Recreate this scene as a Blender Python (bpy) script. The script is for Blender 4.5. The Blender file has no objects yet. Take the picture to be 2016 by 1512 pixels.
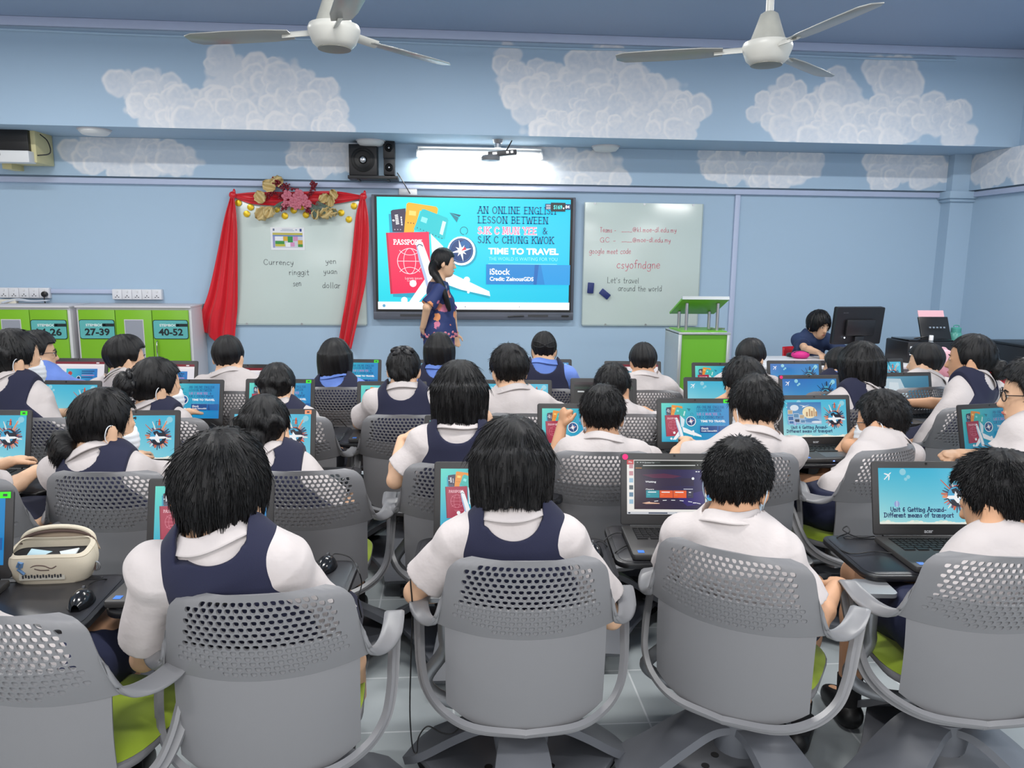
import bpy, bmesh, math, random
import numpy as np
from mathutils import Vector, Matrix

SC = bpy.context.scene
COL = SC.collection
rnd = random.Random(7)

# ------------------------------------------------------------------ camera
CAM_H, FPX = 1.55, 1500.0
YAW, PITCH, ROLL = math.radians(4.5), math.radians(9.5), math.radians(0.6)
_F = Vector((math.sin(YAW)*math.cos(PITCH), math.cos(YAW)*math.cos(PITCH), -math.sin(PITCH)))
_R0 = Vector((math.cos(YAW), -math.sin(YAW), 0)); _U0 = _R0.cross(_F)
_R = _R0*math.cos(ROLL) + _U0*math.sin(ROLL)
_U = _U0*math.cos(ROLL) - _R0*math.sin(ROLL)
CAM = Vector((0, 0, CAM_H))
cd = bpy.data.cameras.new('camera'); cd.sensor_width = 36; cd.lens = FPX/2016*36; cd.clip_start = .05
cam = bpy.data.objects.new('camera', cd); COL.objects.link(cam)
cam.matrix_world = Matrix(((_R.x, _U.x, -_F.x, 0), (_R.y, _U.y, -_F.y, 0), (_R.z, _U.z, -_F.z, CAM_H), (0, 0, 0, 1)))
SC.camera = cam

def ray(px, py): return _F + _R*((px-1008)/FPX) - _U*((py-756)/FPX)
def aty(px, py, Y): r = ray(px, py); return CAM + r*(Y/r.y)
def atz(px, py, z): r = ray(px, py); return CAM + r*((z-CAM_H)/r.z)
def atx(px, py, X): r = ray(px, py); return CAM + r*(X/r.x)
def atd(px, py, d): return CAM + ray(px, py)*d

# ------------------------------------------------------------------ light and exposure
SC.view_settings.view_transform = 'Standard'
SC.view_settings.look = 'None'
SC.view_settings.gamma = 1
SC.view_settings.use_curve_mapping = False
SC.view_settings.exposure = 0.0
SC.cycles.adaptive_threshold = .035; SC.cycles.max_bounces = 6; SC.cycles.diffuse_bounces = 2; SC.cycles.glossy_bounces = 3; SC.cycles.transmission_bounces = 4
world = bpy.data.worlds.new('daylight'); SC.world = world; world.use_nodes = True
wb = world.node_tree.nodes['Background']
wb.inputs[0].default_value = (.97, .98, 1.0, 1); wb.inputs[1].default_value = .46

def area_light(name, loc, sx, sy, power, color=(1, 1, 1), rot=(0, 0, 0)):
    l = bpy.data.lights.new(name, 'AREA'); l.shape = 'RECTANGLE'; l.size = sx; l.size_y = sy
    l.energy = power; l.color = color
    o = bpy.data.objects.new(name, l); COL.objects.link(o); o.location = loc; o.rotation_euler = rot
    return o
# fluorescent battens under the ceiling, in three rows across the room
for iy, yy in enumerate((-0.6, 2.3, 5.0)):
    for xx in (-3.2, 0.2, 3.6):
        area_light('ceiling_tube_light', (xx, yy, 3.25), 1.25, .16, (60, 52, 53)[iy], (1, .985, .95))
# light added behind the camera to brighten the chair backs, its source unseen
area_light('rear_added_light', (.3, -1.9, 1.9), 6.5, 1.5, 86, (1, .99, .98), (math.radians(90), 0, 0))
# ------------------------------------------------------------------ small helpers
def lin(c):
    c /= 255.0
    return c/12.92 if c <= .04045 else ((c+.055)/1.055)**2.4
def rgb(r, g, b): return (lin(r), lin(g), lin(b), 1.0)

def mat(name, col, rough=.55, metal=0.0, spec=.5, bump=0.0, bscale=60.0, var=0.0, vscale=6.0, emit=0.0, sheen=0.0, coat=0.0):
    m = bpy.data.materials.new(name); m.use_nodes = True
    nt = m.node_tree; b = nt.nodes['Principled BSDF']
    b.inputs['Base Color'].default_value = col; b.inputs['Roughness'].default_value = rough
    b.inputs['Metallic'].default_value = metal; b.inputs['Specular IOR Level'].default_value = spec
    if sheen: b.inputs['Sheen Weight'].default_value = sheen
    if coat: b.inputs['Coat Weight'].default_value = coat; b.inputs['Coat Roughness'].default_value = .15
    if emit:
        b.inputs['Emission Color'].default_value = col; b.inputs['Emission Strength'].default_value = emit
    m.diffuse_color = col
    if bump or var:
        tc = nt.nodes.new('ShaderNodeTexCoord')
        if bump:
            n = nt.nodes.new('ShaderNodeTexNoise'); n.inputs['Scale'].default_value = bscale; n.inputs['Detail'].default_value = 3
            nt.links.new(tc.outputs['Object'], n.inputs['Vector'])
            bp = nt.nodes.new('ShaderNodeBump'); bp.inputs['Strength'].default_value = bump; bp.inputs['Distance'].default_value = .01
            nt.links.new(n.outputs['Fac'], bp.inputs['Height']); nt.links.new(bp.outputs['Normal'], b.inputs['Normal'])
        if var:
            n = nt.nodes.new('ShaderNodeTexNoise'); n.inputs['Scale'].default_value = vscale; n.inputs['Detail'].default_value = 4
            nt.links.new(tc.outputs['Object'], n.inputs['Vector'])
            mx = nt.nodes.new('ShaderNodeMix'); mx.data_type = 'RGBA'
            mx.inputs['A'].default_value = tuple(c*(1-var) for c in col[:3])+(1,)
            mx.inputs['B'].default_value = tuple(min(1, c*(1+var)) for c in col[:3])+(1,)
            nt.links.new(n.outputs['Fac'], mx.inputs['Factor']); nt.links.new(mx.outputs['Result'], b.inputs['Base Color'])
    return m

def finish(me, smooth=True, angle=40):
    if smooth:
        me.shade_smooth()
        if angle < 180: me.set_sharp_from_angle(angle=math.radians(angle))
    return me

def tag(o, label=None, cat=None, group=None, kind=None):
    if label: o['label'] = label
    if cat: o['category'] = cat
    if group: o['group'] = group
    if kind: o['kind'] = kind
    return o

def empty(name, loc=(0, 0, 0), yaw=0.0, label=None, cat=None, group=None):
    """yaw: degrees clockwise seen from above; 0 faces the front wall (+Y)"""
    o = bpy.data.objects.new(name, None); COL.objects.link(o)
    o.empty_display_size = .05
    o.location = loc; o.rotation_euler = (0, 0, -math.radians(yaw))
    return tag(o, label, cat, group)

def link(name, me, parent=None, m=None, loc=None, rot=None):
    o = bpy.data.objects.new(name, me); COL.objects.link(o)
    if m is not None and not me.materials:
        for k in (m if isinstance(m, (list, tuple)) else [m]): me.materials.append(k)
    if parent is not None: o.parent = parent
    if loc is not None: o.location = loc
    if rot is not None: o.rotation_euler = rot
    return o

class MB:
    """collects shapes into one mesh"""
    def __init__(s): s.v = []; s.f = []; s.mi = []; s.cur = 0
    def add(s, vs, fs):
        n = len(s.v); s.v += [tuple(p) for p in vs]
        for f in fs: s.f.append(tuple(i+n for i in f)); s.mi.append(s.cur)
        return s
    def box(s, c, d, rot=None, taper=1.0):
        x, y, z = d[0]/2, d[1]/2, d[2]/2; c = Vector(c); t = taper
        P = [Vector(p) for p in ((-x, -y, -z), (x, -y, -z), (x, y, -z), (-x, y, -z), (-x*t, -y*t, z), (x*t, -y*t, z), (x*t, y*t, z), (-x*t, y*t, z))]
        if rot is not None: P = [rot @ p for p in P]
        return s.add([p+c for p in P], [(0, 3, 2, 1), (4, 5, 6, 7), (0, 1, 5, 4), (1, 2, 6, 5), (2, 3, 7, 6), (3, 0, 4, 7)])
    def rbox(s, c, d, r, rot=None, seg=4, er=0.0):
        """box with corners rounded in its xy outline (r) and softened top and bottom edges (er)"""
        pts = rrect(d[0], d[1], r, seg); c = Vector(c); z = d[2]/2
        rings = [(0.0, -z), (0.0, z)] if not er else [(er, -z), (er*.3, -z+er*.3), (0, -z+er), (0, z-er), (er*.3, z-er*.3), (er, z)]
        V = []; n = len(pts)
        for ins, zz in rings:
            kx = (d[0]-2*ins)/d[0]; ky = (d[1]-2*ins)/d[1]
            for x, y in pts:
                p = Vector((x*kx, y*ky, zz)); V.append((rot @ p if rot is not None else p)+c)
        m = len(rings); F = [tuple(range(n-1, -1, -1)), tuple(range((m-1)*n, m*n))]
        for k in range(m-1):
            for i in range(n): j = (i+1) % n; F.append((k*n+i, k*n+j, (k+1)*n+j, (k+1)*n+i))
        return s.add(V, F)
    def tube(s, pts, r, n=10, cap=True, up=None, flat=None):
        """swept circle, or an ellipse of radii (r, r*flat); r may be a list"""
        P = [Vector(p) for p in pts]; m = len(P); V = []; F = []
        if not isinstance(r, (list, tuple)): r = [r]*m
        prev = Vector(up) if up is not None else None
        for i in range(m):
            t = (P[min(i+1, m-1)]-P[max(i-1, 0)]).normalized()
            if prev is None:
                prev = t.orthogonal()
            a = (prev - t*prev.dot(t))
            a = a.normalized() if a.length > 1e-6 else t.orthogonal().normalized()
            prev = a; b = t.cross(a)
            for k in range(n):
                th = 2*math.pi*k/n
                V.append(P[i] + a*(r[i]*math.cos(th)) + b*(r[i]*(flat or 1)*math.sin(th)))
        for i in range(m-1):
            for k in range(n):
                j = (k+1) % n; F.append((i*n+k, i*n+j, (i+1)*n+j, (i+1)*n+k))
        if cap: F += [tuple(range(n-1, -1, -1)), tuple(range((m-1)*n, m*n))]
        return s.add(V, F)
    def sweep(s, pts, prof, ups, closed=True, scale=None):
        """profile points (a along up, b along side) carried along pts"""
        P = [Vector(p) for p in pts]; m = len(P); n = len(prof); V = []; F = []
        for i in range(m):
            t = (P[min(i+1, m-1)]-P[max(i-1, 0)]).normalized()
            u = Vector(ups[i] if isinstance(ups, list) else ups); u = (u-t*u.dot(t)).normalized(); w = t.cross(u)
            k = scale[i] if scale else (1, 1)
            for a, b in prof: V.append(P[i]+u*a*k[0]+w*b*k[1])
        for i in range(m-1):
            for k in range(n if closed else n-1):
                j = (k+1) % n; F.append((i*n+k, i*n+j, (i+1)*n+j, (i+1)*n+k))
        if closed: F += [tuple(range(n-1, -1, -1)), tuple(range((m-1)*n, m*n))]
        return s.add(V, F)
    def lathe(s, prof, c=(0, 0, 0), n=24, rot=None, capb=True, capt=True):
        V = []; F = []; c = Vector(c); m = len(prof)
        for r, z in prof:
            for k in range(n):
                th = 2*math.pi*k/n; p = Vector((r*math.cos(th), r*math.sin(th), z))
                V.append((rot @ p if rot is not None else p)+c)
        for i in range(m-1):
            for k in range(n):
                j = (k+1) % n; F.append((i*n+k, i*n+j, (i+1)*n+j, (i+1)*n+k))
        if capb: F.append(tuple(range(n-1, -1, -1)))
        if capt: F.append(tuple(range((m-1)*n, m*n)))
        return s.add(V, F)
    def cyl(s, a, b, r, r2=None, n=16):
        return s.tube([a, b], [r, r2 if r2 is not None else r], n)
    def ell(s, c, r, rot=None, n=14, m=9):
        prof = [(math.sin(math.pi*i/m), -math.cos(math.pi*i/m)) for i in range(m+1)]
        V = []; c = Vector(c)
        for a, z in prof:
            for k in range(n):
                th = 2*math.pi*k/n; p = Vector((a*math.cos(th)*r[0], a*math.sin(th)*r[1], z*r[2]))
                V.append((rot @ p if rot is not None else p)+c)
        F = []
        for i in range(m):
            for k in range(n):
                j = (k+1) % n; F.append((i*n+k, i*n+j, (i+1)*n+j, (i+1)*n+k))
        return s.add(V, F)
    def prism(s, pts2, o, ax, ay, depth):
        """polygon in the plane (o, ax, ay) pushed along ax x ay by depth"""
        o = Vector(o); ax = Vector(ax); ay = Vector(ay); nz = ax.cross(ay).normalized()*depth; n = len(pts2)
        V = [o+ax*x+ay*y for x, y in pts2]; V += [p+nz for p in V]
        F = [tuple(range(n-1, -1, -1)), tuple(range(n, 2*n))]
        for i in range(n): j = (i+1) % n; F.append((i, j, j+n, i+n))
        return s.add(V, F)
    def grid(s, fn, nu, nv):
        V = [fn(i/nu, j/nv) for j in range(nv+1) for i in range(nu+1)]
        F = [(j*(nu+1)+i, j*(nu+1)+i+1, (j+1)*(nu+1)+i+1, (j+1)*(nu+1)+i) for j in range(nv) for i in range(nu)]
        return s.add(V, F)
    def mesh(s, name, mats, smooth=True, angle=40, solid=0.0, clean=True, bevel=0.0):
        me = bpy.data.meshes.new(name); me.from_pydata(s.v, [], s.f)
        for k in (mats if isinstance(mats, (list, tuple)) else [mats]): me.materials.append(k)
        if any(s.mi): me.polygons.foreach_set('material_index', s.mi)
        bm = bmesh.new(); bm.from_mesh(me)
        if clean: bmesh.ops.remove_doubles(bm, verts=bm.verts, dist=1e-6)
        if bevel:
            es = [e for e in bm.edges if len(e.link_faces) == 2 and e.calc_face_angle(0) > .6]
            bmesh.ops.bevel(bm, geom=es, offset=bevel, segments=2, profile=.5, affect='EDGES', clamp_overlap=True)
        if solid: bmesh.ops.solidify(bm, geom=bm.faces[:], thickness=solid)
        bmesh.ops.recalc_face_normals(bm, faces=bm.faces)
        bm.to_mesh(me); bm.free()
        return finish(me, smooth, angle)
    def build(s, name, mats, parent=None, loc=None, rot=None, **k):
        return link(name, s.mesh(name, mats, **k), parent, None, loc, rot)

def rrect(w, h, r, seg=4):
    out = []
    for cx, cy, a0 in ((w/2-r, h/2-r, 0), (-w/2+r, h/2-r, 90), (-w/2+r, -h/2+r, 180), (w/2-r, -h/2+r, 270)):
        for k in range(seg+1):
            a = math.radians(a0+90*k/seg); out.append((cx+r*math.cos(a), cy+r*math.sin(a)))
    return out

def spline(pts, n=8):
    """Catmull-Rom through the points"""
    P = [Vector(p) for p in pts]
    if len(P) < 3: return P
    P = [P[0]*2-P[1]]+P+[P[-1]*2-P[-2]]; out = []
    for i in range(1, len(P)-2):
        p0, p1, p2, p3 = P[i-1:i+3]
        for k in range(n):
            t = k/n; out.append(.5*((2*p1)+(p2-p0)*t+(2*p0-5*p1+4*p2-p3)*t*t+(3*p1-p0-3*p2+p3)*t**3))
    out.append(P[-2]); return out

def RX(a): return Matrix.Rotation(math.radians(a), 3, 'X')
def RY(a): return Matrix.Rotation(math.radians(a), 3, 'Y')
def RZ(a): return Matrix.Rotation(math.radians(a), 3, 'Z')

def copy_tree(o, parent=None):
    c = o.copy(); COL.objects.link(c)
    if parent is not None: c.parent = parent
    for ch in o.children: copy_tree(ch, c)
    return c

# ------------------------------------------------------------------ writing
_S = {  # single-stroke letters: height of a capital 1, of a small letter .6
 'a': (.55, [[(.5, .55), (.25, .6), (.05, .35), (.1, .05), (.3, .02), (.48, .3), (.5, .58)], [(.5, .58), (.48, .1), (.55, 0)]]),
 'c': (.5, [[(.48, .5), (.3, .6), (.08, .4), (.08, .12), (.28, 0), (.48, .08)]]),
 'd': (.55, [[(.48, .5), (.25, .58), (.05, .32), (.12, .03), (.32, .02), (.48, .3)], [(.5, 1.), (.48, .4), (.5, 0)]]),
 'e': (.5, [[(.07, .3), (.45, .34), (.42, .52), (.25, .6), (.06, .4), (.08, .1), (.28, 0), (.46, .1)]]),
 'f': (.4, [[(.42, .92), (.28, 1.), (.17, .8), (.17, .4), (.16, 0)], [(.02, .56), (.36, .58)]]),
 'g': (.55, [[(.48, .5), (.28, .6), (.06, .38), (.1, .1), (.3, .06), (.48, .32), (.5, .58)], [(.5, .58), (.5, .1), (.46, -.25), (.25, -.36), (.06, -.24)]]),
 'h': (.52, [[(.1, 1.), (.1, .5), (.1, 0)], [(.1, .35), (.28, .58), (.44, .45), (.45, 0)]]),
 'i': (.25, [[(.12, .58), (.12, .3), (.14, 0)], [(.12, .8), (.14, .84)]]),
 'k': (.5, [[(.1, 1.), (.1, 0)], [(.44, .58), (.12, .28)], [(.2, .34), (.46, 0)]]),
 'l': (.24, [[(.12, 1.), (.11, .5), (.13, 0)]]),
 'm': (.75, [[(.08, .58), (.08, 0)], [(.08, .4), (.24, .58), (.36, .42), (.36, 0)], [(.36, .4), (.52, .58), (.65, .42), (.66, 0)]]),
 'n': (.52, [[(.08, .58), (.08, 0)], [(.08, .38), (.26, .58), (.42, .44), (.44, 0)]]),
 'o': (.55, [[(.3, .6), (.1, .48), (.06, .2), (.24, 0), (.45, .12), (.48, .42), (.3, .6)]]),
 'r': (.4, [[(.08, .58), (.09, 0)], [(.09, .34), (.22, .55), (.38, .54)]]),
 's': (.45, [[(.42, .5), (.25, .6), (.1, .48), (.22, .32), (.4, .18), (.3, .02), (.06, .06)]]),
 't': (.42, [[(.2, .95), (.19, .3), (.22, .02), (.36, .05)], [(.02, .6), (.4, .62)]]),
 'u': (.54, [[(.08, .58), (.08, .15), (.24, 0), (.44, .2), (.46, .58)], [(.46, .58), (.48, 0)]]),
 'v': (.48, [[(.04, .58), (.24, 0)], [(.24, 0), (.44, .58)]]),
 'w': (.7, [[(.04, .58), (.2, 0)], [(.2, 0), (.35, .5)], [(.35, .5), (.5, 0)], [(.5, 0), (.66, .58)]]),
 'y': (.5, [[(.06, .58), (.14, .2), (.3, .14), (.44, .4)], [(.46, .58), (.4, .1), (.25, -.3), (.06, -.32)]]),
 '.': (.2, [[(.08, .02), (.11, .05)]]), "'": (.2, [[(.1, 1.), (.07, .8)]]), '-': (.5, [[(.08, .32), (.42, .34)]]),
 '_': (.5, [[(0, -.05), (.5, -.04)]]), ' ': (.4, []),
 '@': (.9, [[(.58, .55), (.4, .62), (.28, .42), (.36, .2), (.55, .3), (.6, .58), (.62, .25), (.78, .3), (.8, .6), (.6, .85), (.3, .85), (.08, .6), (.1, .2), (.35, -.02), (.7, .02)]]),
 'A': (.8, [[(.02, 0), (.4, 1)], [(.4, 1), (.76, 0)], [(.2, .38), (.6, .38)]]), 'B': (.68, [[(.12, 0), (.12, 1)], [(.12, 1), (.45, .98), (.55, .76), (.42, .54), (.12, .52)], [(.12, .52), (.5, .5), (.62, .26), (.48, .02), (.12, 0)]]),
 'C': (.75, [[(.68, .82), (.5, .98), (.25, .94), (.08, .65), (.08, .32), (.26, .04), (.5, .01), (.7, .18)]]), 'E': (.64, [[(.12, 0), (.12, 1)], [(.12, 1), (.56, 1)], [(.12, .52), (.46, .52)], [(.12, 0), (.58, 0)]]),
 'G': (.8, [[(.7, .82), (.5, .98), (.25, .94), (.08, .65), (.08, .32), (.26, .04), (.5, .0), (.7, .12)], [(.7, .0), (.7, .42)], [(.5, .42), (.72, .42)]]), 'H': (.8, [[(.12, 0), (.12, 1)], [(.68, 0), (.68, 1)], [(.12, .5), (.68, .5)]]),
 'I': (.32, [[(.16, 0), (.16, 1)]]), 'J': (.5, [[(.36, 1), (.36, .25), (.22, .0), (.04, .12)]]), 'K': (.76, [[(.12, 0), (.12, 1)], [(.66, 1), (.13, .42)], [(.3, .6), (.72, 0)]]),
 'L': (.62, [[(.12, 1), (.12, 0)], [(.12, 0), (.56, 0)]]), 'M': (.95, [[(.1, 0), (.14, 1)], [(.14, 1), (.46, .15)], [(.46, .15), (.78, 1)], [(.78, 1), (.84, 0)]]), 'N': (.8, [[(.12, 0), (.12, 1)], [(.12, 1), (.68, 0)], [(.68, 0), (.68, 1)]]),
 'O': (.84, [[(.42, 1), (.18, .88), (.07, .5), (.18, .12), (.42, 0), (.66, .12), (.77, .5), (.66, .88), (.42, 1)]]), 'P': (.64, [[(.12, 0), (.12, 1)], [(.12, 1), (.45, .98), (.58, .74), (.45, .48), (.12, .46)]]),
 'R': (.72, [[(.12, 0), (.12, 1)], [(.12, 1), (.45, .98), (.58, .74), (.45, .5), (.12, .48)], [(.36, .48), (.68, 0)]]), 'S': (.6, [[(.5, .86), (.3, 1), (.1, .84), (.14, .6), (.44, .42), (.52, .18), (.3, 0), (.06, .14)]]),
 'T': (.7, [[(.35, 0), (.35, 1)], [(.04, 1), (.66, 1)]]), 'U': (.78, [[(.1, 1), (.12, .3), (.38, 0), (.64, .3), (.66, 1)]]), 'W': (1.05, [[(.04, 1), (.28, 0)], [(.28, 0), (.52, .9)], [(.52, .9), (.76, 0)], [(.76, 0), (1., 1)]]),
 'D': (.74, [[(.12, 0), (.12, 1)], [(.12, 1), (.45, .96), (.64, .7), (.64, .3), (.45, .04), (.12, 0)]]), 'p': (.55, [[(.1, .58), (.1, -.34)], [(.1, .45), (.3, .6), (.48, .42), (.46, .12), (.28, 0), (.1, .12)]]), '6': (.56, [[(.44, .86), (.26, .92), (.1, .6), (.1, .25), (.26, 0), (.46, .2), (.38, .48), (.2, .46), (.11, .3)]]),
 'Y': (.74, [[(.04, 1), (.37, .48)], [(.7, 1), (.37, .48)], [(.37, .48), (.37, 0)]]), '&': (.8, [[(.74, .02), (.2, .72), (.32, .98), (.5, .8), (.12, .32), (.2, .04), (.45, .04), (.72, .45)]]),
}
def strokes(text, h, serif=False, gap=.12, wob=0.0):
    """list of 2-D polylines for a line of text; returns (polylines, width)"""
    x = 0; out = []; r = random.Random(text)
    for ch in text:
        w, ss = _S[ch]; dy = r.uniform(-wob, wob); k = 1+r.uniform(-wob, wob)
        for s in ss:
            pts = [((px*k+x)*h, (py*k+dy)*h) for px, py in s]
            out.append([(p.x, p.y) for p in spline([(a, b, 0) for a, b in pts], 5)] if len(pts) > 2 else pts)
            if serif and len(s) == 2 and abs(s[0][1]-s[1][1]) > .3:
                for px, py in s:
                    if py in (0, 1, .58, -.34): out.append([((px+x-.11)*h, py*h), ((px+x+.11)*h, py*h)])
        x += w+gap
    return out, x*h
def ribbon(poly, w):
    """2-D polyline -> (verts, quads) of width w"""
    V = []; F = []; n = len(poly)
    for i in range(n):
        a = poly[max(i-1, 0)]; b = poly[min(i+1, n-1)]
        dx, dy = b[0]-a[0], b[1]-a[1]; L = math.hypot(dx, dy) or 1
        ex = (-dy/L*w/2, dx/L*w/2); tx = dx/L*w/2*((i == n-1)-(i == 0)); ty = dy/L*w/2*((i == n-1)-(i == 0))
        V += [(poly[i][0]+ex[0]+tx, poly[i][1]+ex[1]+ty), (poly[i][0]-ex[0]+tx, poly[i][1]-ex[1]+ty)]
        if i: F.append((2*i-2, 2*i-1, 2*i+1, 2*i))
    return V, F
def font_mesh(text, size, bold=0.0, spacing=1.0, align='LEFT', shear=0.0):
    cu = bpy.data.curves.new('txt', 'FONT'); cu.body = text; cu.size = size; cu.offset = bold; cu.space_character = spacing
    cu.align_x = align; cu.shear = shear; cu.resolution_u = 3
    o = bpy.data.objects.new('txt', cu); me = bpy.data.meshes.new_from_object(o)
    V = [tuple(v.co) for v in me.vertices]; F = [tuple(p.vertices) for p in me.polygons]
    bpy.data.objects.remove(o); bpy.data.curves.remove(cu); bpy.data.meshes.remove(me)
    return V, F
# ------------------------------------------------------------------ the room
WY = 7.6            # front wall
XR = 5.2            # right wall
BY = 6.9            # face of the ceiling beam
BZ, CZ = 2.59, 3.43
BLUE = rgb(170, 196, 220)
BLUE_D = rgb(140, 170, 208)
M = {}
M['wall'] = mat('pale_blue_wall_paint', BLUE, .62, bump=.05, bscale=180)
M['ceil'] = mat('blue_ceiling_paint', rgb(150, 168, 196), .6, bump=.05, bscale=90)
M['rail'] = mat('pale_lavender_rail', rgb(186, 198, 226), .5)
M['white'] = mat('white_plastic', rgb(228, 230, 232), .4)
M['black'] = mat('black_plastic', rgb(22, 22, 25), .38)
M['dkgrey'] = mat('dark_grey_plastic', rgb(58, 59, 63), .45)
M['metal'] = mat('brushed_steel', rgb(190, 192, 196), .3, metal=.9)
M['chrome'] = mat('chrome', rgb(215, 217, 220), .15, metal=1)
M['gold'] = mat('gold_foil', rgb(232, 196, 44), .35, metal=.55)

def cloud_paint(P, clouds, px2m):
    """P: (n,2) wall positions in metres; clouds: lists of lump ellipses; returns paint cover and tone 0..1"""
    a = np.zeros(len(P)); tone = np.full(len(P), .5); rg = np.random.RandomState(11)
    for lumps in clouds:
        L = np.array(lumps, float)
        tries = int(2.6*np.sum(L[:, 2]*L[:, 3])/(.13*.13))+14
        area = L[:, 2]*L[:, 3]; pr = area/area.sum()
        for _ in range(tries):
            i = rg.choice(len(L), p=pr); th = rg.uniform(0, 2*np.pi); q = rg.uniform(0, 1)**.5
            cx = L[i, 0]+L[i, 2]*q*.86*np.cos(th); cz = L[i, 1]+L[i, 3]*q*.86*np.sin(th); r = rg.uniform(.055, .14)
            sel = np.nonzero((np.abs(P[:, 0]-cx) < r*1.2) & (np.abs(P[:, 1]-cz) < r*1.2))[0]
            if not len(sel): continue
            dx = P[sel, 0]-cx; dz = P[sel, 1]-cz; d = np.hypot(dx, dz*1.08)/r; ang = np.arctan2(dz, dx)
            d = d*(1+.05*np.sin(3*ang+th)+.03*np.sin(7*ang+3*th))
            cov = np.clip((1.0-d)/.12, 0, 1)*rg.uniform(.75, 1.0)
            ringv = np.exp(-((d-.82)/.13)**2)*.5*np.clip(.6+.6*np.sin(ang-th*.2), 0, 1)
            t = np.clip(.35+ringv+rg.uniform(-.12, .22)+.08*np.sin(ang*5+d*9), 0, 1)
            k = cov*(.5+.5*np.clip(ringv*2+.35, 0, 1))
            tone[sel] = tone[sel]*(1-k)+t*k; a[sel] = 1-(1-a[sel])*(1-cov)
        # loose base coat so the lumps hang together
        for cx, cz, rx, rz in lumps:
            d = np.hypot((P[:, 0]-cx)/(rx*.92), (P[:, 1]-cz)/(rz*.92)); wob = .08*np.sin(P[:, 0]*47+cx*9)+.08*np.sin(P[:, 1]*53+cz*5)
            a = np.maximum(a, np.clip((1.0-d+wob)/.16, 0, 1)*.9)
    return a, tone

def mural_material(name, base):
    m = bpy.data.materials.new(name); m.use_nodes = True; nt = m.node_tree; b = nt.nodes['Principled BSDF']; b.inputs['Roughness'].default_value = .62
    ac = nt.nodes.new('ShaderNodeAttribute'); ac.attribute_name = 'cover'
    at = nt.nodes.new('ShaderNodeAttribute'); at.attribute_name = 'tone'
    tc = nt.nodes.new('ShaderNodeTexCoord'); n = nt.nodes.new('ShaderNodeTexNoise'); n.inputs['Scale'].default_value = 26; n.inputs['Detail'].default_value = 5
    nt.links.new(tc.outputs['Object'], n.inputs['Vector'])
    ma = nt.nodes.new('ShaderNodeMath'); ma.operation = 'MULTIPLY_ADD'; ma.inputs[1].default_value = .35; nt.links.new(n.outputs['Fac'], ma.inputs[0]); nt.links.new(at.outputs['Fac'], ma.inputs[2])
    cr = nt.nodes.new('ShaderNodeValToRGB'); cr.color_ramp.elements[0].position = .3; cr.color_ramp.elements[0].color = rgb(204, 215, 230)
    cr.color_ramp.elements[1].position = .95; cr.color_ramp.elements[1].color = rgb(240, 241, 245); nt.links.new(ma.outputs[0], cr.inputs['Fac'])
    mx = nt.nodes.new('ShaderNodeMix'); mx.data_type = 'RGBA'; mx.inputs['A'].default_value = base
    nt.links.new(cr.outputs['Color'], mx.inputs['B']); nt.links.new(ac.outputs['Fac'], mx.inputs['Factor']); nt.links.new(mx.outputs['Result'], b.inputs['Base Color'])
    return m
M['mural'] = mural_material('blue_wall_paint_with_white_clouds', BLUE)

def mural_panel(name, o, ax, ay, w, h, step, clouds, thick, kind='structure'):
    """painted slab: fine grid face at origin o spanned by ax (w) and ay (h); thickness behind"""
    nu, nv = int(w/step), int(h/step); u = np.linspace(0, w, nu+1); v = np.linspace(0, h, nv+1)
    UU, VV = np.meshgrid(u, v); P = np.stack([UU.ravel(), VV.ravel()], 1); a, t = cloud_paint(P, clouds, 1)
    o = np.array(o); ax = np.array(ax, float); ay = np.array(ay, float); nz = np.cross(ax, ay)
    V = o+P[:, :1]*ax+P[:, 1:]*ay; i = np.arange(nu); j = np.arange(nv); I, J = np.meshgrid(i, j)
    q = (J*(nu+1)+I).ravel(); F = np.stack([q, q+1, q+nu+2, q+nu+1], 1)
    c = [o, o+ax*w, o+ax*w+ay*h, o+ay*h]; n = len(V); B = np.array(c+[p-nz*thick for p in c])
    fs = [tuple(f) for f in F.tolist()]+[(n+7, n+6, n+5, n+4), (n, n+4, n+5, n+1), (n+1, n+5, n+6, n+2), (n+2, n+6, n+7, n+3), (n+3, n+7, n+4, n)]
    me = bpy.data.meshes.new(name); me.from_pydata(np.vstack([V, B]).tolist(), [], fs); me.materials.append(M['mural'])
    for nm, arr in (('cover', a), ('tone', t)):
        at = me.attributes.new(nm, 'FLOAT', 'POINT'); at.data.foreach_set('value', np.concatenate([arr, np.zeros(8)]).astype(np.float32))
    return tag(link(name, me), kind=kind)

def lumps(Y, o, spec, X=None):
    out = []
    for px, py, rx, ry in spec:
        p = aty(px, py, Y) if X is None else atx(px, py, X); k = (p-CAM).dot(_F)/FPX
        out.append(((p.x-o[0]) if X is None else (o[1]-p.y), p.z-o[2], rx*k, ry*k))
    return out
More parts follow.
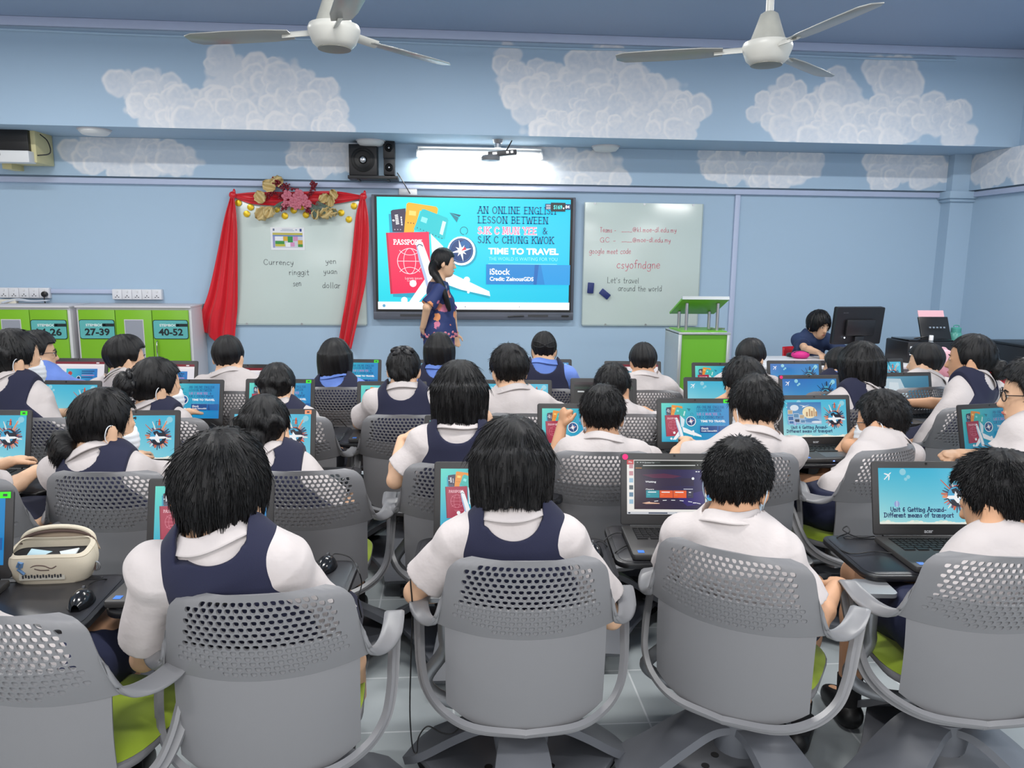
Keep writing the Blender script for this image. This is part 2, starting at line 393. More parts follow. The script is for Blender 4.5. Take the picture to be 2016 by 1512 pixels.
# floor: large grey tiles with pale joints
def tile_material():
    m = bpy.data.materials.new('grey_floor_tiles'); m.use_nodes = True; nt = m.node_tree; b = nt.nodes['Principled BSDF']
    tc = nt.nodes.new('ShaderNodeTexCoord'); mp = nt.nodes.new('ShaderNodeMapping'); mp.inputs['Rotation'].default_value = (0, 0, 0)
    br = nt.nodes.new('ShaderNodeTexBrick'); br.offset = 0; br.inputs['Scale'].default_value = 1.0
    br.inputs['Brick Width'].default_value = .33; br.inputs['Row Height'].default_value = .33; br.inputs['Mortar Size'].default_value = .0035; br.inputs['Mortar Smooth'].default_value = .1
    br.inputs['Color1'].default_value = rgb(172, 180, 184); br.inputs['Color2'].default_value = rgb(180, 188, 191); br.inputs['Mortar'].default_value = rgb(216, 221, 224)
    n = nt.nodes.new('ShaderNodeTexNoise'); n.inputs['Scale'].default_value = 7; n.inputs['Detail'].default_value = 6
    mx = nt.nodes.new('ShaderNodeMix'); mx.data_type = 'RGBA'; mx.blend_type = 'MULTIPLY'; mx.inputs['Factor'].default_value = .18
    nt.links.new(tc.outputs['Object'], mp.inputs['Vector']); nt.links.new(mp.outputs['Vector'], br.inputs['Vector']); nt.links.new(tc.outputs['Object'], n.inputs['Vector'])
    nt.links.new(br.outputs['Color'], mx.inputs['A']); nt.links.new(n.outputs['Fac'], mx.inputs['B']); nt.links.new(mx.outputs['Result'], b.inputs['Base Color'])
    b.inputs['Roughness'].default_value = .32
    return m
def struct(name, mb, m, **k): return tag(mb.build(name, m, **k), kind='structure')
struct('floor', MB().box((.4, 3.0, -.05), (9.8, 10.0, .1)), tile_material(), smooth=False)
struct('ceiling', MB().box((.4, 2.6, CZ+.05), (9.8, 8.8, .1)), M['ceil'], smooth=False)
struct('wall_front', MB().box((.4, WY+.06, 1.75), (9.8, .12, 3.5)), M['wall'], smooth=False)
struct('wall_right', MB().box((XR+.06, 4.2, 1.75), (.12, 6.9, 3.5)), M['wall'], smooth=False)
XL = -4.5
o = (XL, BY, BZ)
C1 = [(250, 165, 22, 28), (300, 185, 60, 50), (330, 215, 85, 50), (440, 130, 38, 34), (475, 170, 80, 60), (560, 165, 70, 50), (620, 205, 62, 55), (662, 235, 26, 40), (420, 225, 160, 42), (560, 235, 130, 40)]
C2 = [(1000, 112, 30, 36), (1012, 160, 42, 46), (1075, 165, 60, 50), (1100, 200, 95, 60), (1180, 120, 52, 34), (1235, 140, 45, 48), (1200, 205, 140, 70), (1305, 205, 60, 60), (1348, 225, 36, 52), (1150, 250, 140, 34), (1270, 252, 112, 32), (1075, 240, 40, 50)]
C3 = [(1502, 218, 24, 28), (1545, 190, 40, 34), (1565, 222, 70, 45), (1650, 165, 36, 28), (1645, 215, 85, 50), (1755, 152, 46, 34), (1765, 205, 60, 62), (1725, 240, 150, 45), (1850, 232, 60, 44), (1885, 262, 48, 32), (1620, 262, 105, 28)]
mural_panel('trim_1', o, (1, 0, 0), (0, 0, 1), XR-XL, CZ-BZ, .0085, [lumps(BY, o, c) for c in (C1, C2, C3)], .5)
# upper strip of the front wall, standing a little proud of the wall below
o = (XL, WY-.06, 2.245)
D = [[(180, 300, 46, 40), (250, 305, 100, 42), (345, 315, 58, 34)], [(600, 295, 40, 36), (655, 312, 72, 34)], [(1085, 330, 115, 40), (1165, 335, 74, 44), (1040, 310, 60, 40)],
     [(1400, 322, 32, 30), (1495, 330, 120, 36), (1590, 322, 40, 34)], [(1790, 330, 85, 36), (1740, 335, 40, 36), (1840, 332, 34, 36)]]
mural_panel('trim_2', o, (1, 0, 0), (0, 0, 1), 4.96-XL, BZ-2.245, .0085, [lumps(WY-.06, o, c) for c in D], .05)
o = (XR-.06, 7.45, 2.245)
mural_panel('trim_3', o, (0, -1, 0), (0, 0, 1), 2.6, BZ-2.245, .012, [lumps(0, o, [(1955, 322, 50, 42), (2010, 320, 40, 40), (1930, 335, 24, 28)], XR-.06)], .05)
# the beam's own underside and back
struct('trim_4', MB().box((.35, BY+.355, BZ+.42), (XR-XL, .67, .84-.002)), M['wall'], smooth=False)
# rails under the painted strips, the upright strip, the corner column and its cap
struct('trim_5', MB().box(((4.96+XL)/2, WY-.022, 2.205), (4.96-XL, .044, .05)), M['rail'], bevel=.004)
struct('trim_6', MB().box((XR-.022, 6.0, 2.205), (.044, 2.9, .05)), M['rail'], bevel=.004)
struct('trim_7', MB().box((2.83, WY-.012, 1.09), (.05, .024, 2.18)), M['rail'], bevel=.003)
struct('trim_8', MB().box((5.08, WY-.075, 1.3), (.24, .15, 2.59)), M['wall'], smooth=False)
struct('trim_9', MB().box((5.06, WY-.105, 2.2), (.3, .21, .07)).box((5.07, WY-.09, 2.15), (.27, .18, .03)), M['wall'], bevel=.004)
# cornice and conduit along the top of the beam
struct('trim_10', MB().box((.35, BY-.02, CZ-.035), (XR-XL, .04, .07)), M['rail'], bevel=.006)
mb = MB(); mb.tube(spline([(XL+i*.9, BY-.012, 3.325+.006*math.sin(i*1.9)) for i in range(11)], 6), .011, 8); struct('trim_11', mb, M['wall'])
# ------------------------------------------------------------------ what the screens show
class Slide:
    """flat picture on a 1.778 x 1 screen; every element is a coloured polygon in its own thin layer"""
    def __init__(s): s.v = []; s.f = []; s.c = []; s.k = 0
    def poly(s, pts, col, cols=None, step=True):
        if step: s.k += 1
        if cols is None:
            pts = list(pts)
            for ax, lim, sg in ((0, 0, 1), (0, 1.778, -1), (1, 0, 1), (1, 1, -1)):
                out = []
                for i, p in enumerate(pts):
                    o = pts[i-1]; a, b = sg*(o[ax]-lim) >= 0, sg*(p[ax]-lim) >= 0
                    if a != b: t = (lim-o[ax])/(p[ax]-o[ax]); out.append((o[0]+(p[0]-o[0])*t, o[1]+(p[1]-o[1])*t))
                    if b: out.append(p)
                pts = out
            if len(pts) < 3: return s
        n = len(s.v); z = s.k*.0006
        s.v += [(x, y, z) for x, y in pts]; s.f.append(tuple(range(n, n+len(pts)))); s.c.append(cols or [col]*len(pts)); return s
    def rect(s, x0, y0, x1, y1, col): return s.poly([(x0, y0), (x1, y0), (x1, y1), (x0, y1)], col)
    def grad(s, x0, y0, x1, y1, bl, br, tr, tl):
        N = 8; s.k += 1
        def mix(u, v): return tuple((bl[i]*(1-u)+br[i]*u)*(1-v)+(tl[i]*(1-u)+tr[i]*u)*v for i in range(3))
        for i in range(N):
            for j in range(N):
                q = [(i, j), (i+1, j), (i+1, j+1), (i, j+1)]
                s.poly([(x0+(x1-x0)*a/N, y0+(y1-y0)*b/N) for a, b in q], None, [mix(a/N, b/N) for a, b in q], False)
        return s
    def disc(s, x, y, rx, col, ry=None, n=24, a0=0, a1=360):
        ry = ry or rx
        return s.poly([(x+rx*math.cos(math.radians(a0+(a1-a0)*k/n)), y+ry*math.sin(math.radians(a0+(a1-a0)*k/n))) for k in range(n if a1-a0 == 360 else n+1)], col)
    def line(s, pts, w, col):
        V, F = ribbon(pts, w); s.k += 1
        for f in F: s.poly([V[i] for i in f], col, None, False)
        return s
    def ring(s, x, y, rx, w, col, ry=None, n=28, a0=0, a1=360):
        ry = ry or rx
        return s.line([(x+rx*math.cos(math.radians(a0+(a1-a0)*k/n)), y+ry*math.sin(math.radians(a0+(a1-a0)*k/n))) for k in range(n+1)], w, col)
    def text(s, t, x, y, size, col, width=None, bold=.0, spacing=1.0):
        V, F = font_mesh(t, size, bold*size, spacing); s.k += 1
        if width and V:
            a = min(p[0] for p in V); b = max(p[0] for p in V); k = width/(b-a); V = [((p[0]-a)*k, p[1]) for p in V]
        for f in F: s.poly([(x+V[i][0], y+V[i][1]) for i in f], col, None, False)
        return s
    def serif(s, t, x, y, h, col, width=None, w=.135):
        P, W = strokes(t, h, True); k = (width/W) if width else 1
        for p in P: s.line([(x+a*k, y+b) for a, b in p], h*w, col); s.k -= 1
        s.k += 1; return s
    def mesh(s, name):
        me = bpy.data.meshes.new(name); me.from_pydata(s.v, [], s.f)
        at = me.color_attributes.new('col', 'FLOAT_COLOR', 'CORNER'); buf = []
        for p, cs in zip(me.polygons, s.c):
            for c in cs: buf += [lin(c[0]), lin(c[1]), lin(c[2]), 1.0]
        at.data.foreach_set('color', buf)
        return me

def glow_material(name, strength):
    m = bpy.data.materials.new(name); m.use_nodes = True; nt = m.node_tree; b = nt.nodes['Principled BSDF']
    a = nt.nodes.new('ShaderNodeVertexColor'); a.layer_name = 'col'
    b.inputs['Base Color'].default_value = (.02, .02, .02, 1); b.inputs['Roughness'].default_value = .25
    nt.links.new(a.outputs['Color'], b.inputs['Emission Color']); b.inputs['Emission Strength'].default_value = strength
    m.cycles.emission_sampling = 'NONE' if strength < .9 else 'AUTO'
    return m
GLOW = glow_material('lit_screen', .85); GLOW_DIM = glow_material('dim_screen', .5); GLOW_TV = glow_material('large_panel_screen', 1.15)

WHT = (250, 252, 255); NAVY = (15, 55, 110)
def slide_travel(tv=False):
    s = Slide(); K = .000961
    def q(*p): return [((x-95)*K, 1.0-(y-100)*K*.975) for x, y in p]
    def at(x, y): return q((x, y))[0]
    if tv: s.grad(0, 0, 1.778, 1, (0, 205, 225), (0, 190, 225), (0, 200, 240), (40, 240, 235))
    else: s.grad(0, 0, 1.778, 1, (30, 170, 205), (15, 130, 200), (25, 140, 210), (90, 225, 205))
    s.poly(q((205, 260), (420, 260), (470, 1060), (235, 1050)), (10, 160, 190))
    s.poly(q((225, 235), (240, 222), (365, 205), (372, 430), (240, 430)), (52, 44, 74))
    for i in range(6): s.poly(q((262+i*2, 268+i*16), (292+i*2, 264+i*16), (293+i*2, 274+i*16), (263+i*2, 278+i*16)), WHT)
    for i in range(4): s.poly(q((316+i*2, 285+i*22), (328+i*2, 283+i*22), (330+i*2, 299+i*22), (318+i*2, 301+i*22)), WHT)
    s.poly(q((238, 318), (248, 310), (262, 318), (258, 330), (244, 328)), WHT)
    for i in range(3): s.disc(*at(262+i*27, 406), .005, (200, 190, 210), n=8)
    s.poly(q((375, 165), (395, 150), (655, 186), (672, 206), (662, 260), (500, 225), (440, 432), (348, 432)), (250, 178, 20) if tv else (240, 150, 45))
    s.poly(q((400, 225), (465, 232), (462, 275), (396, 268)), (255, 215, 110))
    for i in range(3): s.disc(*at(388+i*26, 340+i*3), .006, (120, 80, 20), n=8)
    s.poly(q((520, 212), (540, 210), (760, 290), (770, 312), (735, 490), (700, 492), (440, 402)), (15, 196, 205) if tv else (60, 190, 180))
    s.poly(q((520, 280), (575, 298), (560, 345), (505, 325)), (140, 235, 235))
    s.poly(q((715, 318), (748, 330), (715, 455), (685, 440)), (210, 245, 245))
    for i in range(9): s.disc(*at(475+i*29, 388+i*12), .005, (15, 90, 110), n=8)
    s.poly(q((178, 438), (584, 424), (606, 1000), (212, 1022)), (232, 18, 78) if tv else (170, 26, 66))
    s.poly(q((178, 438), (196, 437), (232, 1020), (212, 1022)), (190, 10, 60) if tv else (130, 18, 50))
    P = at(250, 545); s.serif('PASSPORT', P[0], P[1], .04, WHT if tv else (240, 190, 200), .26, .2)
    g = (250, 215, 225) if tv else (225, 130, 150); c = at(400, 705)
    s.ring(c[0], c[1], .112, .006, g, .114); s.ring(c[0], c[1], .055, .005, g, .114)
    s.line([(c[0]-.112, c[1]), (c[0]+.112, c[1])], .005, g); s.ring(c[0], c[1]+.145, .11, .005, g, .09, 14, 214, 326); s.ring(c[0], c[1]-.145, .11, .005, g, .09, 14, 34, 146)
    s.text('Lorem ipsum', *at(352, 878), .03, g); s.text('Country', *at(372, 900), .025, g)
    s.poly(q((780, 240), (890, 262), (872, 280)), (10, 90, 115)); s.poly(q((780, 240), (868, 286), (850, 332)), (15, 125, 145))
    s.ring(*at(918, 410), .034, .005, (10, 80, 100), n=20, a0=-60, a1=270)
    s.disc(*at(905, 612), .135, (0, 160, 190)); s.disc(*at(893, 602), .13, WHT); c = at(890, 600)
    s.disc(c[0], c[1], .112, (20, 60, 120)); s.ring(c[0], c[1], .1, .006, (60, 110, 170)); s.disc(c[0]+.03, c[1]+.04, .05, (30, 100, 165))
    for k in range(8):
        a = math.radians(45*k+12); L = .1 if k % 2 == 0 else .06; b = a+math.pi/2
        s.poly([(c[0]+L*math.cos(a), c[1]+L*math.sin(a)), (c[0]+.016*math.cos(b), c[1]+.016*math.sin(b)), (c[0]-.016*math.cos(b), c[1]-.016*math.sin(b))], WHT)
    s.poly([(c[0], c[1]), (c[0]+.035, c[1]+.035), (c[0]+.05, c[1]+.01)], (235, 30, 60))
    s.poly(q((640, 770), (1165, 1025), (1168, 1060), (680, 940)), (10, 165, 190))
    s.poly(q((600, 440), (720, 560), (690, 740), (620, 760)), (225, 240, 248))
    s.poly(q((640, 745), (760, 800), (1163, 990), (1172, 1036), (890, 975), (680, 900)), WHT)
    s.poly(q((560, 850), (650, 930), (540, 1030), (470, 1110), (380, 1112)), WHT)
    s.poly(q((462, 545), (470, 512), (492, 500), (525, 525), (560, 620), (640, 850), (700, 1112), (610, 1112), (545, 860), (490, 690)), WHT)
    s.poly(q((462, 545), (474, 560), (560, 850), (620, 1112), (600, 1112), (535, 860), (486, 690)), (170, 190, 225))
    s.line(q((474, 560), (488, 545), (510, 548), (524, 560)), .008, (30, 50, 90))
    for x, y, r in ((945, 880, .03), (430, 918, .032), (345, 1080, .03), (1000, 960, .014), (960, 998, .012)): s.disc(*at(x, y), r, WHT, n=14)
    t1 = (10, 70, 120) if tv else (10, 62, 130)
    for t, y, w in (('AN ONLINE ENGLISH', 243, 755), ('LESSON BETWEEN', 335, 680), ('SJK C CHUNG KWOK', 523, 738)):
        P = at(1050, y); s.serif(t, P[0], P[1], .058, t1, w*K)
    P = at(1050, 435); pk = (255, 135, 175) if tv else (200, 130, 190)
    if tv: s.serif('SJK C MUN YEE', P[0]+.002, P[1]-.002, .058, (255, 235, 245), 568*K, .27)
    s.serif('SJK C MUN YEE', P[0], P[1], .058, pk, 568*K); P = at(1672, 432); s.serif('&', P[0], P[1], .055, t1, .05)
    P = at(1150, 628); s.text('TIME TO TRAVEL', P[0], P[1], .075, WHT, 680*K, .045)
    P = at(1155, 690); s.text('THE WORLD IS WAITING FOR YOU', P[0], P[1], .043, (150, 240, 245) if tv else (90, 190, 225), 665*K)
    s.line(q((1152, 722), (1815, 722)), .003, (190, 245, 250))
    s.poly(q((1130, 728), (1945, 728), (1945, 922), (1130, 922)), (12, 130, 205) if tv else (10, 70, 140))
    s.poly(q((1600, 728), (1640, 728), (1620, 922), (1590, 922)), (8, 100, 180)); s.poly(q((1660, 728), (1945, 728), (1945, 922), (1700, 922)), (20, 150, 220) if tv else (20, 95, 165))
    P = at(1165, 825); s.text('iStock', P[0], P[1], .078, WHT, .19, .02); P = at(1165, 885); s.text('Credit: ZeinousGDS', P[0], P[1], .05, WHT, 425*K, .03)
    if tv:
        s.rect(0, 0, 1.778, .068, WHT); s.disc(*at(152, 1133), .014, (90, 160, 200), n=14); s.disc(*at(930, 1140), .005, (90, 100, 120), n=8); s.disc(*at(1455, 1138), .004, (90, 100, 120), n=8)
        s.poly(q((1692, 146), (1936, 146), (1936, 200), (1692, 200)), (10, 45, 100))
        for y in (160, 176, 190): s.line(q((1704, y), (1740, y)), .006, WHT)
        P = at(1886, 186); s.text('84', P[0], P[1], .038, WHT, .038, .03)
        s.poly(q((1745, 134), (1886, 134), (1886, 218), (1745, 218)), (28, 34, 40)); P = at(1772, 194); s.text('S169', P[0], P[1], .048, (90, 240, 240), .08, .03)
        s.disc(*at(1868, 186), .008, WHT, n=10)
    return s.mesh('travel_slide')

def slide_transport(words=True, photo=False, blue=False, dim=1.0):
    s = Slide(); d = lambda *c: tuple(int(k*dim) for k in c)
    if blue: s.grad(0, 0, 1.778, 1, d(120, 195, 225), d(60, 160, 220), d(45, 135, 205), d(30, 105, 190))
    else: s.grad(0, 0, 1.778, 1, d(175, 228, 228), d(125, 210, 232), d(70, 190, 225), d(60, 185, 220))
    r = random.Random(3)
    for x, y, q in ((.45, .93, .06), (.55, .84, .035), (.5, .8, .03), (1.66, .9, .07), (1.6, .84, .05)): s.disc(x, y, q, d(150, 215, 232), n=14)
    for k in range(26):
        s.disc(k*.075, -.02+.025*math.sin(k*.9)+.02*r.random(), .055+.02*r.random(), d(*((215, 238, 225) if k % 2 else (240, 244, 232))), ry=.055, n=14)
    s.rect(0, 0, 1.778, .03, d(244, 246, 236)) if not blue else None
    # little white aeroplane
    c = (.16, .85)
    for P in (((-.06, -.065), (.055, .05), (.07, .075), (.04, .062), (-.07, -.05)), ((-.07, .045), (.02, .01), (.03, .035), (-.055, .06)), ((.01, -.075), (.028, -.06), (.04, .02), (.015, .015))): s.poly([(c[0]+x, c[1]+y) for x, y in P], WHT)
    g = (1.42, .50); R = .185
    cols = [(110, 70, 95), (205, 95, 60), (60, 90, 120), (70, 75, 105), (200, 120, 100), (235, 150, 110), (60, 60, 90), (225, 95, 55), (190, 110, 130), (240, 235, 225)]
    for k in range(30):
        a = math.radians(12*k+3); L = R+.05+.07*r.random()+(.12 if 40 < 12*k < 140 and k % 2 else 0); w = .012+.02*r.random()
        ca, sa = math.cos(a), math.sin(a); col = (25, 35, 60) if blue and 30 < 12*k < 150 else cols[k % 10]
        s.poly([(g[0]+R*.9*ca-w*sa, g[1]+R*.9*sa+w*ca), (g[0]+R*.9*ca+w*sa, g[1]+R*.9*sa-w*ca), (g[0]+L*ca+w*.5*sa, g[1]+L*sa-w*.5*ca), (g[0]+L*ca-w*.5*sa, g[1]+L*sa+w*.5*ca)], d(*col))
    s.line([(g[0]-.05, g[1]+.27), (g[0]-.05, g[1]+.36), (g[0]+.05, g[1]+.36), (g[0]+.05, g[1]+.27)], .014, d(40, 60, 90)); s.poly([(g[0]-.06, g[1]+.2), (g[0]+.06, g[1]+.2), (g[0]+.06, g[1]+.27), (g[0]-.06, g[1]+.27)], d(70, 160, 190))
    s.disc(g[0], g[1], R, d(20, 26, 46), n=32); s.disc(g[0]-.03, g[1]+.02, R*.8, d(70, 170, 215), n=28)
    s.poly([(g[0]-.11, g[1]+.12), (g[0]-.02, g[1]+.15), (g[0]+.06, g[1]+.06), (g[0]+.02, g[1]-.02), (g[0]-.03, g[1]+.03), (g[0]-.09, g[1]+.06)], d(20, 26, 46))
    s.poly([(g[0]+.02, g[1]+.1), (g[0]+.13, g[1]+.1), (g[0]+.15, g[1]-.03), (g[0]+.07, g[1]-.05)], d(20, 26, 46)); s.poly([(g[0]-.14, g[1]-.06), (g[0]+.05, g[1]-.06), (g[0]+.06, g[1]-.17), (g[0]-.08, g[1]-.16)], d(20, 26, 46))
    if not blue:
        s.poly([(g[0]-.2, g[1]-.03), (g[0]-.17, g[1]+.01), (g[0]+.14, g[1]+.015), (g[0]+.22, g[1]-.01), (g[0]+.14, g[1]-.035), (g[0]-.15, g[1]-.05)], WHT)
        s.poly([(g[0]-.06, g[1]+.01), (g[0]+.02, g[1]+.01), (g[0]-.04, g[1]+.09)], WHT); s.poly([(g[0]-.08, g[1]-.04), (g[0]+.03, g[1]-.04), (g[0]+.05, g[1]-.13), (g[0]-.01, g[1]-.12)], WHT)
    if photo:
        s.grad(.1, .34, 1.05, .93, (120, 170, 215), (180, 205, 230), (40, 120, 190), (70, 130, 180))
        s.disc(.72, .66, .2, (250, 232, 190), ry=.16); s.disc(.3, .78, .12, (225, 235, 245), ry=.08)
        for x, w, h in ((.62, .05, .12), (.7, .04, .2), (.76, .05, .15), (.83, .03, .22), (.88, .05, .13)): s.rect(x, .55, x+w, .55+h, (190, 150, 110))
        for x, y, a, b in ((.12, .62, .12, .1), (.27, .52, .14, .1), (.12, .45, .14, .1), (.3, .4, .13, .08), (.44, .5, .12, .09), (.46, .38, .12, .08), (.14, .36, .12, .07)):
            s.rect(x-.008, y-.008, x+a+.008, y+b+.008, (235, 240, 245)); s.rect(x, y, x+a, y+b, r.choice([(60, 110, 170), (150, 90, 60), (90, 140, 180), (40, 60, 90), (190, 170, 140)]))
        s.poly([(.42, .86), (.6, .83), (.72, .86), (.6, .81), (.5, .78), (.54, .82)], (240, 244, 250))
        s.disc(.78, .44, .2, (90, 140, 190), ry=.05); s.disc(.9, .4, .14, (225, 235, 245), ry=.03)
    if words:
        s.serif('Unit 6 Getting Around-', .18, .225, .075, (20, 45, 95), 1.03, .2); s.serif('Different means of transport', .06, .125, .075, (20, 45, 95), 1.28, .2)
        s.disc(.3, .36, .05, d(150, 170, 220), ry=.055, n=16); s.line([(.3, .31), (.3, .41)], .012, d(220, 225, 245))
    return s.mesh('transport_slide')

def slide_browser():
    s = Slide(); s.rect(0, 0, 1.778, 1, (243, 240, 236)); X = lambda x: (x-190)/715*1.778; Y = lambda y: 1-(y-185)/420
    s.rect(0, Y(222), X(240), 1, (196, 32, 40)); s.rect(X(775), Y(217), 1.778, 1, (200, 24, 48)); s.text('File', .03, .94, .05, WHT)
    s.rect(0, 0, 1.778, .045, (205, 208, 214)); s.rect(.02, .01, .06, .035, (30, 40, 60)); s.rect(.4, .01, .75, .035, (70, 80, 100)); s.rect(.9, .01, 1.5, .035, (110, 120, 140))
    r = random.Random(5)
    for k in range(6): s.rect(.04, .84-.13*k, .115, .92-.13*k, r.choice([(150, 190, 215), (90, 130, 160), (200, 140, 150), (60, 80, 90)]))
    s.rect(X(785), Y(535), X(822), Y(280), (20, 185, 225)); s.rect(X(785), Y(475), X(822), Y(430), (15, 110, 190))
    s.rect(X(243), Y(567), X(775), Y(190), (12, 22, 18)); s.rect(X(255), Y(208), X(440), Y(200), (70, 80, 76)); s.line([(X(312), Y(229)), (X(700), Y(225))], .014, (225, 230, 228))
    for x in (268, 293, 310, 720, 745): s.disc(X(x), Y(205 if x < 700 else 222), .008, WHT, n=8)
    s.text('Question Set', X(320), Y(211), .035, (220, 225, 225)); s.rect(X(252), Y(252), X(300), Y(246), (190, 120, 60))
    s.grad(X(246), Y(565), X(772), Y(258), (44, 12, 40), (26, 14, 70), (32, 26, 100), (34, 10, 44))
    s.poly([(X(300), Y(300)), (X(470), Y(290)), (X(600), Y(310)), (X(450), Y(345))], (84, 18, 62)); s.poly([(X(560), Y(470)), (X(760), Y(420)), (X(770), Y(520)), (X(640), Y(540))], (42, 24, 110))
    s.rect(X(322), Y(385), X(586), Y(325), (38, 16, 58)); s.rect(X(590), Y(385), X(690), Y(325), (34, 16, 60))
    s.text('Waiting', X(326), Y(360), .042, WHT, .2, .03); s.disc(X(684), Y(327), .025, WHT, n=14)
    for x in (704, 722, 752): s.rect(X(x), Y(277), X(x+12), Y(270), WHT)
    s.text('Players', X(330), Y(416), .03, WHT, .15, .02); s.rect(X(612), Y(412), X(682), Y(406), (200, 200, 215))
    for x0, x1, c in ((331, 430, (40, 150, 165)), (433, 532, (236, 92, 34)), (535, 633, (240, 96, 34)), (637, 684, (58, 54, 78))):
        s.rect(X(x0), Y(477), X(x1), Y(420), c); s.rect(X(x0+14), Y(437), X(x0+(76 if x1-x0 > 60 else 30)), Y(430), WHT); s.rect(X(x0+8), Y(456), X(x0+30), Y(453), tuple(min(255, k+60) for k in c))
    for k in range(13):
        if k % 2 == 0: a = k/12; b = (k+.8)/12; s.line([(X(330+380*a), Y(515-80*a*(1-a))), (X(330+380*b), Y(515-80*b*(1-b)))], .011, WHT)
    s.poly([(X(300), Y(518)), (X(345), Y(510)), (X(430), Y(518)), (X(430), Y(523)), (X(330), Y(524))], (240, 190, 160)); s.rect(X(680), Y(517), X(705), Y(511), WHT)
    return s.mesh('browser_slide')

def slide_editor(mini=True):
    s = Slide(); s.rect(0, 0, 1.778, 1, (236, 232, 240)); s.rect(0, .92, 1.778, 1, (128, 24, 44)); s.rect(0, .84, 1.778, .92, (246, 240, 244)); s.rect(1.5, .945, 1.6, .975, WHT)
    s.rect(0, 0, .32, .84, (228, 226, 236)); r = random.Random(9)
    for k in range(5): s.rect(.06, .68-.16*k, .25, .79-.16*k, r.choice([(80, 110, 150), (150, 175, 205), (110, 130, 160), (60, 80, 110)]))
    s.grad(.5, .1, 1.55, .76, (50, 185, 215), (20, 110, 190), (30, 120, 200), (60, 195, 215))
    if mini:
        s.poly([(.53, .14), (.72, .14), (.72, .48), (.54, .48)], (160, 26, 56)); s.disc(.63, .6, .07, (190, 60, 50)); s.poly([(.68, .52), (.76, .18), (.84, .12), (.72, .4)], WHT)
        s.disc(.92, .44, .07, WHT); s.disc(.92, .44, .055, (15, 40, 80))
    for k in range(4): s.rect(1.02, .66-.07*k, 1.45-.05*(k % 2), .69-.07*k, (15, 60, 120) if k != 2 else (190, 130, 180))
    s.rect(1.06, .2, 1.5, .3, (12, 60, 130))
    return s.mesh('editor_slide')

def slide_meeting():
    s = Slide(); s.rect(0, 0, 1.778, 1, (10, 11, 13)); s.rect(0, .93, 1.778, 1, (52, 40, 46)); s.rect(0, .8, 1.778, .86, (22, 48, 38)); s.rect(.1, .7, .3, .74, (210, 214, 216)); s.rect(.75, .7, .84, .75, (215, 190, 160)); s.rect(.88, .71, 1.2, .74, (190, 194, 196))
    for x in (.35, .62, .9, 1.2): s.disc(x, .55, .07, (190, 192, 196), n=16, a0=200, a1=340); s.disc(x, .6, .02, (230, 230, 230), n=10)
    for x in (.12, .45, .78, 1.1): s.rect(x, .2, x+.2, .42, (60, 62, 66)); s.rect(x+.02, .22, x+.18, .4, (20, 21, 24)); s.rect(x+.06, .28, x+.14, .34, (210, 212, 214))
    return s.mesh('meeting_slide')

def slide_pale():  # pale polygons paint screen glare on one laptop, a white page on another
    s = Slide(); s.grad(0, 0, 1.778, 1, (60, 115, 145), (40, 95, 125), (55, 120, 150), (120, 175, 200))
    s.poly([(0, .1), (.6, .1), (1.0, .35), (.75, .92), (0, .95)], (190, 212, 224)); s.poly([(.3, .5), (.7, .45), (.66, .8), (.34, .82)], (214, 228, 236))
    return s.mesh('pale_slide')

SLIDES = {'A': slide_travel(), 'B': slide_transport(), 'b': slide_transport(words=False), 'U': slide_transport(words=False, blue=True),
          'P': slide_transport(photo=True), 'C': slide_browser(), 'E': slide_editor(), 'e': slide_editor(False), 'M': slide_meeting(), 'W': slide_pale()}
for k, me in SLIDES.items(): me.materials.append(GLOW)
TVSLIDE = slide_travel(True); TVSLIDE.materials.append(GLOW_TV)
# ------------------------------------------------------------------ things on and by the front wall
YV = Vector((0, 1, 0)); XV = Vector((1, 0, 0)); ZV = Vector((0, 0, 1))
def wall_ribbons(mb, polys, o, w, y=0.0):
    """2-D strokes written on the wall plane: o is the world point of their origin"""
    for p in polys:
        V, F = ribbon(p, w); mb.add([(o.x+a, o.y-y, o.z+b) for a, b in V], [tuple(reversed(f)) for f in F])
def wall_write(name, text, px, py, pxw, h, m, w, parent, Y, serif=False, slope=0.0):
    o = aty(px, py, Y); k = (o-CAM).dot(_F)/FPX; P, W = strokes(text, h, serif, wob=.05); s = pxw*k/W
    mb = MB(); wall_ribbons(mb, [[(a*s, b+a*s*slope) for a, b in p] for p in P], o, w)
    ob = mb.build(name, m, parent, smooth=False, clean=False); ob.location = -Vector(parent.location); return ob

# --- interactive panel
M['panel_frame'] = mat('graphite_frame', rgb(96, 100, 112), .4, metal=.3)
tv = empty('wall_display_panel', (.213, WY, .93), 0, 'large wall display panel glowing cyan with a travel slide', 'display')
t0 = Vector(tv.location)
def rel(p): return Vector(p)-t0
MB().box((0, -.045, .595), (1.965, .07, 1.19)).build('frame', M['panel_frame'], tv, bevel=.006)
MB().box((0, -.0825, .63), (1.91, .008, 1.1)).build('bezel', M['black'], tv, smooth=False)
sw = 1.862; scr = link('screen', TVSLIDE, tv); k = sw/1.778; scr.matrix_local = Matrix.Translation((-sw/2, -.088, .105)) @ Matrix.Rotation(math.pi/2, 4, 'X') @ Matrix.Diagonal((k, k*1.015, k, 1))
MB().box((0, -.062, .04), (1.965, .04, .075)).build('lower_bar', M['panel_frame'], tv, bevel=.006)
for x, w in ((-.6, .25), (.63, .2)): MB().box((x, -.083, .042), (w, .004, .022)).build('speaker_grille', M['dkgrey'], tv, smooth=False)
mb = MB(); mb.rbox((.9, -.084, .04), (.075, .018, .006), .008, rot=RX(90)); mb.build('port_cover', M['black'], tv)
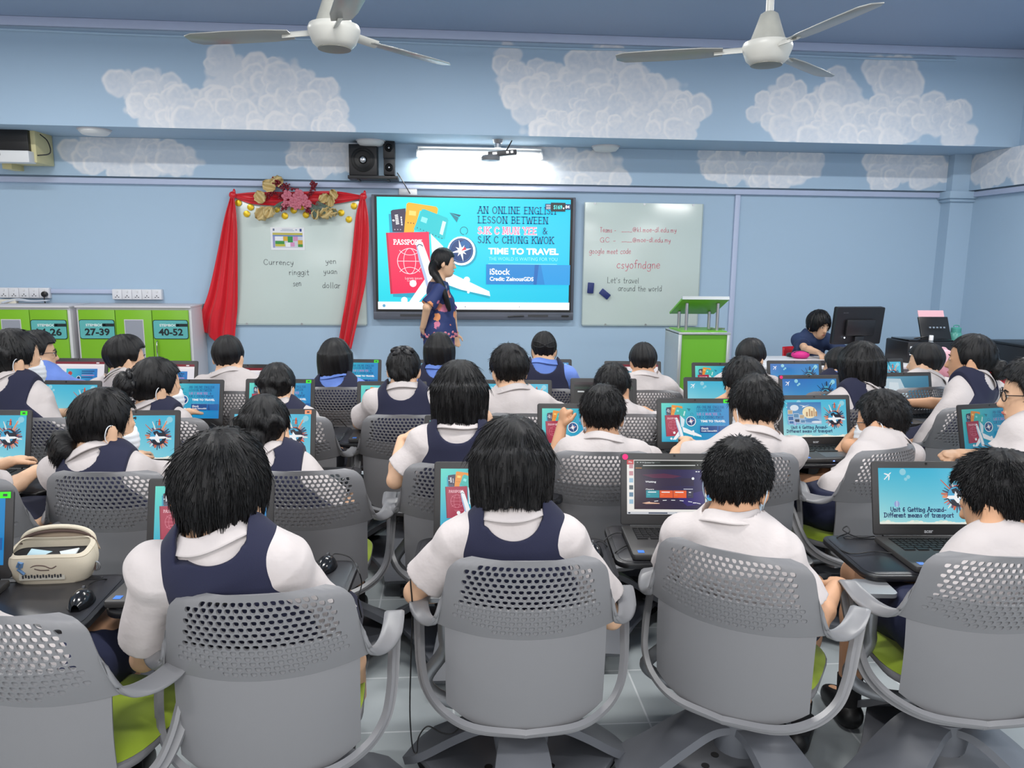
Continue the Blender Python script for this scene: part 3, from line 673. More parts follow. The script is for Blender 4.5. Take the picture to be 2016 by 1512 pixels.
mb = MB(); mb.tube([(.33, -.095, .035), (.41, -.095, .04), (.49, -.095, .042)], .007, 8); pen = mb.build('stylus', M['black']); pen.location = t0; tag(pen, 'black stylus resting on the lower bar of the display panel', 'stylus')

# --- whiteboards
M['board'] = mat('glassy_white_board', rgb(206, 220, 216), .22, coat=.3, var=.03, vscale=2.5)
M['board_edge'] = mat('board_edge', rgb(170, 186, 188), .35)
M['ink'] = mat('grey_black_marker', rgb(62, 66, 74), .5); M['ink_red'] = mat('rose_red_marker', rgb(214, 84, 112), .5)
def board(name_x0, x1, z0, z1, label, standoffs):
    x0 = name_x0; b = empty('whiteboard', ((x0+x1)/2, WY, z0), 0, label, 'whiteboard'); w = x1-x0; h = z1-z0
    MB().box((0, -.02, h/2), (w, .012, h)).build('board_surface', M['board'], b, bevel=.002)
    MB().box((0, -.018, -.006), (w, .02, .012)).box((-w/2-.004, -.019, h/2), (.008, .015, h)).box((w/2+.004, -.019, h/2), (.008, .015, h)).build('edge_trim', M['board_edge'], b, smooth=False)
    for u, v in standoffs:
        MB().cyl((u*w, -.03, v*h), (u*w, -.003, v*h), .011).build('standoff', M['metal'], b)
    return b
p = aty(467, 637, WY); q = aty(717, 400, WY)
wb1 = board(p.x, q.x, p.z, q.z+.02, 'whiteboard framed by red drapes with currency words written on it', ((-.42, .0), (0, .0), (.42, .0)))
p = aty(1145.5, 638.5, WY); q = aty(1382, 402, WY)
wb2 = board(p.x, q.x, p.z, q.z, 'whiteboard right of the display panel with red and black handwriting', ((-.42, .99), (0, .99), (.42, .99), (-.3, .0), (.05, .0)))
YB = WY-.027
for t, x, y, w, h in (('Currency', 519, 521, 59, .05), ('ringgit', 569, 541, 40, .05), ('sen', 577, 563, 17, .055), ('yen', 641, 519, 22, .05), ('yuan', 637, 539, 28, .05), ('dollar', 635, 567, 36, .055)):
    wall_write('handwriting', t, x, y, w, h, M['ink'], .0042, wb1, YB)
for t, x, y, w, h, m in (('Teams -', 1181, 457, 33, .045, 'ink_red'), ('____@kl.moe-dl.edu.my', 1224, 456, 111, .045, 'ink_red'), ('GC -', 1181, 477, 33, .045, 'ink_red'), ('____@moe-dl.edu.my', 1224, 476, 99, .045, 'ink_red'),
                         ('google meet code', 1160, 499, 84, .05, 'ink_red'), ('csyofndgne', 1214, 528, 88, .075, 'ink_red'), ("Let's travel", 1195, 557, 65, .055, 'ink'), ('around the world', 1217, 573, 88, .055, 'ink')):
    wall_write('handwriting', t, x, y, w, h, M[m], .0038 if h < .07 else .005, wb2, YB)
mE = mat('blue_felt_eraser', rgb(38, 62, 150), .7)
for px, py, r, l in ((1163, 567, 4, 'blue board eraser standing upright on the right whiteboard'), (1191, 579, -52, 'blue board eraser stuck at a slant on the right whiteboard')):
    p = aty(px, py, WY-.045); e = empty('board_eraser', p, 0, l, 'eraser')
    MB().box((0, .006, 0), (.06, .022, .105), rot=RY(r)).build('felt_pad', mE, e, bevel=.004); MB().box((0, -.01, 0), (.056, .012, .1), rot=RY(r)).build('cap', mat('dark_blue_cap', rgb(30, 46, 110), .5), e, bevel=.003)
# timetable sheet
p0 = aty(534, 492, YB); p1 = aty(599, 448, YB); w, h = p1.x-p0.x, p1.z-p0.z
tt = empty('timetable_sheet', (p0.x, YB, p0.z), 0, 'printed colour timetable sheet taped to the left whiteboard', 'sheet')
MB().box((w/2, -.001, h/2), (w, .002, h)).build('paper', mat('white_paper', rgb(236, 238, 242), .6), tt, smooth=False)
cells = [(.06, .1, .94, .76, (206, 208, 220)), (.06, .66, .94, .76, (196, 186, 92)), (.06, .6, .94, .66, (110, 140, 196)), (.06, .1, .12, .6, (150, 150, 200)), (.13, .26, .4, .4, (62, 150, 72)), (.13, .16, .42, .26, (196, 190, 70)),
         (.37, .4, .5, .6, (222, 178, 60)), (.5, .34, .65, .6, (52, 148, 74)), (.66, .4, .8, .6, (212, 150, 190)), (.58, .16, .7, .34, (216, 150, 196)), (.8, .26, .94, .44, (212, 170, 60)), (.8, .14, .94, .26, (70, 150, 70)), (.13, .42, .36, .6, (238, 240, 244)), (.44, .14, .57, .32, (240, 240, 244)),
         (.07, .84, .12, .94, (110, 120, 150)), (.86, .82, .92, .94, (60, 76, 150)), (.34, .9, .66, .92, (150, 160, 190)), (.3, .84, .7, .86, (150, 160, 190)), (.74, .86, .78, .92, (150, 170, 200))]
for i, (x0, y0, x1, y1, c) in enumerate(cells):
    nm = 'printed_block' if i else 'printed_table'
    MB().box(((x0+x1)/2*w, -.0025-.0004*(i > 0), (y0+y1)/2*h), ((x1-x0)*w, .0008, (y1-y0)*h)).build(nm, mat('ink_%d' % i, rgb(*c), .6), tt, smooth=False)

# --- red satin drape
M['satin'] = mat('red_satin', rgb(214, 20, 40), .3, sheen=.3)
dr = empty('red_drape', aty(580, 390, WY-.03), 0, 'red satin drape swagged over and hanging down both sides of the whiteboard', 'drape')
dl = Vector(dr.location)
def cloth(name, left, right, amp, folds, Y, hem=0.0, hor=False):
    """sheet between two edge lines given as picture points lying Y deep"""
    L = spline([aty(a, b, Y) for a, b in left], 8); R = spline([aty(a, b, Y) for a, b in right], 8); n = min(len(L), len(R))-1
    def fn(u, v):
        k = min(int(v*n), n-1); t = v*n-k; a = L[k].lerp(L[k+1], t); b = R[k].lerp(R[k+1], t); p = a.lerp(b, u)
        tight = min(1, .25+v*1.1) if not hor else .25+math.sin(math.pi*v)*.75
        d = amp*tight*(math.sin(u*folds*6.283+v*2.0+.6*math.sin(v*5))+.35*math.sin(u*folds*13.1-v*4)+.3*math.sin(v*9+u*5))
        return p-YV*(d+amp*1.4)+ZV*(hem*v*v*math.sin(u*7.5)) - dl
    mb = MB(); mb.grid(fn, 46, 50); o = mb.build(name, M['satin'], dr, angle=180); md = o.modifiers.new('thickness', 'SOLIDIFY'); md.thickness = .003; md.offset = 0
    return o
cloth('left_drop', [(456, 386), (444, 430), (430, 500), (413, 575), (396, 625), (391, 655)], [(462, 383), (468, 440), (469, 520), (468, 600), (465, 640), (462, 684)], .022, 2.6, WY-.05, .03)
cloth('right_drop', [(710, 390), (701, 430), (694, 500), (684, 575), (676, 625), (669, 668)], [(719, 388), (726, 430), (727, 480), (722, 550), (708, 620), (693, 690)], .022, 2.2, WY-.05, .02)
cloth('swag', [(458, 383), (500, 379), (580, 378), (660, 377), (718, 386)], [(460, 388), (500, 402), (580, 405), (660, 401), (712, 391)], .014, 1.7, WY-.045, hor=True)
mb = MB()
for px, py in ((458, 384), (715, 387)): mb.ell(aty(px, py, WY-.075)-dl, (.035, .025, .035)); mb.ell(aty(px+3, py-6, WY-.075)-dl, (.014, .012, .03))
mb.build('knot', M['satin'], dr)
# --- gold coins stuck along the top of the board
M['coin'] = mat('shiny_yellow_foil', rgb(226, 190, 40), .3, metal=.35)
coins = [(469.5, 399.5, 'under the left corner knot of the red drape'), (493.5, 408, 'upper one of a pair near the left drape'), (486, 421, 'lower one of a pair near the left drape'), (545, 412, 'beside the lower left gold leaf of the garland'),
         (561, 425, 'lowest in the middle of the board under the garland'), (578.5, 414, 'just above the lowest middle coin'), (594, 407.5, 'tucked under the pink flowers of the garland'), (602.5, 423, 'below the right berries of the garland'), (672, 419, 'right of the garland leaves'), (687, 432, 'lowest one beside the right drape'), (697, 405.5, 'under the right corner of the swag')]
for x, y, l in coins:
    p = aty(x, y, YB); c = empty('gold_coin', p, 0, 'gold foil coin '+l, 'coin', 'gold coins on the left whiteboard')
    MB().lathe([(.027, 0), (.031, .003), (.031, .007), (.027, .009)], n=20, rot=RX(90)).build('disc', M['coin'], c); MB().lathe([(.017, 0), (.017, .0105), (.006, .012)], n=12, rot=RX(90)).build('embossed_mark', M['gold'], c)
# --- flower garland
M['leafgold'] = mat('pale_gold_gauze_leaf', rgb(206, 182, 126), .45, metal=.12); M['pink'] = mat('dusky_pink_petals', rgb(196, 110, 128), .6); M['berry'] = mat('wine_red_berries', rgb(120, 16, 36), .4); M['sprig'] = mat('grey_green_sprig', rgb(92, 112, 100), .6)
gl = empty('flower_garland', aty(590, 392, WY-.09), 0, 'garland of pink flowers, wine red berries and gold leaves over the swag', 'garland'); g0 = Vector(gl.location)
def G(px, py, y=WY-.1): return aty(px, py, y)-g0
r = random.Random(4)
for px, py, a, s in ((512, 388, 20, .085), (530, 366, 60, .09), (545, 357, 100, .085), (517, 421, -60, .1), (530, 418, -40, .08), (638, 390, 120, .07), (650, 397, 160, .075), (657, 383, 200, .065), (623, 422, -30, .07), (643, 420, -70, .085), (656, 418, -100, .06)):
    c = G(px, py, WY-.11+r.uniform(-.02, .01)); mb = MB(); ca, sa = math.cos(math.radians(a)), math.sin(math.radians(a))
    def leaf(u, v):
        t = v*2-1; w = s*.62*math.sqrt(max(0, 1-t*t))*(1+.12*math.sin(v*20)); x = (u-.5)*2*w; z = t*s*.75
        return c+Vector((x*ca-z*sa, -.02*math.sin(u*9+v*4)-.02*abs(u-.5), x*sa+z*ca))
    mb.grid(leaf, 8, 10); ob = mb.build('gold_leaf', M['leafgold'], gl, angle=180); md = ob.modifiers.new('thickness', 'SOLIDIFY'); md.thickness = .002
for px, py, s in ((565, 385, .055), (588, 384, .06), (577, 398, .055), (597, 392, .055), (605, 402, .05), (585, 405, .05), (562, 402, .04)):
    c = G(px, py, WY-.13); mb = MB()
    for k in range(9):
        a = k*2.4; t = .35 if k < 3 else .8; d = Vector((math.cos(a)*t, -.45+.2*t, math.sin(a)*t))*s*.7
        mb.ell(c+d, (s*.36, s*.16, s*.4), rot=RY(-math.degrees(a)+90) @ RX(20), n=10, m=6)
    mb.ell(c+Vector((0, -s*.4, 0)), (s*.2,)*3, n=8, m=6); mb.build('flower', M['pink'], gl)
for pts in (((575, 392), (560, 372), (545, 360)), ((560, 392), (540, 382), (527, 386)), ((552, 384), (566, 372), (541, 354)), ((600, 392), (612, 378), (622, 362)), ((570, 400), (562, 406), (558, 412)), ((602, 400), (606, 412), (608, 420)), ((590, 378), (560, 363), (538, 356)), ((612, 380), (618, 366), (614, 360))):
    P = spline([G(a, b, WY-.125) for a, b in pts], 6); mb = MB(); mb.tube(P, .003, 6)
    for k, q in enumerate(P[1:]):
        for j in range(3): mb.ell(q+Vector((r.uniform(-.02, .02), r.uniform(-.02, .01), r.uniform(-.02, .02))), (.0085,)*3, n=8, m=5)
    mb.build('berry_spray', M['berry'], gl)
for pts in (((560, 395), (545, 402), (532, 414)), ((612, 400), (630, 410), (648, 424)), ((605, 405), (618, 415), (626, 424)), ((625, 396), (642, 404), (664, 417))):
    P = spline([G(a, b, WY-.115) for a, b in pts], 7); mb = MB(); mb.tube(P, .0025, 6)
    for k, q in enumerate(P):
        for sg in (-1, 1): mb.tube([q, q+Vector((sg*.012, -.006, -.022)), q+Vector((sg*.02, -.004, -.04))], [.003, .004, .001], 5)
    mb.build('green_sprig', M['sprig'], gl)

# --- green lockers with label plates
M['green'] = mat('lime_green_laminate', rgb(122, 182, 30), .38); M['carcass'] = mat('pale_grey_laminate', rgb(208, 206, 212), .45)
M['mesh'] = mat('frosted_grey_pane', rgb(150, 154, 166), .3); M['plate'] = mat('teal_label_plate', rgb(92, 176, 176), .4); M['plate_ink'] = mat('label_black', rgb(18, 30, 36), .5); M['plate_w'] = mat('label_white', rgb(226, 236, 236), .5)
CF = WY-.42
def label_plate(text, cx, cz, parent, w=.3, h=.165):
    y = -.426-.002; o = MB(); o.rbox((cx, y, cz), (w, h, .004), .018, rot=RX(90)); pl = o.build('label_plate', M['plate'], parent)
    MB().rbox((cx, y+.0012, cz), (w+.01, h+.01, .003), .02, rot=RX(90)).build('plate_rim', M['plate_ink'], pl)
    MB().box((cx+w*.33, y-.003, cz+h*.24), (w*.34, .001, h*.16)).build('title_bar', M['plate_ink'], pl, smooth=False)
    for t, x, z, s, m, tw in (('STEMBOOK', -w*.32, h*.17, .03, 'plate_w', w*.6), (text, -w*.36, -h*.32, .085, 'plate_ink', w*.72)):
        V, F = font_mesh(t, s, .03*s); a = min(p[0] for p in V); b = max(p[0] for p in V); k = tw/(b-a)
        mb = MB(); mb.add([(cx+x+(p[0]-a)*k, y-.0035, cz+z+p[1]) for p in V], F); mb.build('lettering', M[m], pl, smooth=False, clean=False)
def handle(x, z, parent):
    mb = MB(); mb.tube(spline([(x, -.428, z+.075), (x, -.45, z+.06), (x, -.455, z), (x, -.45, z-.06), (x, -.428, z-.075)], 5), .006, 8); return mb.build('handle', M['chrome'], parent)
def locker(x0, x1, doors, label, dy=0.0):
    c = empty('locker_cabinet', ((x0+x1)/2, WY-.005+dy, 0), 0, label, 'cabinet', 'green lockers'); w = x1-x0; H = 1.055
    MB().box((0, -.2, H/2), (w-.01, .4, H-.0)).build('body', M['carcass'], c, bevel=.004); MB().box((0, -.21, H+.008), (w, .43, .018)).build('top', M['carcass'], c, bevel=.004)
    dw = (w-.05)/3
    for i, (kind, txt) in enumerate(doors):
        cx = -w/2+.025+dw*(i+.5); MB().box((cx, -.411, H/2+.01), (dw-.006, .022, H-.06)).build('door', M['green'], c, bevel=.002); d = c.children[-1]
        if kind == 'glass':
            MB().box((cx, -.4225, .72), (.17, .004, .46)).build('window_trim', M['carcass'], d, smooth=False); MB().box((cx, -.425, .72), (.155, .004, .445)).build('pane', M['mesh'], d, smooth=False)
            handle(cx-dw*.42, .7, d); 
        elif kind == 'L': label_plate(txt, cx, .86, d); handle(cx+dw*.4, .68, d); MB().cyl((cx+dw*.4, -.435, .53), (cx+dw*.4, -.42, .53), .013, n=12).build('lock', M['chrome'], d)
        else: label_plate(txt, cx, .86, d); handle(cx-dw*.38, .68, d); MB().cyl((cx-dw*.38, -.435, .53), (cx-dw*.38, -.42, .53), .013, n=12).build('lock', M['chrome'], d)
    return c
pa = aty(147, 605, CF).x; pb = aty(376, 605, CF).x
locker(pa, pb, (('L', '27-39'), ('glass', ''), ('R', '40-52')), 'green locker cabinet with doors labelled 27-39 and 40-52')
locker(pa-.03-(pb-pa), pa-.03, (('L', '1-13'), ('glass', ''), ('R', '14-26')), 'green locker cabinet with the door labelled 14-26', -.03)
# --- socket strips and trunking above the lockers
M['sock'] = mat('white_socket_plastic', rgb(226, 228, 234), .4)
def sockets(x0, x1, y, plug, label):
    a = aty(x0, y, WY); b = aty(x1, y, WY); s = empty('socket_strip', ((a.x+b.x)/2, WY, a.z), 0, label, 'socket'); w = b.x-a.x
    MB().box((0, -.022, 0), (w, .044, .098)).build('back_box', M['sock'], s, bevel=.004)
    for i in range(5):
        x = -w/2+w*(i+.5)/5; MB().box((x, -.047, 0), (w/5-.004, .008, .09)).build('socket_plate', M['sock'], s, bevel=.002); pl = s.children[-1]
        MB().box((x+.005, -.054, .028), (.014, .006, .016)).build('switch', M['white'], pl, smooth=False)
        MB().box((x, -.0516, -.012), (.007, .002, .012)).box((x-.014, -.0516, -.026), (.012, .002, .006)).box((x+.014, -.0516, -.026), (.012, .002, .006)).build('pin_holes', M['dkgrey'], pl, smooth=False)
    return s
sockets(3, 102, 576, True, 'white socket strip with a black plug in its last outlet'); sockets(225, 322, 579, False, 'white socket strip above the 27-39 lockers with no plug')
p = aty(90, 579, WY-.05); mb = MB(); mb.lathe([(.014, 0), (.026, .008), (.026, .035), (.016, .042)], n=14, rot=RX(90)); mb.tube([(0, -.03, -.02), (0, -.034, -.06), (.005, -.03, -.085)], .005, 8); o = mb.build('power_plug', M['black'], None, loc=p); tag(o, 'black power plug in the left socket strip', 'plug')
a = aty(102, 573, WY); b = aty(225, 575, WY); struct('trim_12', MB().box(((a.x+b.x)/2, WY-.012, a.z), (b.x-a.x, .024, .04)), M['rail'], bevel=.003)
p = aty(45, 591, WY-.1); mb = MB()
for k in range(5): mb.tube(spline([(-.22+.02*k, -.02*k, -.02), (-.05, -.01*k, .012*(k % 2)), (.1, -.015*k, -.005), (.24, -.01*k, .0)], 6), .006, 6)
o = mb.build('cable_bundle', mat('milky_cable', rgb(200, 208, 220), .4), None, loc=(p.x, p.y, p.z)); tag(o, 'bundle of pale cables lying on the left locker top', 'cable')
p = aty(12, 594, WY-.12); o = MB().box((0, 0, 0), (.2, .05, .045)).build('extension_block', mat('cream_plastic', rgb(224, 220, 206), .5), None, loc=p, bevel=.006); tag(o, 'cream extension block beside the cables on the left locker top', 'extension block')

# --- wall speakers on their shelf
M['spk'] = mat('black_vinyl_box', rgb(26, 26, 30), .42)
YS = WY-.06
a = aty(686, 349, YS-.15); b = aty(784, 349, YS-.15)
sh = empty('speaker_shelf', ((a.x+b.x)/2, YS, a.z), 0, 'black wall shelf holding the loudspeakers left of the lamp', 'shelf'); w = b.x-a.x
MB().box((0, -.1, .0), (w, .2, .03)).build('board', M['spk'], sh, bevel=.003)
for x in (-w*.3, w*.3): MB().box((x, -.09, -.02), (.02, .16, .012)).build('bracket', M['spk'], sh, smooth=False)
def speaker(px0, px1, py0, py1, cones, label, name, dep):
    A = aty(px0, py1, YS-.15); B = aty(px1, py0, YS-.15); w, h = B.x-A.x, B.z-A.z; s = empty(name, ((A.x+B.x)/2, YS-.15+dep/2-.02, A.z), 0, label, 'speaker')
    MB().box((0, 0, h/2), (w, dep, h)).build('cabinet', M['spk'], s, bevel=.005)
    for z, r in cones:
        k = MB().lathe([(r, 0), (r*1.05, .006), (r*.92, .012), (r*.84, .008), (r*.7, .014), (r*.35, -.0), (r*.3, .0)], c=(0, -dep/2, z*h), n=28, rot=RX(90)).build('cone', mat('rubber', rgb(16, 16, 18), .5), s)
        MB().ell((0, -dep/2-.006, z*h), (r*.3, r*.18, r*.3)).build('dust_cap', M['metal'], k)
    return s
speaker(688, 742, 285, 345, ((.5, .105),), 'large black subwoofer with one big cone on the wall shelf', 'subwoofer', .18)
speaker(756, 777, 312, 345, ((.45, .036),), 'small black satellite speaker, lower of the two stacked', 'satellite_speaker', .11); speaker(755, 777, 278, 312, ((.6, .036),), 'small black satellite speaker, upper of the two stacked', 'satellite_speaker', .11)
mb = MB(); mb.tube(spline([aty(782, 340, YS-.03), aty(790, 352, YS-.03), aty(796, 362, YS-.02), aty(809, 384, WY-.03)], 6), .005, 6); tag(mb.build('speaker_cable', M['black']), 'thin black cable running down from the wall speakers', 'cable')
a = aty(786, 384, WY); b = aty(821, 368, WY); o = MB().box(((a.x+b.x)/2, WY-.02, (a.z+b.z)/2), (b.x-a.x, .04, b.z-a.z)).build('outlet_box', mat('grey_white_plastic', rgb(196, 200, 206), .5), None, bevel=.003); tag(o, 'pale outlet box on the wall just above the display panel', 'outlet')

# --- fluorescent lamp on the strip
a = aty(820, 312, YS-.05); b = aty(1068, 312, YS-.05); L = b.x-a.x
lp = empty('wall_lamp', ((a.x+b.x)/2, YS, a.z), 0, 'bright fluorescent lamp fixed to the wall over the display panel', 'lamp')
MB().box((0, -.02, .085), (L-.02, .04, .06)).build('housing', M['white'], lp, bevel=.004)
mT = mat('lit_tube', rgb(255, 252, 240), .4, emit=16)
mb = MB(); mb.cyl((-L/2+.03, -.06, .04), (L/2-.03, -.06, .04), .016, n=12).build('tube', mT, lp)
for s in (-1, 1): MB().box((s*(L/2-.012), -.05, .045), (.024, .06, .07)).build('end_cap', M['white'], lp, bevel=.004)
MB().grid(lambda u, v: (-L/2+.02+(L-.04)*u, -.02-.06*math.sin(v*2.2), .115-.11*v), 2, 8).build('reflector', M['white'], lp)
lt = area_light('lamp_glow', (lp.location.x, YS-.12, lp.location.z+.02), L-.1, .05, 15, (1, .98, .9), (math.radians(55), 0, 0))
# --- device hanging from the beam in front of the lamp
p = aty(982, 307, 7.15)
dv = empty('ceiling_device', (p.x, 7.15, BZ), 0, 'small projector-like device hanging from the beam in front of the lamp', 'projector'); h = BZ-p.z
MB().cyl((-.01, 0, 0), (-.01, 0, -h*.5), .03).lathe([(.05, 0), (.04, -.03), (.02, -.04)], c=(-.01, 0, 0), n=16).build('mount', M['metal'], dv)
MB().lathe([(.02, -.05), (.085, -.045), (.09, -.02), (.075, .0), (.02, .008)], c=(-.075, -.02, -h), n=24).build('disc_body', mat('grey_plastic', rgb(120, 122, 126), .4), dv)
MB().box((.03, 0, -h+.02), (.26, .1, .045), rot=RY(-6)).build('body', M['dkgrey'], dv, bevel=.006)
for x in (-.04, .075, .115): MB().box((x, -.053, -h+.02+x*.1), (.04 if x < 0 else .022, .004, .02), rot=RY(-6)).build('indicator_window', mat('white_window', rgb(240, 240, 240), .3, emit=.8), dv, smooth=False)
MB().tube([(.06, .02, -h+.03), (.12, .03, 0)], .006, 6).build('cable', M['black'], dv)
# --- round detectors under the beam
for px, py, l in ((186, 257, 'white round detector under the beam above the left wall cloud'), (730, 279, 'white round detector under the beam above the subwoofer'), (1188, 293, 'white round detector under the beam right of the lamp')):
    p = atz(px, py, BZ-.01); s = empty('smoke_detector', (p.x, min(max(p.y, 7.0), 7.4), BZ), 0, l, 'detector')
    MB().lathe([(.125, 0), (.125, -.02), (.1, -.045), (.06, -.05)], n=28).build('cover', M['white'], s); MB().lathe([(.135, 0), (.135, -.008)], n=28).build('base_ring', M['carcass'], s)
# --- boxed unit high on the left
p = aty(22, 288, 7.2)
bx = empty('wall_bracket_unit', (p.x, WY, p.z), 0, 'black screen with a white box below it on a cream wall bracket, top left', 'monitor unit')
MB().box((.02, -.22, .02), (.34, .3, .3)).build('bracket', mat('cream_metal', rgb(214, 206, 158), .5), bx, bevel=.006)
MB().box((-.04, -.39, .07), (.38, .05, .22)).build('screen_body', M['black'], bx, bevel=.006)
MB().box((-.03, -.4, -.09), (.4, .12, .1)).build('device_box', M['white'], bx, bevel=.008)
MB().box((-.09, -.463, -.075), (.05, .004, .02)).build('display_window', M['black'], bx, smooth=False)
MB().tube(spline([(.2, -.3, .12), (.26, -.3, .06), (.27, -.3, -.04), (.18, -.36, -.07)], 6), .005, 6).build('cable', M['black'], bx)
p = aty(0, 323, 7.2); o = MB().box((0, 0, 0), (.08, .2, .05)).build('wall_cleat', mat('cream_metal_b', rgb(214, 206, 158), .5), None, loc=(p.x-.02, WY-.1-.06, p.z)); tag(o, 'short cream cleat on the wall under the white box', 'bracket')

# --- lectern
p0 = atz(1337, 656, .97); p1 = atz(1446, 658, .97); w = p1.x-p0.x
M['lgreen'] = mat('leaf_green_laminate', rgb(108, 180, 50), .4); M['alu'] = mat('aluminium_edge', rgb(188, 194, 196), .35, metal=.6)
lc = empty('lectern', ((p0.x+p1.x)/2, p0.y+.2, 0), 0, 'green lectern with silver edges and a slanted top on steel posts', 'lectern')
MB().box((0, 0, .485), (w-.05, .36, .95)).build('body', M['lgreen'], lc, smooth=False)
for sx in (-1, 1): MB().box((sx*(w/2-.014), 0, .485), (.028, .385, .97)).build('side_edge', M['alu'], lc, bevel=.004)
MB().box((0, 0, .966), (w, .39, .02)).build('top_rim', M['alu'], lc, bevel=.004); MB().box((0, -.0, .978), (w-.05, .34, .012)).build('shelf', M['lgreen'], lc, smooth=False)
for sx in (-.3, .3): MB().cyl((sx*w, -.1, .98), (sx*w, -.1, 1.2), .013).build('post', M['metal'], lc); MB().cyl((sx*w, .1, .98), (sx*w, .1, 1.12), .013).build('post', M['metal'], lc)
MB().box((0, 0, 1.17), (w*.9, .36, .018), rot=RX(-22)).build('slanted_top', M['lgreen'], lc, bevel=.003); MB().box((0, -.168, 1.243), (w*.9, .012, .026), rot=RX(-22)).build('top_edge', M['alu'], lc, smooth=False)
mb = MB(); mb.tube([(.06, -.08, .992), (.14, -.05, .996), (.2, -.08, .994)], .008, 6); tag(mb.build('microphone_clip', M['metal'], None, loc=lc.location), 'small metal clip lying on the lectern shelf', 'clip')

# --- teacher's desk and what stands on it
dY = 6.45; DZ = .745
a = atz(1500, 716, DZ); b = atz(1862, 722, DZ)
M['desk'] = mat('white_desk_laminate', rgb(222, 222, 226), .35); M['desk_g'] = mat('pale_grey_panel', rgb(196, 197, 202), .45)
yd = (a.y+b.y)/2-.05
ds = empty('teacher_desk', ((a.x+b.x)/2+.1, yd+.3, 0), 0, "white teacher's desk with a grey front panel by the wall", 'desk'); w = b.x-a.x+.3
MB().box((0, 0, DZ-.0125), (w, .62, .025)).build('desktop', M['desk'], ds, bevel=.004)
MB().box((0, -.24, .37), (w-.08, .02, .68)).build('front_panel', M['desk_g'], ds, smooth=False)
for s in (-1, 1): MB().box((s*(w/2-.03), 0, .36), (.03, .56, .72)).build('side_panel', M['desk_g'], ds, smooth=False)
MB().box((-.05, -.315, .72), (.22, .03, .03)).build('drawer_handle', M['white'], ds, smooth=False)
YD = yd+.3
# monitor seen from behind
p = aty(1689, 668, YD+.0); mo = empty('desktop_monitor', (p.x+.0, YD+.02, DZ), -8, 'black computer monitor seen from behind on the white desk', 'monitor')
MB().rbox((0, 0, .285), (.43, .3, .035), .012, rot=RX(96)).build('back_cover', M['spk'], mo); MB().rbox((0, .022, .285), (.435, .305, .012), .012, rot=RX(96)).build('screen_bezel', M['black'], mo)
MB().box((0, -.03, .27), (.26, .03, .13), rot=RX(6)).build('rear_hump', M['spk'], mo, bevel=.01)
MB().box((0, -.02, .1), (.08, .03, .2)).build('stand_neck', M['spk'], mo, bevel=.004); MB().rbox((0, 0, .008), (.26, .2, .016), .03).build('stand_foot', M['black'], mo)
V, F = font_mesh('acer', .03, .0005); mb = MB(); mb.add([(-.16+p_[0], -.024-.005, .385+p_[1]) for p_ in V], F); mb.build('maker_mark', mat('grey_mark', rgb(70, 70, 76), .4), mo, smooth=False, clean=False)
MB().ell((-.13, -.024, .19), (.006, .004, .006)).build('power_light', mat('white_led', rgb(220, 235, 255), .3, emit=3), mo)
for x in (-.07, -.035, -.005): MB().box((x, -.05, .1), (.02, .006, .06), rot=RY(14)).build('port_label', M['white'], mo, smooth=False)
# mouse, pink pouch, keyboard clutter
p = atz(1556, 702, DZ); o = MB().ell((0, 0, .012), (.03, .05, .022)).build('computer_mouse', M['black'], None, loc=(p.x, p.y, DZ)); tag(o, "black mouse under the seated woman's hand", 'mouse'); HANDM = Vector(p)
p = atz(1573, 705, DZ); pk = empty('pink_pouch', (p.x, p.y-.02, DZ), 10, 'bright pink pouch on the white desk beside the mouse', 'pouch')
mP = mat('magenta_cloth', rgb(206, 36, 130), .6); MB().ell((0, 0, .03), (.075, .05, .035), n=18).build('body', mP, pk); mb = MB(); mb.tube(spline([(-.06, -.02, .05), (0, -.012, .066), (.06, -.02, .05)], 6), .004, 6); mb.build('zip', M['black'], pk)
p = atz(1620, 712, DZ); o = MB().box((0, 0, .012), (.36, .14, .02)).build('keyboard', M['black'], None, loc=(p.x, YD-.2, DZ), bevel=.004); tag(o, 'black keyboard and cable lying in front of the monitor foot', 'keyboard')
# printer with pink paper
a = atz(1746, 706, DZ); b = atz(1850, 706, DZ); pr = empty('printer', ((a.x+b.x)/2, YD, DZ), 0, 'black printer with pink paper in its raised rear tray', 'printer'); w = (b.x-a.x)
MB().box((0, .02, .085), (w, .32, .17)).build('body', M['spk'], pr, bevel=.012); MB().box((-.02, .02, .176), (w*.8, .26, .012)).build('top_lid', mat('gloss_black', rgb(14, 14, 16), .15), pr, bevel=.004)
MB().box((w*.22, .05, .25), (w*.55, .02, .22), rot=RX(-24)).build('paper_tray', M['black'], pr, bevel=.006); MB().box((w*.22, .09, .31), (w*.48, .004, .2), rot=RX(-24)).build('pink_paper', mat('pink_paper', rgb(226, 176, 186), .6), pr, smooth=False)
for i in range(5): MB().box((w*.1+i*.03, .025, .27), (.016, .004, .012), rot=RX(-24)).build('button', M['metal'], pr, smooth=False)
MB().box((-w*.44, -.142, .1), (.02, .002, .07)).build('label_strip', M['white'], pr, smooth=False)
MB().tube(spline([(-.1, 0, .182), (-.02, -.03, .2), (.05, 0, .2), (.1, .04, .182)], 6), .006, 6).build('cable', M['black'], pr)
p = atz(1759, 700, DZ); p = atz(1788, 708, DZ)
M['clear'] = mat('clear_plastic', rgb(226, 234, 238), .12); M['clear'].node_tree.nodes['Principled BSDF'].inputs['Transmission Weight'].default_value = .75
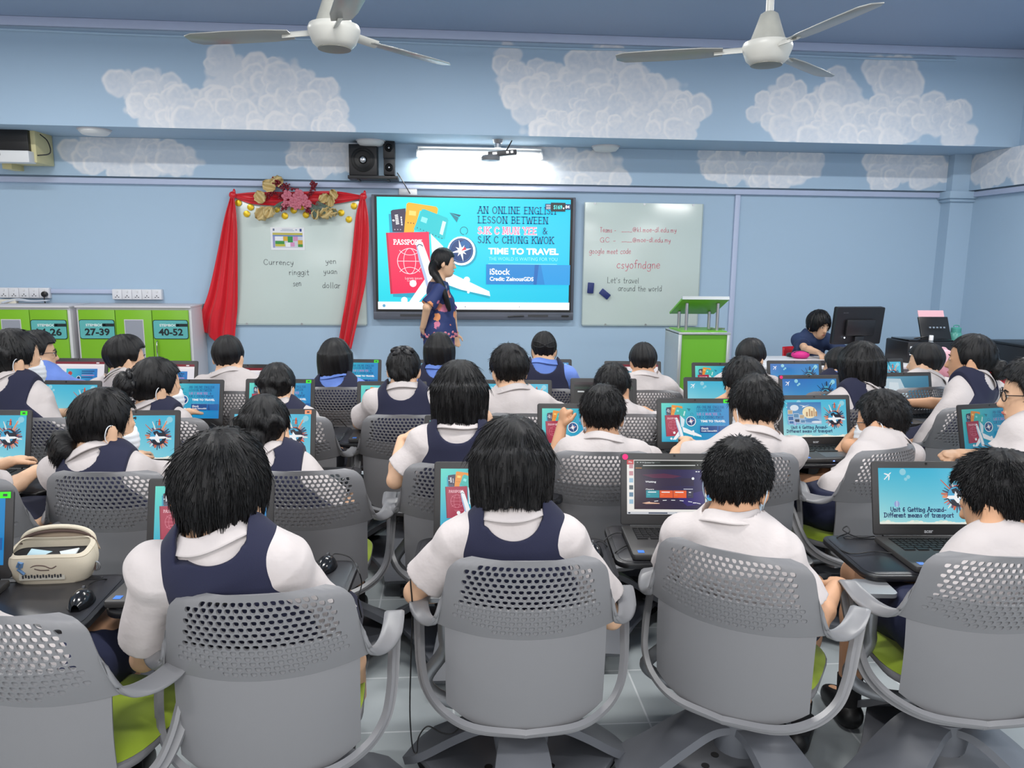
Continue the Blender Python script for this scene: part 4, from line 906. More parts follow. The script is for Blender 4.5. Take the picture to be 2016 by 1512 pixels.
def bottle(name, p, prof, mb_, mc, label, cap, hoop=False):
    b = empty(name, p, 0, label, 'bottle'); MB().lathe(prof, n=20).build('body', mb_, b); r, z = prof[-1]; MB().lathe([(r*1.15, z-.005), (r*1.15, z+.03), (r, z+.034)], n=16).build('cap', mc, b)
    if hoop: mb = MB(); mb.tube(spline([(-.02, 0, z+.03), (-.02, 0, z+.05), (.02, 0, z+.05), (.02, 0, z+.03)], 5), .004, 6); mb.build('carry_loop', mc, b)
    else: MB().lathe([(prof[2][0]+.001, .07), (prof[2][0]+.001, .12)], n=20, capb=False, capt=False).build('label_band', M['white'], b)
bottle('water_bottle', (p.x, YD-.2, DZ), [(.03, 0), (.033, .01), (.033, .13), (.028, .16), (.014, .185), (.014, .195)], M['clear'], M['white'], 'small clear water bottle with a white cap beside the printer', True)
mG = mat('sea_green_plastic', rgb(96, 178, 166), .25); mG.node_tree.nodes['Principled BSDF'].inputs['Transmission Weight'].default_value = .35
p = aty(1878, 690, YD+.05); bottle('sport_bottle', (p.x, YD+.05, DZ), [(.045, 0), (.05, .01), (.05, .19), (.045, .22), (.034, .235)], mG, mat('sea_green_lid', rgb(70, 150, 140), .35), 'tall sea green sport bottle with a loop lid on the desk', True, True)
# small side table under a pink cloth, with a pink bag on it
M['pinkcloth'] = mat('dusty_pink_cloth', rgb(206, 168, 178), .7, bump=.1, bscale=30)
SY = yd-.3; p = aty(1838, 740, SY); st = empty('side_table', (p.x, SY, 0), 0, 'low side table under a dusty pink cloth beside the white desk', 'table')
def fn(u, v):
    th = u*2*math.pi; k = 1.0 if v < .35 else 1+.05*math.sin(th*9)*(v-.35); q = min(v/.35, 1); x = .29*max(-1, min(1, 1.35*math.cos(th)))*q; y = .24*max(-1, min(1, 1.35*math.sin(th)))*q
    return (x*k, y*k*.9, .68-max(0, v-.35)/.65*.62)
mb = MB(); mb.grid(fn, 72, 18); mb.build('cloth', M['pinkcloth'], st, angle=180)
for sx in (-.2, .2):
    for sy in (-.15, .15): MB().cyl((sx, sy, 0), (sx, sy, .67), .015).build('leg', M['metal'], st)
q_ = aty(1853, 700, SY+.08); tb = empty('tissue_bag', (q_.x, SY+.08, .682), 0, 'crumpled pink bag with a dangling strap behind the boy by the wall', 'bag')
r = random.Random(2)
def fn(u, v):
    th = u*2*math.pi; ph = v*math.pi; k = 1+.1*math.sin(th*5+v*7)+.08*math.sin(v*14+th*3); return (.11*k*math.sin(ph)*math.cos(th), .07*k*math.sin(ph)*math.sin(th), .11-.11*k*math.cos(ph))
mb = MB(); mb.grid(fn, 40, 24); mb.build('body', mat('pink_satin_bag', rgb(222, 176, 188), .4), tb, angle=180)
mb = MB(); mb.tube(spline([(.05, -.07, .16), (.06, -.1, .08), (.05, -.2, .0), (.02, -.25, -.07), (.06, -.26, -.12)], 6), .012, 6, flat=.35); mb.build('strap', mat('pink_strap', rgb(214, 160, 176), .5), tb)
# red plastic chair and black bag at the right wall
M['redpl'] = mat('red_plastic', rgb(206, 22, 40), .35)
p = atz(1963, 770, .72); rc = empty('plastic_chair', (p.x, p.y+.32, 0), -30, 'red plastic chair by the right wall behind the ponytailed girl', 'chair')
MB().rbox((0, 0, .44), (.42, .42, .03), .06).build('seat', M['redpl'], rc)
mb = MB(); mb.grid(lambda u, v: ((u-.5)*(.44-.06*v), -.2-.1*v+.05*(2*u-1)**2, .46+.42*v), 12, 10); o = mb.build('backrest', M['redpl'], rc); md = o.modifiers.new('thickness', 'SOLIDIFY'); md.thickness = .014
for sx in (-1, 1):
    for sy in (-1, 1): MB().cyl((sx*.17, sy*.17, .43), (sx*.21, sy*.21, 0), .024, .018, 8).build('leg', M['redpl'], rc)
    mb = MB(); mb.tube(spline([(sx*.22, -.22, .68), (sx*.25, -.05, .67), (sx*.25, .12, .62), (sx*.2, .16, .45)], 5), .02, 8, flat=.6); mb.build('arm', M['redpl'], rc)
p = atx(1999, 735, XR-.3); bb = empty('black_crate', (XR-.22, p.y, 0), 0, 'black box standing against the right wall beside the red chair', 'box')
MB().box((0, 0, .42), (.4, .5, .84)).build('body', M['spk'], bb, bevel=.01); MB().box((0, -.005, .85), (.41, .52, .02)).build('lid', M['black'], bb, bevel=.004)

# --- ceiling fans
M['fan'] = mat('grey_white_enamel', rgb(206, 206, 200), .35); M['blade'] = mat('grey_fan_blade', rgb(150, 152, 150), .28)
def fan(px, py, Y, rot, label):
    p = aty(px, py, Y); f = empty('ceiling_fan', (p.x, Y, CZ), 0, label, 'fan'); h = CZ-p.z
    MB().cyl((0, 0, 0), (0, 0, -h+.13), .018, n=14).build('down_rod', M['fan'], f); MB().lathe([(.07, 0), (.06, -.05), (.02, -.08)], n=20).build('ceiling_cup', M['fan'], f)
    MB().lathe([(.024, .18), (.04, .17), (.06, .11), (.08, .055), (.085, .05)], c=(0, 0, -h), n=28).build('motor_cowl', mat('worn_grey_cowl', rgb(176, 176, 168), .4, var=.15, vscale=25), f)
    MB().lathe([(.08, .05), (.108, .045), (.114, .03), (.112, .015), (.094, -.03), (.072, -.05), (.04, -.054)], c=(0, 0, -h), n=32).build('motor_housing', M['fan'], f)
    MB().lathe([(.072, -.046), (.072, -.054), (.03, -.058)], c=(0, 0, -h), n=28).build('bottom_cap', mat('dark_cap', rgb(120, 120, 112), .4), f)
    for k in range(3):
        a = math.radians(rot+120*k); R = Matrix.Rotation(a, 3, 'Z') @ RX(9)
        mb = MB(); mb.tube([R @ Vector((.11, 0, .02)), R @ Vector((.24, 0, .015))], .022, 8, flat=.35); arm = mb.build('blade_arm', M['fan'], f, loc=(0, 0, -h))
        pts = [(.2, -.04), (.3, -.058), (.5, -.064), (.66, -.06), (.7, -.03), (.7, .03), (.66, .05), (.5, .058), (.3, .058), (.2, .045)]
        mb = MB(); mb.prism(pts, (0, 0, .012), R @ XV, R @ YV, .005); mb.build('blade', M['blade'], f, loc=(0, 0, -h), bevel=.001)
fan(1510, 105, 3.65, 162, 'ceiling fan on a long rod at right of the ceiling'); fan(658, 72, 3.6, 166, 'ceiling fan nearer the left wall, its rod cut off by the frame')
# ------------------------------------------------------------------ swivel chairs with a writing top on an arm
M['shell'] = mat('mid_grey_chair_plastic', rgb(119, 119, 122), .42, bump=.04, bscale=900)
M['loop'] = mat('grey_chair_arm_plastic', rgb(126, 126, 129), .36)
M['basep'] = mat('slate_grey_base_plastic', rgb(98, 101, 108), .42)
M['lime'] = mat('lime_green_seat_fabric', rgb(142, 164, 28), .8, sheen=.3, bump=.15, bscale=700)
M['gas'] = mat('grey_post_metal', rgb(140, 142, 146), .35, metal=.5)
M['top'] = mat('charcoal_writing_top', rgb(40, 40, 44), .3, bump=.02, bscale=500)
M['top_edge'] = mat('black_top_edge', rgb(24, 24, 27), .35)

PT, PB = .84, .612          # top and bottom of the perforated back
def back_pt(s, t, push=0.0):
    """s -1..1 across, t 0 top .. 1 bottom"""
    z = PT-(PT-PB)*t; d = PT-z; r = .055
    w = .192+.034*t
    if d < r: w = w-r+math.sqrt(max(0, r*r-(r-d)**2))*.999
    x = s*w; a = abs(s)
    y = -.255+.062*a*a+.05*t-.012*math.sin(t*math.pi)
    return Vector((x, y+push*(1-.2*a), z-.010*a*a*(1-t)+.018*a*a*t))
def make_back():
    mb = MB(); NC, NR = 22, 15
    for j in range(NR):
        t0, t1 = j/NR, (j+1)/NR; off = j % 2; odd = 1 if off else 0
        # half-width columns; each cell spans two of them
        S = lambda i: -1+2*i/(2*NC)
        i = 0
        if odd: mb.add([back_pt(S(0), t0), back_pt(S(1), t0), back_pt(S(1), t1), back_pt(S(0), t1)], [(0, 3, 2, 1)]); i = 1
        while i+2 <= 2*NC:
            sa, sm, sb = S(i), S(i+1), S(i+2); tm = (t0+t1)/2; edge = max(abs(sa), abs(sb))
            holes = 1 <= j <= 8 and edge < (.86 if j > 1 else .74); dents = 9 <= j <= 13 and edge < (.88 if j < 12 else .88-.22*(j-11))
            ring = [(sa, t0), (sm, t0), (sb, t0), (sb, tm), (sb, t1), (sm, t1), (sa, t1), (sa, tm)]
            R = [back_pt(*p) for p in ring]
            if holes or dents:
                # tapered thimble-shaped opening, wider at the top
                hw = (sb-sa)*.335; hh = (t1-t0)*.435; H = []
                for k in range(16):
                    th = math.radians(202.5-22.5*k-67.5+90-22.5); c, sn = math.cos(th), math.sin(th)
                    e = lambda q: math.copysign(abs(q)**.72, q); ww = hw*(1+.22*e(sn))
                    H.append((sm+ww*e(c), tm-hh*e(sn)))
                # rotate so that H[0] sits beside ring[0]
                k0 = min(range(16), key=lambda k: (H[k][0]-sa)**2+((H[k][1]-t0)*2.0)**2); H = H[k0:]+H[:k0]
                if not (H[4][0] > H[0][0]): H = [H[0]]+H[:0:-1]
                V = R+[back_pt(*p) for p in H]; F = []
                for k in range(8):
                    a, b = k, (k+1) % 8; h0, h1, h2 = 8+2*k, 8+2*k+1, 8+(2*k+2) % 16
                    F += [(a, h1, h0), (a, b, h2, h1)] if k % 2 else [(a, b, h1, h0), (b, h2, h1)]
                if dents:
                    n = len(V); V += [back_pt(sm+(p[0]-sm)*.9, tm+(p[1]-tm)*.9, .0045*(.35+.65*((tm-p[1])/hh*.5+.5))) for p in H]
                    for k in range(16): F.append((8+k, 8+(k+1) % 16, n+(k+1) % 16, n+k))
                    F.append(tuple(n+k for k in range(16)))
                mb.add(V, F)
            else: mb.add(R, [tuple(range(8))])
            i += 2
        if i < 2*NC: mb.add([back_pt(S(i), t0), back_pt(S(i+1), t0), back_pt(S(i+1), t1), back_pt(S(i), t1)], [(0, 3, 2, 1)])
    me = mb.mesh('backrest', M['shell'], angle=180, clean=False); bm = bmesh.new(); bm.from_mesh(me); bmesh.ops.remove_doubles(bm, verts=bm.verts, dist=2e-4)
    bmesh.ops.recalc_face_normals(bm, faces=bm.faces)
    if sum(f.normal.y*f.calc_area() for f in bm.faces) > 0: bmesh.ops.reverse_faces(bm, faces=bm.faces)
    bmesh.ops.solidify(bm, geom=bm.faces[:], thickness=.006); bmesh.ops.recalc_face_normals(bm, faces=bm.faces); bm.to_mesh(me); bm.free()
    return finish(me, True, 50)
def low_pt(u, v):
    """plain lower part of the shell down to its rounded rim"""
    s = u*2-1; a = abs(s); w = .203-.004*v; y = -.2+.055*a*a+.004*v-.008*math.sin(v*3)
    z = (PB+.03+.016*a*a)*(1-v)+(.362+.05*a**3)*v
    return Vector((s*w, y+.004, z))
def make_chair_proto():
    c = empty('swivel_chair', (0, 0, 0))
    link('backrest', make_back(), c)
    mb = MB(); mb.grid(low_pt, 24, 12); mb.build('lower_shell', M['shell'], c, solid=.008, angle=50)
    # arm pad flowing out of the back's side and bending level, then looping down to the rim
    for sx in (-1, 1):
        inn = spline([back_pt(sx, .46), back_pt(sx, .58)+Vector((sx*.001, .001, 0)), (sx*.2205, -.166, .668), (sx*.234, -.142, .648), (sx*.248, -.085, .640), (sx*.256, -.02, .642), (sx*.259, .03, .645), (sx*.262, .046, .634)], 6)
        out = spline([back_pt(sx, 1.0), (sx*.234, -.139, .624), (sx*.256, -.124, .616), (sx*.282, -.096, .615), (sx*.301, -.055, .624), (sx*.308, -.01, .637), (sx*.310, .03, .645), (sx*.308, .046, .634)], 6)
        n = len(inn)-1
        def pad(u, v):
            k = min(int(u*n), n-1); t = u*n-k; a = inn[k].lerp(inn[k+1], t); b = out[k].lerp(out[k+1], t); q = a.lerp(b, v); q.z -= .008*math.sin(v*math.pi)*(1-u); return q
        V = []; NU, NV = 40, 8
        for i in range(NU+1):
            u = i/NU; top = []; bot = []
            for j in range(NV+1):
                v = j/NV; du = pad(min(1, u+.02), v)-pad(max(0, u-.02), v); dv = pad(u, min(1, v+.05))-pad(u, max(0, v-.05)); nr = du.cross(dv)*(-sx if True else 1)
                nr = nr.normalized() if nr.length > 1e-9 else Vector((0, 0, 1)); th = .0055*(.35 if j in (0, NV) else 1); q = pad(u, v); top.append(q+nr*th); bot.append(q-nr*th)
            V += top+bot[::-1]
        n2 = 2*(NV+1); F = [(i*n2+q, i*n2+(q+1) % n2, (i+1)*n2+(q+1) % n2, (i+1)*n2+q) for i in range(NU) for q in range(n2)]+[tuple(range(n2)), tuple(range(NU*n2, (NU+1)*n2))]
        mb = MB(); mb.add(V, F); mb.build('arm_pad', M['loop'], c, angle=60)
        loop = spline([(sx*.285, .043, .637), (sx*.285, .03, .61), (sx*.281, -.01, .54), (sx*.274, -.05, .47), (sx*.256, -.09, .42), (sx*.21, -.14, .385), (sx*.13, -.183, .364), (sx*-.004, -.2, .357)], 8); m = len(loop); lu = []
        for i, p in enumerate(loop):
            k = i/(m-1); lu.append(Vector((sx*.9, -.45, .1)) if k < .35 else Vector((sx*.9*(1-(k-.35)/.65), -.45-.3*(k-.35), -.75*(k-.35)/.65)).normalized())
        pr2 = [(.007, -.021), (.011, -.012), (.004, -.004), (.004, .004), (.011, .012), (.007, .021), (-.007, .019), (-.007, -.019)]
        mb = MB(); mb.sweep(loop, pr2, lu, scale=[(1, 1.18-.32*min(1, i/(m*.5))) for i in range(m)]); mb.build('arm_loop', M['loop'], c, angle=55)
    mb = MB(); mb.rbox((0, .0, .0), (.41, .38, .022), .11, er=.008, seg=7); o = mb.build('seat_pan', M['shell'], c, loc=(0, .03, .425))
    mb = MB()
    def cush(u, v):
        th = u*2*math.pi; r = v; e = lambda q: math.copysign(abs(q)**.62, q); return (.205*r*e(math.cos(th)), .19*r*e(math.sin(th)), .022*(1-r**6)-.012*math.exp(-(r*2)**2)+.0)
    mb.grid(cush, 40, 10); mb.add(*(lambda P: (P, [tuple(range(len(P)))]))([cush(k/40, 1) for k in range(40)])); mb.build('seat_cushion', M['lime'], c, loc=(0, .035, .437), angle=60)
    MB().lathe([(.04, .26), (.034, .27), (.034, .42)], n=20).build('gas_post', M['gas'], c)
    MB().rbox((0, -.02, .398), (.16, .2, .03), .03).build('seat_mount', M['dkgrey'], c)
    # three-legged base with its storage tray
    b = MB(); b.lathe([(.07, .17), (.078, .22), (.07, .262), (.045, .27)], n=24); hub = b.build('base_hub', M['basep'], c)
    for k in range(3):
        a = math.radians(90+120*k+60); d = Vector((math.cos(a), math.sin(a), 0)); n = Vector((-d.y, d.x, 0))
        P = spline([d*.02+ZV*.25, d*.09+ZV*.248, d*.17+ZV*.2, d*.27+ZV*.125, d*.345+ZV*.08], 5); V = []; F = []; m = len(P)
        for i, p in enumerate(P):
            t = i/(m-1); w = .055+.055*t-.02*max(0, t-.85)/.15; th = .03-.006*t; up = Vector((0, 0, 1))*.8+d*.45
            for x, h in ((-w, -.018), (-w*.96, .006), (-w*.3, th*.5), (0, th*.55), (w*.3, th*.5), (w*.96, .006), (w, -.018), (w*.75, -.012), (-w*.75, -.012)): V.append(p+n*x+up*h)
        for i in range(m-1):
            for q in range(9): r2 = (q+1) % 9; F.append((i*9+q, i*9+r2, (i+1)*9+r2, (i+1)*9+q))
        F += [tuple(range(8, -1, -1)), tuple(range((m-1)*9, m*9))]
        mb = MB(); mb.add(V, F); leg = mb.build('base_leg', M['basep'], c, angle=35)
        w = MB(); q = d*.315; w.tube([q+n*-.016+ZV*.03, q+n*.016+ZV*.03], .03, 16); w.box(q+ZV*.062, (.03, .03, .04)); w.build('caster', M['black'], leg)
    tri = []
    for k in range(3):
        for da, rr in ((-12, .315), (-5, .335), (5, .335), (12, .315), (60, .2)):
            a = math.radians(150+120*k+da); tri.append((rr*math.cos(a), rr*math.sin(a)))
    mb = MB(); mb.prism(tri, (0, 0, .075), XV, YV, .022); tr = mb.build('base_tray', M['basep'], c, bevel=.004)
    hb = MB()
    for x, y in ((.0, -.09), (.05, -.05), (-.05, -.05), (.09, .03), (-.09, .03), (0, .1)): hb.lathe([(.012, .0972), (.012, .0985)], c=(x, y, 0), n=12)
    hb.build('drain_holes', M['black'], tr, smooth=False)
    return c
TW, TD, TZ = .60, .33, .655
def make_top_proto(parent):
    """the writing top and its curved arm, pivoting on the seat post"""
    mb = MB(); mb.rbox((0, 0, -.009), (TW, TD, .018), .045, seg=6, er=.004); t = mb.build('writing_top', [M['top_edge']], parent)
    mb = MB(); mb.rbox((0, 0, .0008), (TW-.028, TD-.028, .0016), .038, seg=6, er=.0008); mb.build('top_surface', M['top'], t)
    mb = MB(); mb.rbox((0, TD/2-.03, .002), (TW-.14, .02, .002), .008, seg=3); mb.build('pen_groove', M['black'], t)
    return t
CHAIR = make_chair_proto()
TOP = make_top_proto(CHAIR)
def place_chair(origin, yaw, label, top_pos=None, top_yaw=0.0, group='grey swivel chairs with writing tops', base_yaw=None):
    c = copy_tree(CHAIR)
    c.location = (origin[0], origin[1], 0); c.rotation_euler = (0, 0, -math.radians(yaw)); tag(c, label, 'chair', group)
    Wm = Matrix.Translation(c.location) @ Matrix.Rotation(-math.radians(yaw), 4, 'Z'); inv = Wm.inverted()
    for ch in c.children:
        nm = ch.name.split('.')[0]
        if nm == 'writing_top':
            if top_pos is None: top_pos = Wm @ Vector((-.02, .44, 0)); 
            ch.matrix_local = inv @ Matrix.Translation((top_pos[0], top_pos[1], TZ)) @ Matrix.Rotation(-math.radians(top_yaw), 4, 'Z'); tp = ch
            tx = ch.matrix_local.translation.copy(); ty = math.radians(yaw-top_yaw)
        elif base_yaw is not None and nm in ('base_leg', 'base_tray'): ch.rotation_euler = (0, 0, -math.radians(base_yaw))
    # arm from under the top round to the seat post
    d = Vector((math.cos(ty), math.sin(ty), 0)); n = Vector((-d.y, d.x, 0)); e = tx-d*(TW*.36)+n*.03
    mid = Vector((e.x*.92-.06, e.y*.55, .36)); 
    if mid.xy.length < .27: mid.x, mid.y = (mid.xy.normalized()*.27).to_tuple()
    P = spline([(e.x, e.y, TZ-.02), (e.x, e.y, TZ-.14), (e.x, e.y-.0, .46), (mid.x*.96+e.x*.04, (mid.y+e.y)/2, .37), (mid.x*.7, mid.y*.6, .315), (0.0, .0, .30)], 7)
    mb = MB(); mb.tube(P, .019, 12); mb.rbox((e.x, e.y, TZ-.024), (.1, .1, .012), .02); mb.build('top_arm', M['gas'], c)
    return c

# ------------------------------------------------------------------ laptops
M['lap'] = mat('dark_grey_laptop_shell', rgb(62, 61, 61), .42, metal=.2); M['lapb'] = mat('charcoal_bezel', rgb(50, 49, 50), .45); M['keys'] = mat('black_keys', rgb(20, 20, 22), .45)
M['acer'] = mat('silver_mark', rgb(176, 178, 182), .3); M['pad'] = mat('slate_touchpad', rgb(74, 76, 82), .35); M['blueled'] = mat('blue_led', rgb(90, 120, 255), .3, emit=6)
LW, LD, LH, TILT = .335, .232, .222, 14.0
def make_laptop_proto():
    l = empty('laptop', (0, 0, 0))       # origin: middle of the hinge line, on the table; +y away from the user
    mb = MB(); mb.rbox((0, -LD/2, .0105), (LW, LD, .017), .008, er=.003); mb.build('base', M['lap'], l)
    mb = MB()
    for r_, (n, y, hh) in enumerate(((16, -.028, .009), (15, -.044, .013), (15, -.06, .013), (14, -.076, .013), (13, -.092, .013))):
        w = .275/n
        for k in range(n): mb.box((-.1375+w*(k+.5), y, .0205), (w-.0025, hh, .003), taper=.9)
    for x, w in ((-.12, .035), (-.08, .035), (-.005, .1), (.072, .035), (.115, .04)): mb.box((x, -.108, .0205), (w-.003, .013, .003), taper=.95)
    mb.build('keyboard', M['keys'], l, smooth=False)
    MB().box((-.01, -.172, .0193), (.105, .072, .001)).build('touchpad', M['pad'], l, smooth=False)
    MB().box((-.142, -.21, .0195), (.018, .018, .001)).build('blue_sticker', mat('blue_sticker', rgb(60, 120, 210), .4), l, smooth=False); MB().box((-.04, -LD-.0008, .009), (.006, .002, .003)).build('status_light', M['blueled'], l, smooth=False)
    mb = MB(); mb.cyl((-LW*.42, 0, .017), (LW*.42, 0, .017), .006, n=10); mb.build('hinge', M['black'], l)
    R = RX(90-0).to_4x4(); Lm = Matrix.Translation((0, .002, .02)) @ Matrix.Rotation(math.radians(90-TILT), 4, 'X')
    mb = MB(); mb.rbox((0, LH/2, -.004), (LW, LH, .008), .009, er=.002); lid = mb.build('lid', M['lapb'], l); lid.matrix_local = Lm
    MB().box((0, LH-.007, .0004), (.006, .006, .001)).build('camera_dot', M['black'], lid, smooth=False)
    V, F = font_mesh('acer', .016, .0004, .95); a = min(p[0] for p in V); b = max(p[0] for p in V); mb = MB(); mb.add([(p[0]-(a+b)/2, .0075+p[1], .0006) for p in V], F); mb.build('maker_mark', M['acer'], lid, smooth=False, clean=False)
    s = link('screen', SLIDES['A'], lid); k = .296/1.778; s.matrix_local = Matrix.Translation((-.148, .034, .0004)) @ Matrix.Diagonal((k, k*1.005, k, 1))
    return l
LAPTOP = make_laptop_proto()
M['gsticker'] = mat('neon_green_sticker', rgb(64, 232, 40), .5, emit=.0); M['psticker'] = mat('pink_round_sticker', rgb(240, 30, 120), .5); M['osticker'] = mat('orange_white_sticker', rgb(232, 150, 110), .5)
def place_laptop(pos, yaw, slide, label, sticker=None, dim=False):
    l = copy_tree(LAPTOP)
    l.scale = (LK, LK, LK); l.location = (pos[0], pos[1], TZ+.0016); l.rotation_euler = (0, 0, -math.radians(yaw)); tag(l, label, 'laptop', 'laptops on the writing tops')
    for ch in l.children:
        if ch.name.startswith('lid'):
            for g in ch.children:
                if g.name.startswith('screen'):
                    g.data = SLIDES[slide]
                    if dim: g.material_slots[0].link = 'OBJECT'; g.material_slots[0].material = GLOW_DIM
            if sticker:
                if sticker == 'pink': mb = MB(); mb.lathe([(.009, 0), (.009, .001)], c=(-LW/2+.014, LH-.012, .0004), n=18); mb.build('sticker', M['psticker'], ch, smooth=False)
                else: mb = MB(); mb.box((LW/2-.03 if sticker != 'greenL' else LW/2-.02, LH-.0125, .0008), (.026, .016, .0008)); s = mb.build('sticker', M['gsticker' if sticker.startswith('green') else 'osticker'], ch, smooth=False); MB().box((LW/2-.03 if sticker != 'greenL' else LW/2-.02, LH-.0125, .0014), (.01, .006, .0006)).build('sticker_number', M['ink'], s, smooth=False)
    return l
def drop_tree(o):
    for ch in list(o.children): drop_tree(ch)
    bpy.data.objects.remove(o)
def lap_from_hinge(pxl, pxr, py, yaw=None):
    a = atz(pxl, py if not isinstance(py, tuple) else py[0], TZ+.02); b = atz(pxr, py if not isinstance(py, tuple) else py[1], TZ+.02)
    return (a+b)/2, -math.degrees(math.atan2(b.y-a.y, b.x-a.x))
LK = 1.07
LTOP = TZ+(.02+LH*math.cos(math.radians(TILT)))*LK; LBACK = LH*LK*math.sin(math.radians(TILT))
def lap_from_lid(px, py, side, yaw):
    """place by the left (-1) or right (1) top corner of the lid, or its middle (0)"""
    p = atz(px, py, LTOP); y = math.radians(yaw); f = Vector((math.sin(y), math.cos(y), 0)); r = Vector((math.cos(y), -math.sin(y), 0))
    return p-r*(side*LW*LK/2)-f*LBACK, yaw
# ------------------------------------------------------------------ seats: where each chair and its laptop stands
def fwd(yaw): a = math.radians(yaw); return Vector((math.sin(a), math.cos(a), 0))
def rgt(yaw): a = math.radians(yaw); return Vector((math.cos(a), -math.sin(a), 0))
SEATS = {}
# key: (back-top picture point or None, chair yaw, label, base yaw)  +  laptop: (corner px, py, side, yaw, slide, label, sticker, dim)
def seat(key, back, cyaw, clabel, lap=None, gap=.47, top_shift=(0, 0), byaw=None, side=.0):
    if lap:
        px, py, sd, ly, sl, ll, stk = lap[:7]; lp_, ly = lap_from_lid(px, py, sd, ly)
    if back: pb = atz(back[0], back[1], PT); org = pb+fwd(cyaw)*.255; org.z = 0
    else: org = lp_-fwd(cyaw)*gap-rgt(cyaw)*side; org.z = 0
    top = None; ty = cyaw
    if lap:
        ty = ly; top = lp_-fwd(ly)*(.10-top_shift[1])+rgt(ly)*(.07+top_shift[0])
    c = place_chair(org, cyaw, clabel, top, ty, base_yaw=byaw)
    if lap: place_laptop(lp_, ly, sl, ll, stk, len(lap) > 7 and lap[7])
    SEATS[key] = (Vector((org.x, org.y, 0)), cyaw, Vector(lp_) if lap else None, ty, Vector(top) if top is not None else None)
# row nearest the camera
seat('C1', (504, 1172), -4, 'front row grey chair of the girl with tousled short hair', (540, 943, 1, 2, 'A', 'laptop half hidden by the tousled head in the front row', 'green'), top_shift=(.05, 0))
seat('C2', (1043, 1106), 2, 'front row grey chair of the bobbed girl, facing straight on', (855, 910, -1, 3, 'A', 'laptop showing the passport slide beside the front bobbed girl', None))
seat('C3', (1432, 1086), 35, 'front row grey chair turned right, under the boy with a face mask', (1222, 893, -1, 4, 'C', 'laptop with a dark quiz page open and a pink dot on its lid', 'pink'), byaw=60)
seat('C4', (2010, 1098), 6, 'front row grey chair cut by the right edge of the frame', (1716, 909, -1, 3, 'B', 'laptop at right reading Unit 6 Getting Around in large view', None), top_shift=(-.1, 0), byaw=60)
seat('C0', (-52, 1212), 14, 'front row grey chair cut by the left edge of the frame', (27, 966, 1, -2, 'A', 'laptop cut by the left edge beside the cream pencil case', 'greenL'), top_shift=(.1, 0))
# second row
seat('C5', (190, 930), 2, 'second row grey chair of the girl with a low side bun', (355, 808, 1, 0, 'b', 'laptop with the globe slide right of the side bun girl', None))
seat('C6', (592, 928), -2, 'second row grey chair behind the tousled front girl', (622, 806, 1, 2, 'P', 'laptop with a bright photo slide beside the black masked girl', 'orange'))
seat('C7', (902, 915), 5, 'second row grey chair of the girl raising both hands', (836, 818, -1, 4, 'A', 'laptop mostly hidden by the girl raising both hands', None))
seat('C8', (1190, 890), 4, 'second row grey chair of the boy lifting his fist', (1058, 795, -1, 3, 'A', 'laptop with the passport slide behind the lifted fist', None))
seat('C9', (1480, 892), 6, 'second row grey chair behind the masked front boy', (1293, 785, -1, 2, 'A', 'laptop with a green sticker and the travel slide before the white-masked boy', 'green'))
seat('C10', (1772, 882), -24, 'second row grey chair turned left, of the boy touching his mouth', (1532, 779, -1, -1, 'P', 'laptop with photos and the words Unit 6 in the second row', None))
seat('C11', (2125, 903), -24, 'second row grey chair mostly outside the right edge', (1885, 798, -1, -10, 'A', 'tilted dim laptop at the right edge with the travel slide', None, True))
seat('C5L', (-120, 945), 4, 'second row grey chair outside the left edge', (63, 808, 1, 2, 'b', 'laptop with the globe slide at the left edge', 'green'))
# third row
seat('C12', (45, 822), 6, 'third row grey chair of the masked girl at the left edge', (200, 750, 1, 4, 'b', 'laptop with an empty sky slide left of the side bun', None))
seat('C13', (310, 822), 8, 'third row grey chair of the masked girl with a high bun', (441, 748, 1, 4, 'A', 'laptop with the travel slide right of the high bun girl', None))
seat('C14', (560, 820), 0, 'third row grey chair hidden behind the black masked girl', (620, 747, 1, 3, 'A', 'laptop with a green sticker beside the braided girl', 'green'))
seat('C15', (795, 817), 3, 'third row grey chair of the girl with a black ribbon', (703, 751, -1, 2, 'A', 'laptop left of the ribbon girl with the passport slide', None))
seat('C16', (1035, 814), 4, 'third row grey chair of the boy with glasses in the middle', (953, 748, -1, 3, 'b', 'laptop half hidden by the boy with glasses in the middle', None))
seat('C17', (1250, 815), 5, 'third row grey chair behind the spiky haired boy', (1123, 745, -1, 3, 'M', 'laptop showing a black meeting page', None))
seat('C18', (1495, 808), 4, 'third row grey chair hidden behind the white-masked boy', (1346, 743, -1, 3, 'b', 'laptop with a pale sky slide beside the boy leaning on his hand', None))
seat('C19', (1700, 805), -10, 'third row grey chair of the bobbed girl beside the desk', (1533, 739, -1, -1, 'U', 'laptop with a blue slide and pink dot before the desk', 'pink'))
seat('C20', (1925, 800), -18, 'third row grey chair of the girl with a ponytail bun', (1725, 735, -1, -6, 'W', 'laptop with a pale glare window left of the ponytail girl', None))
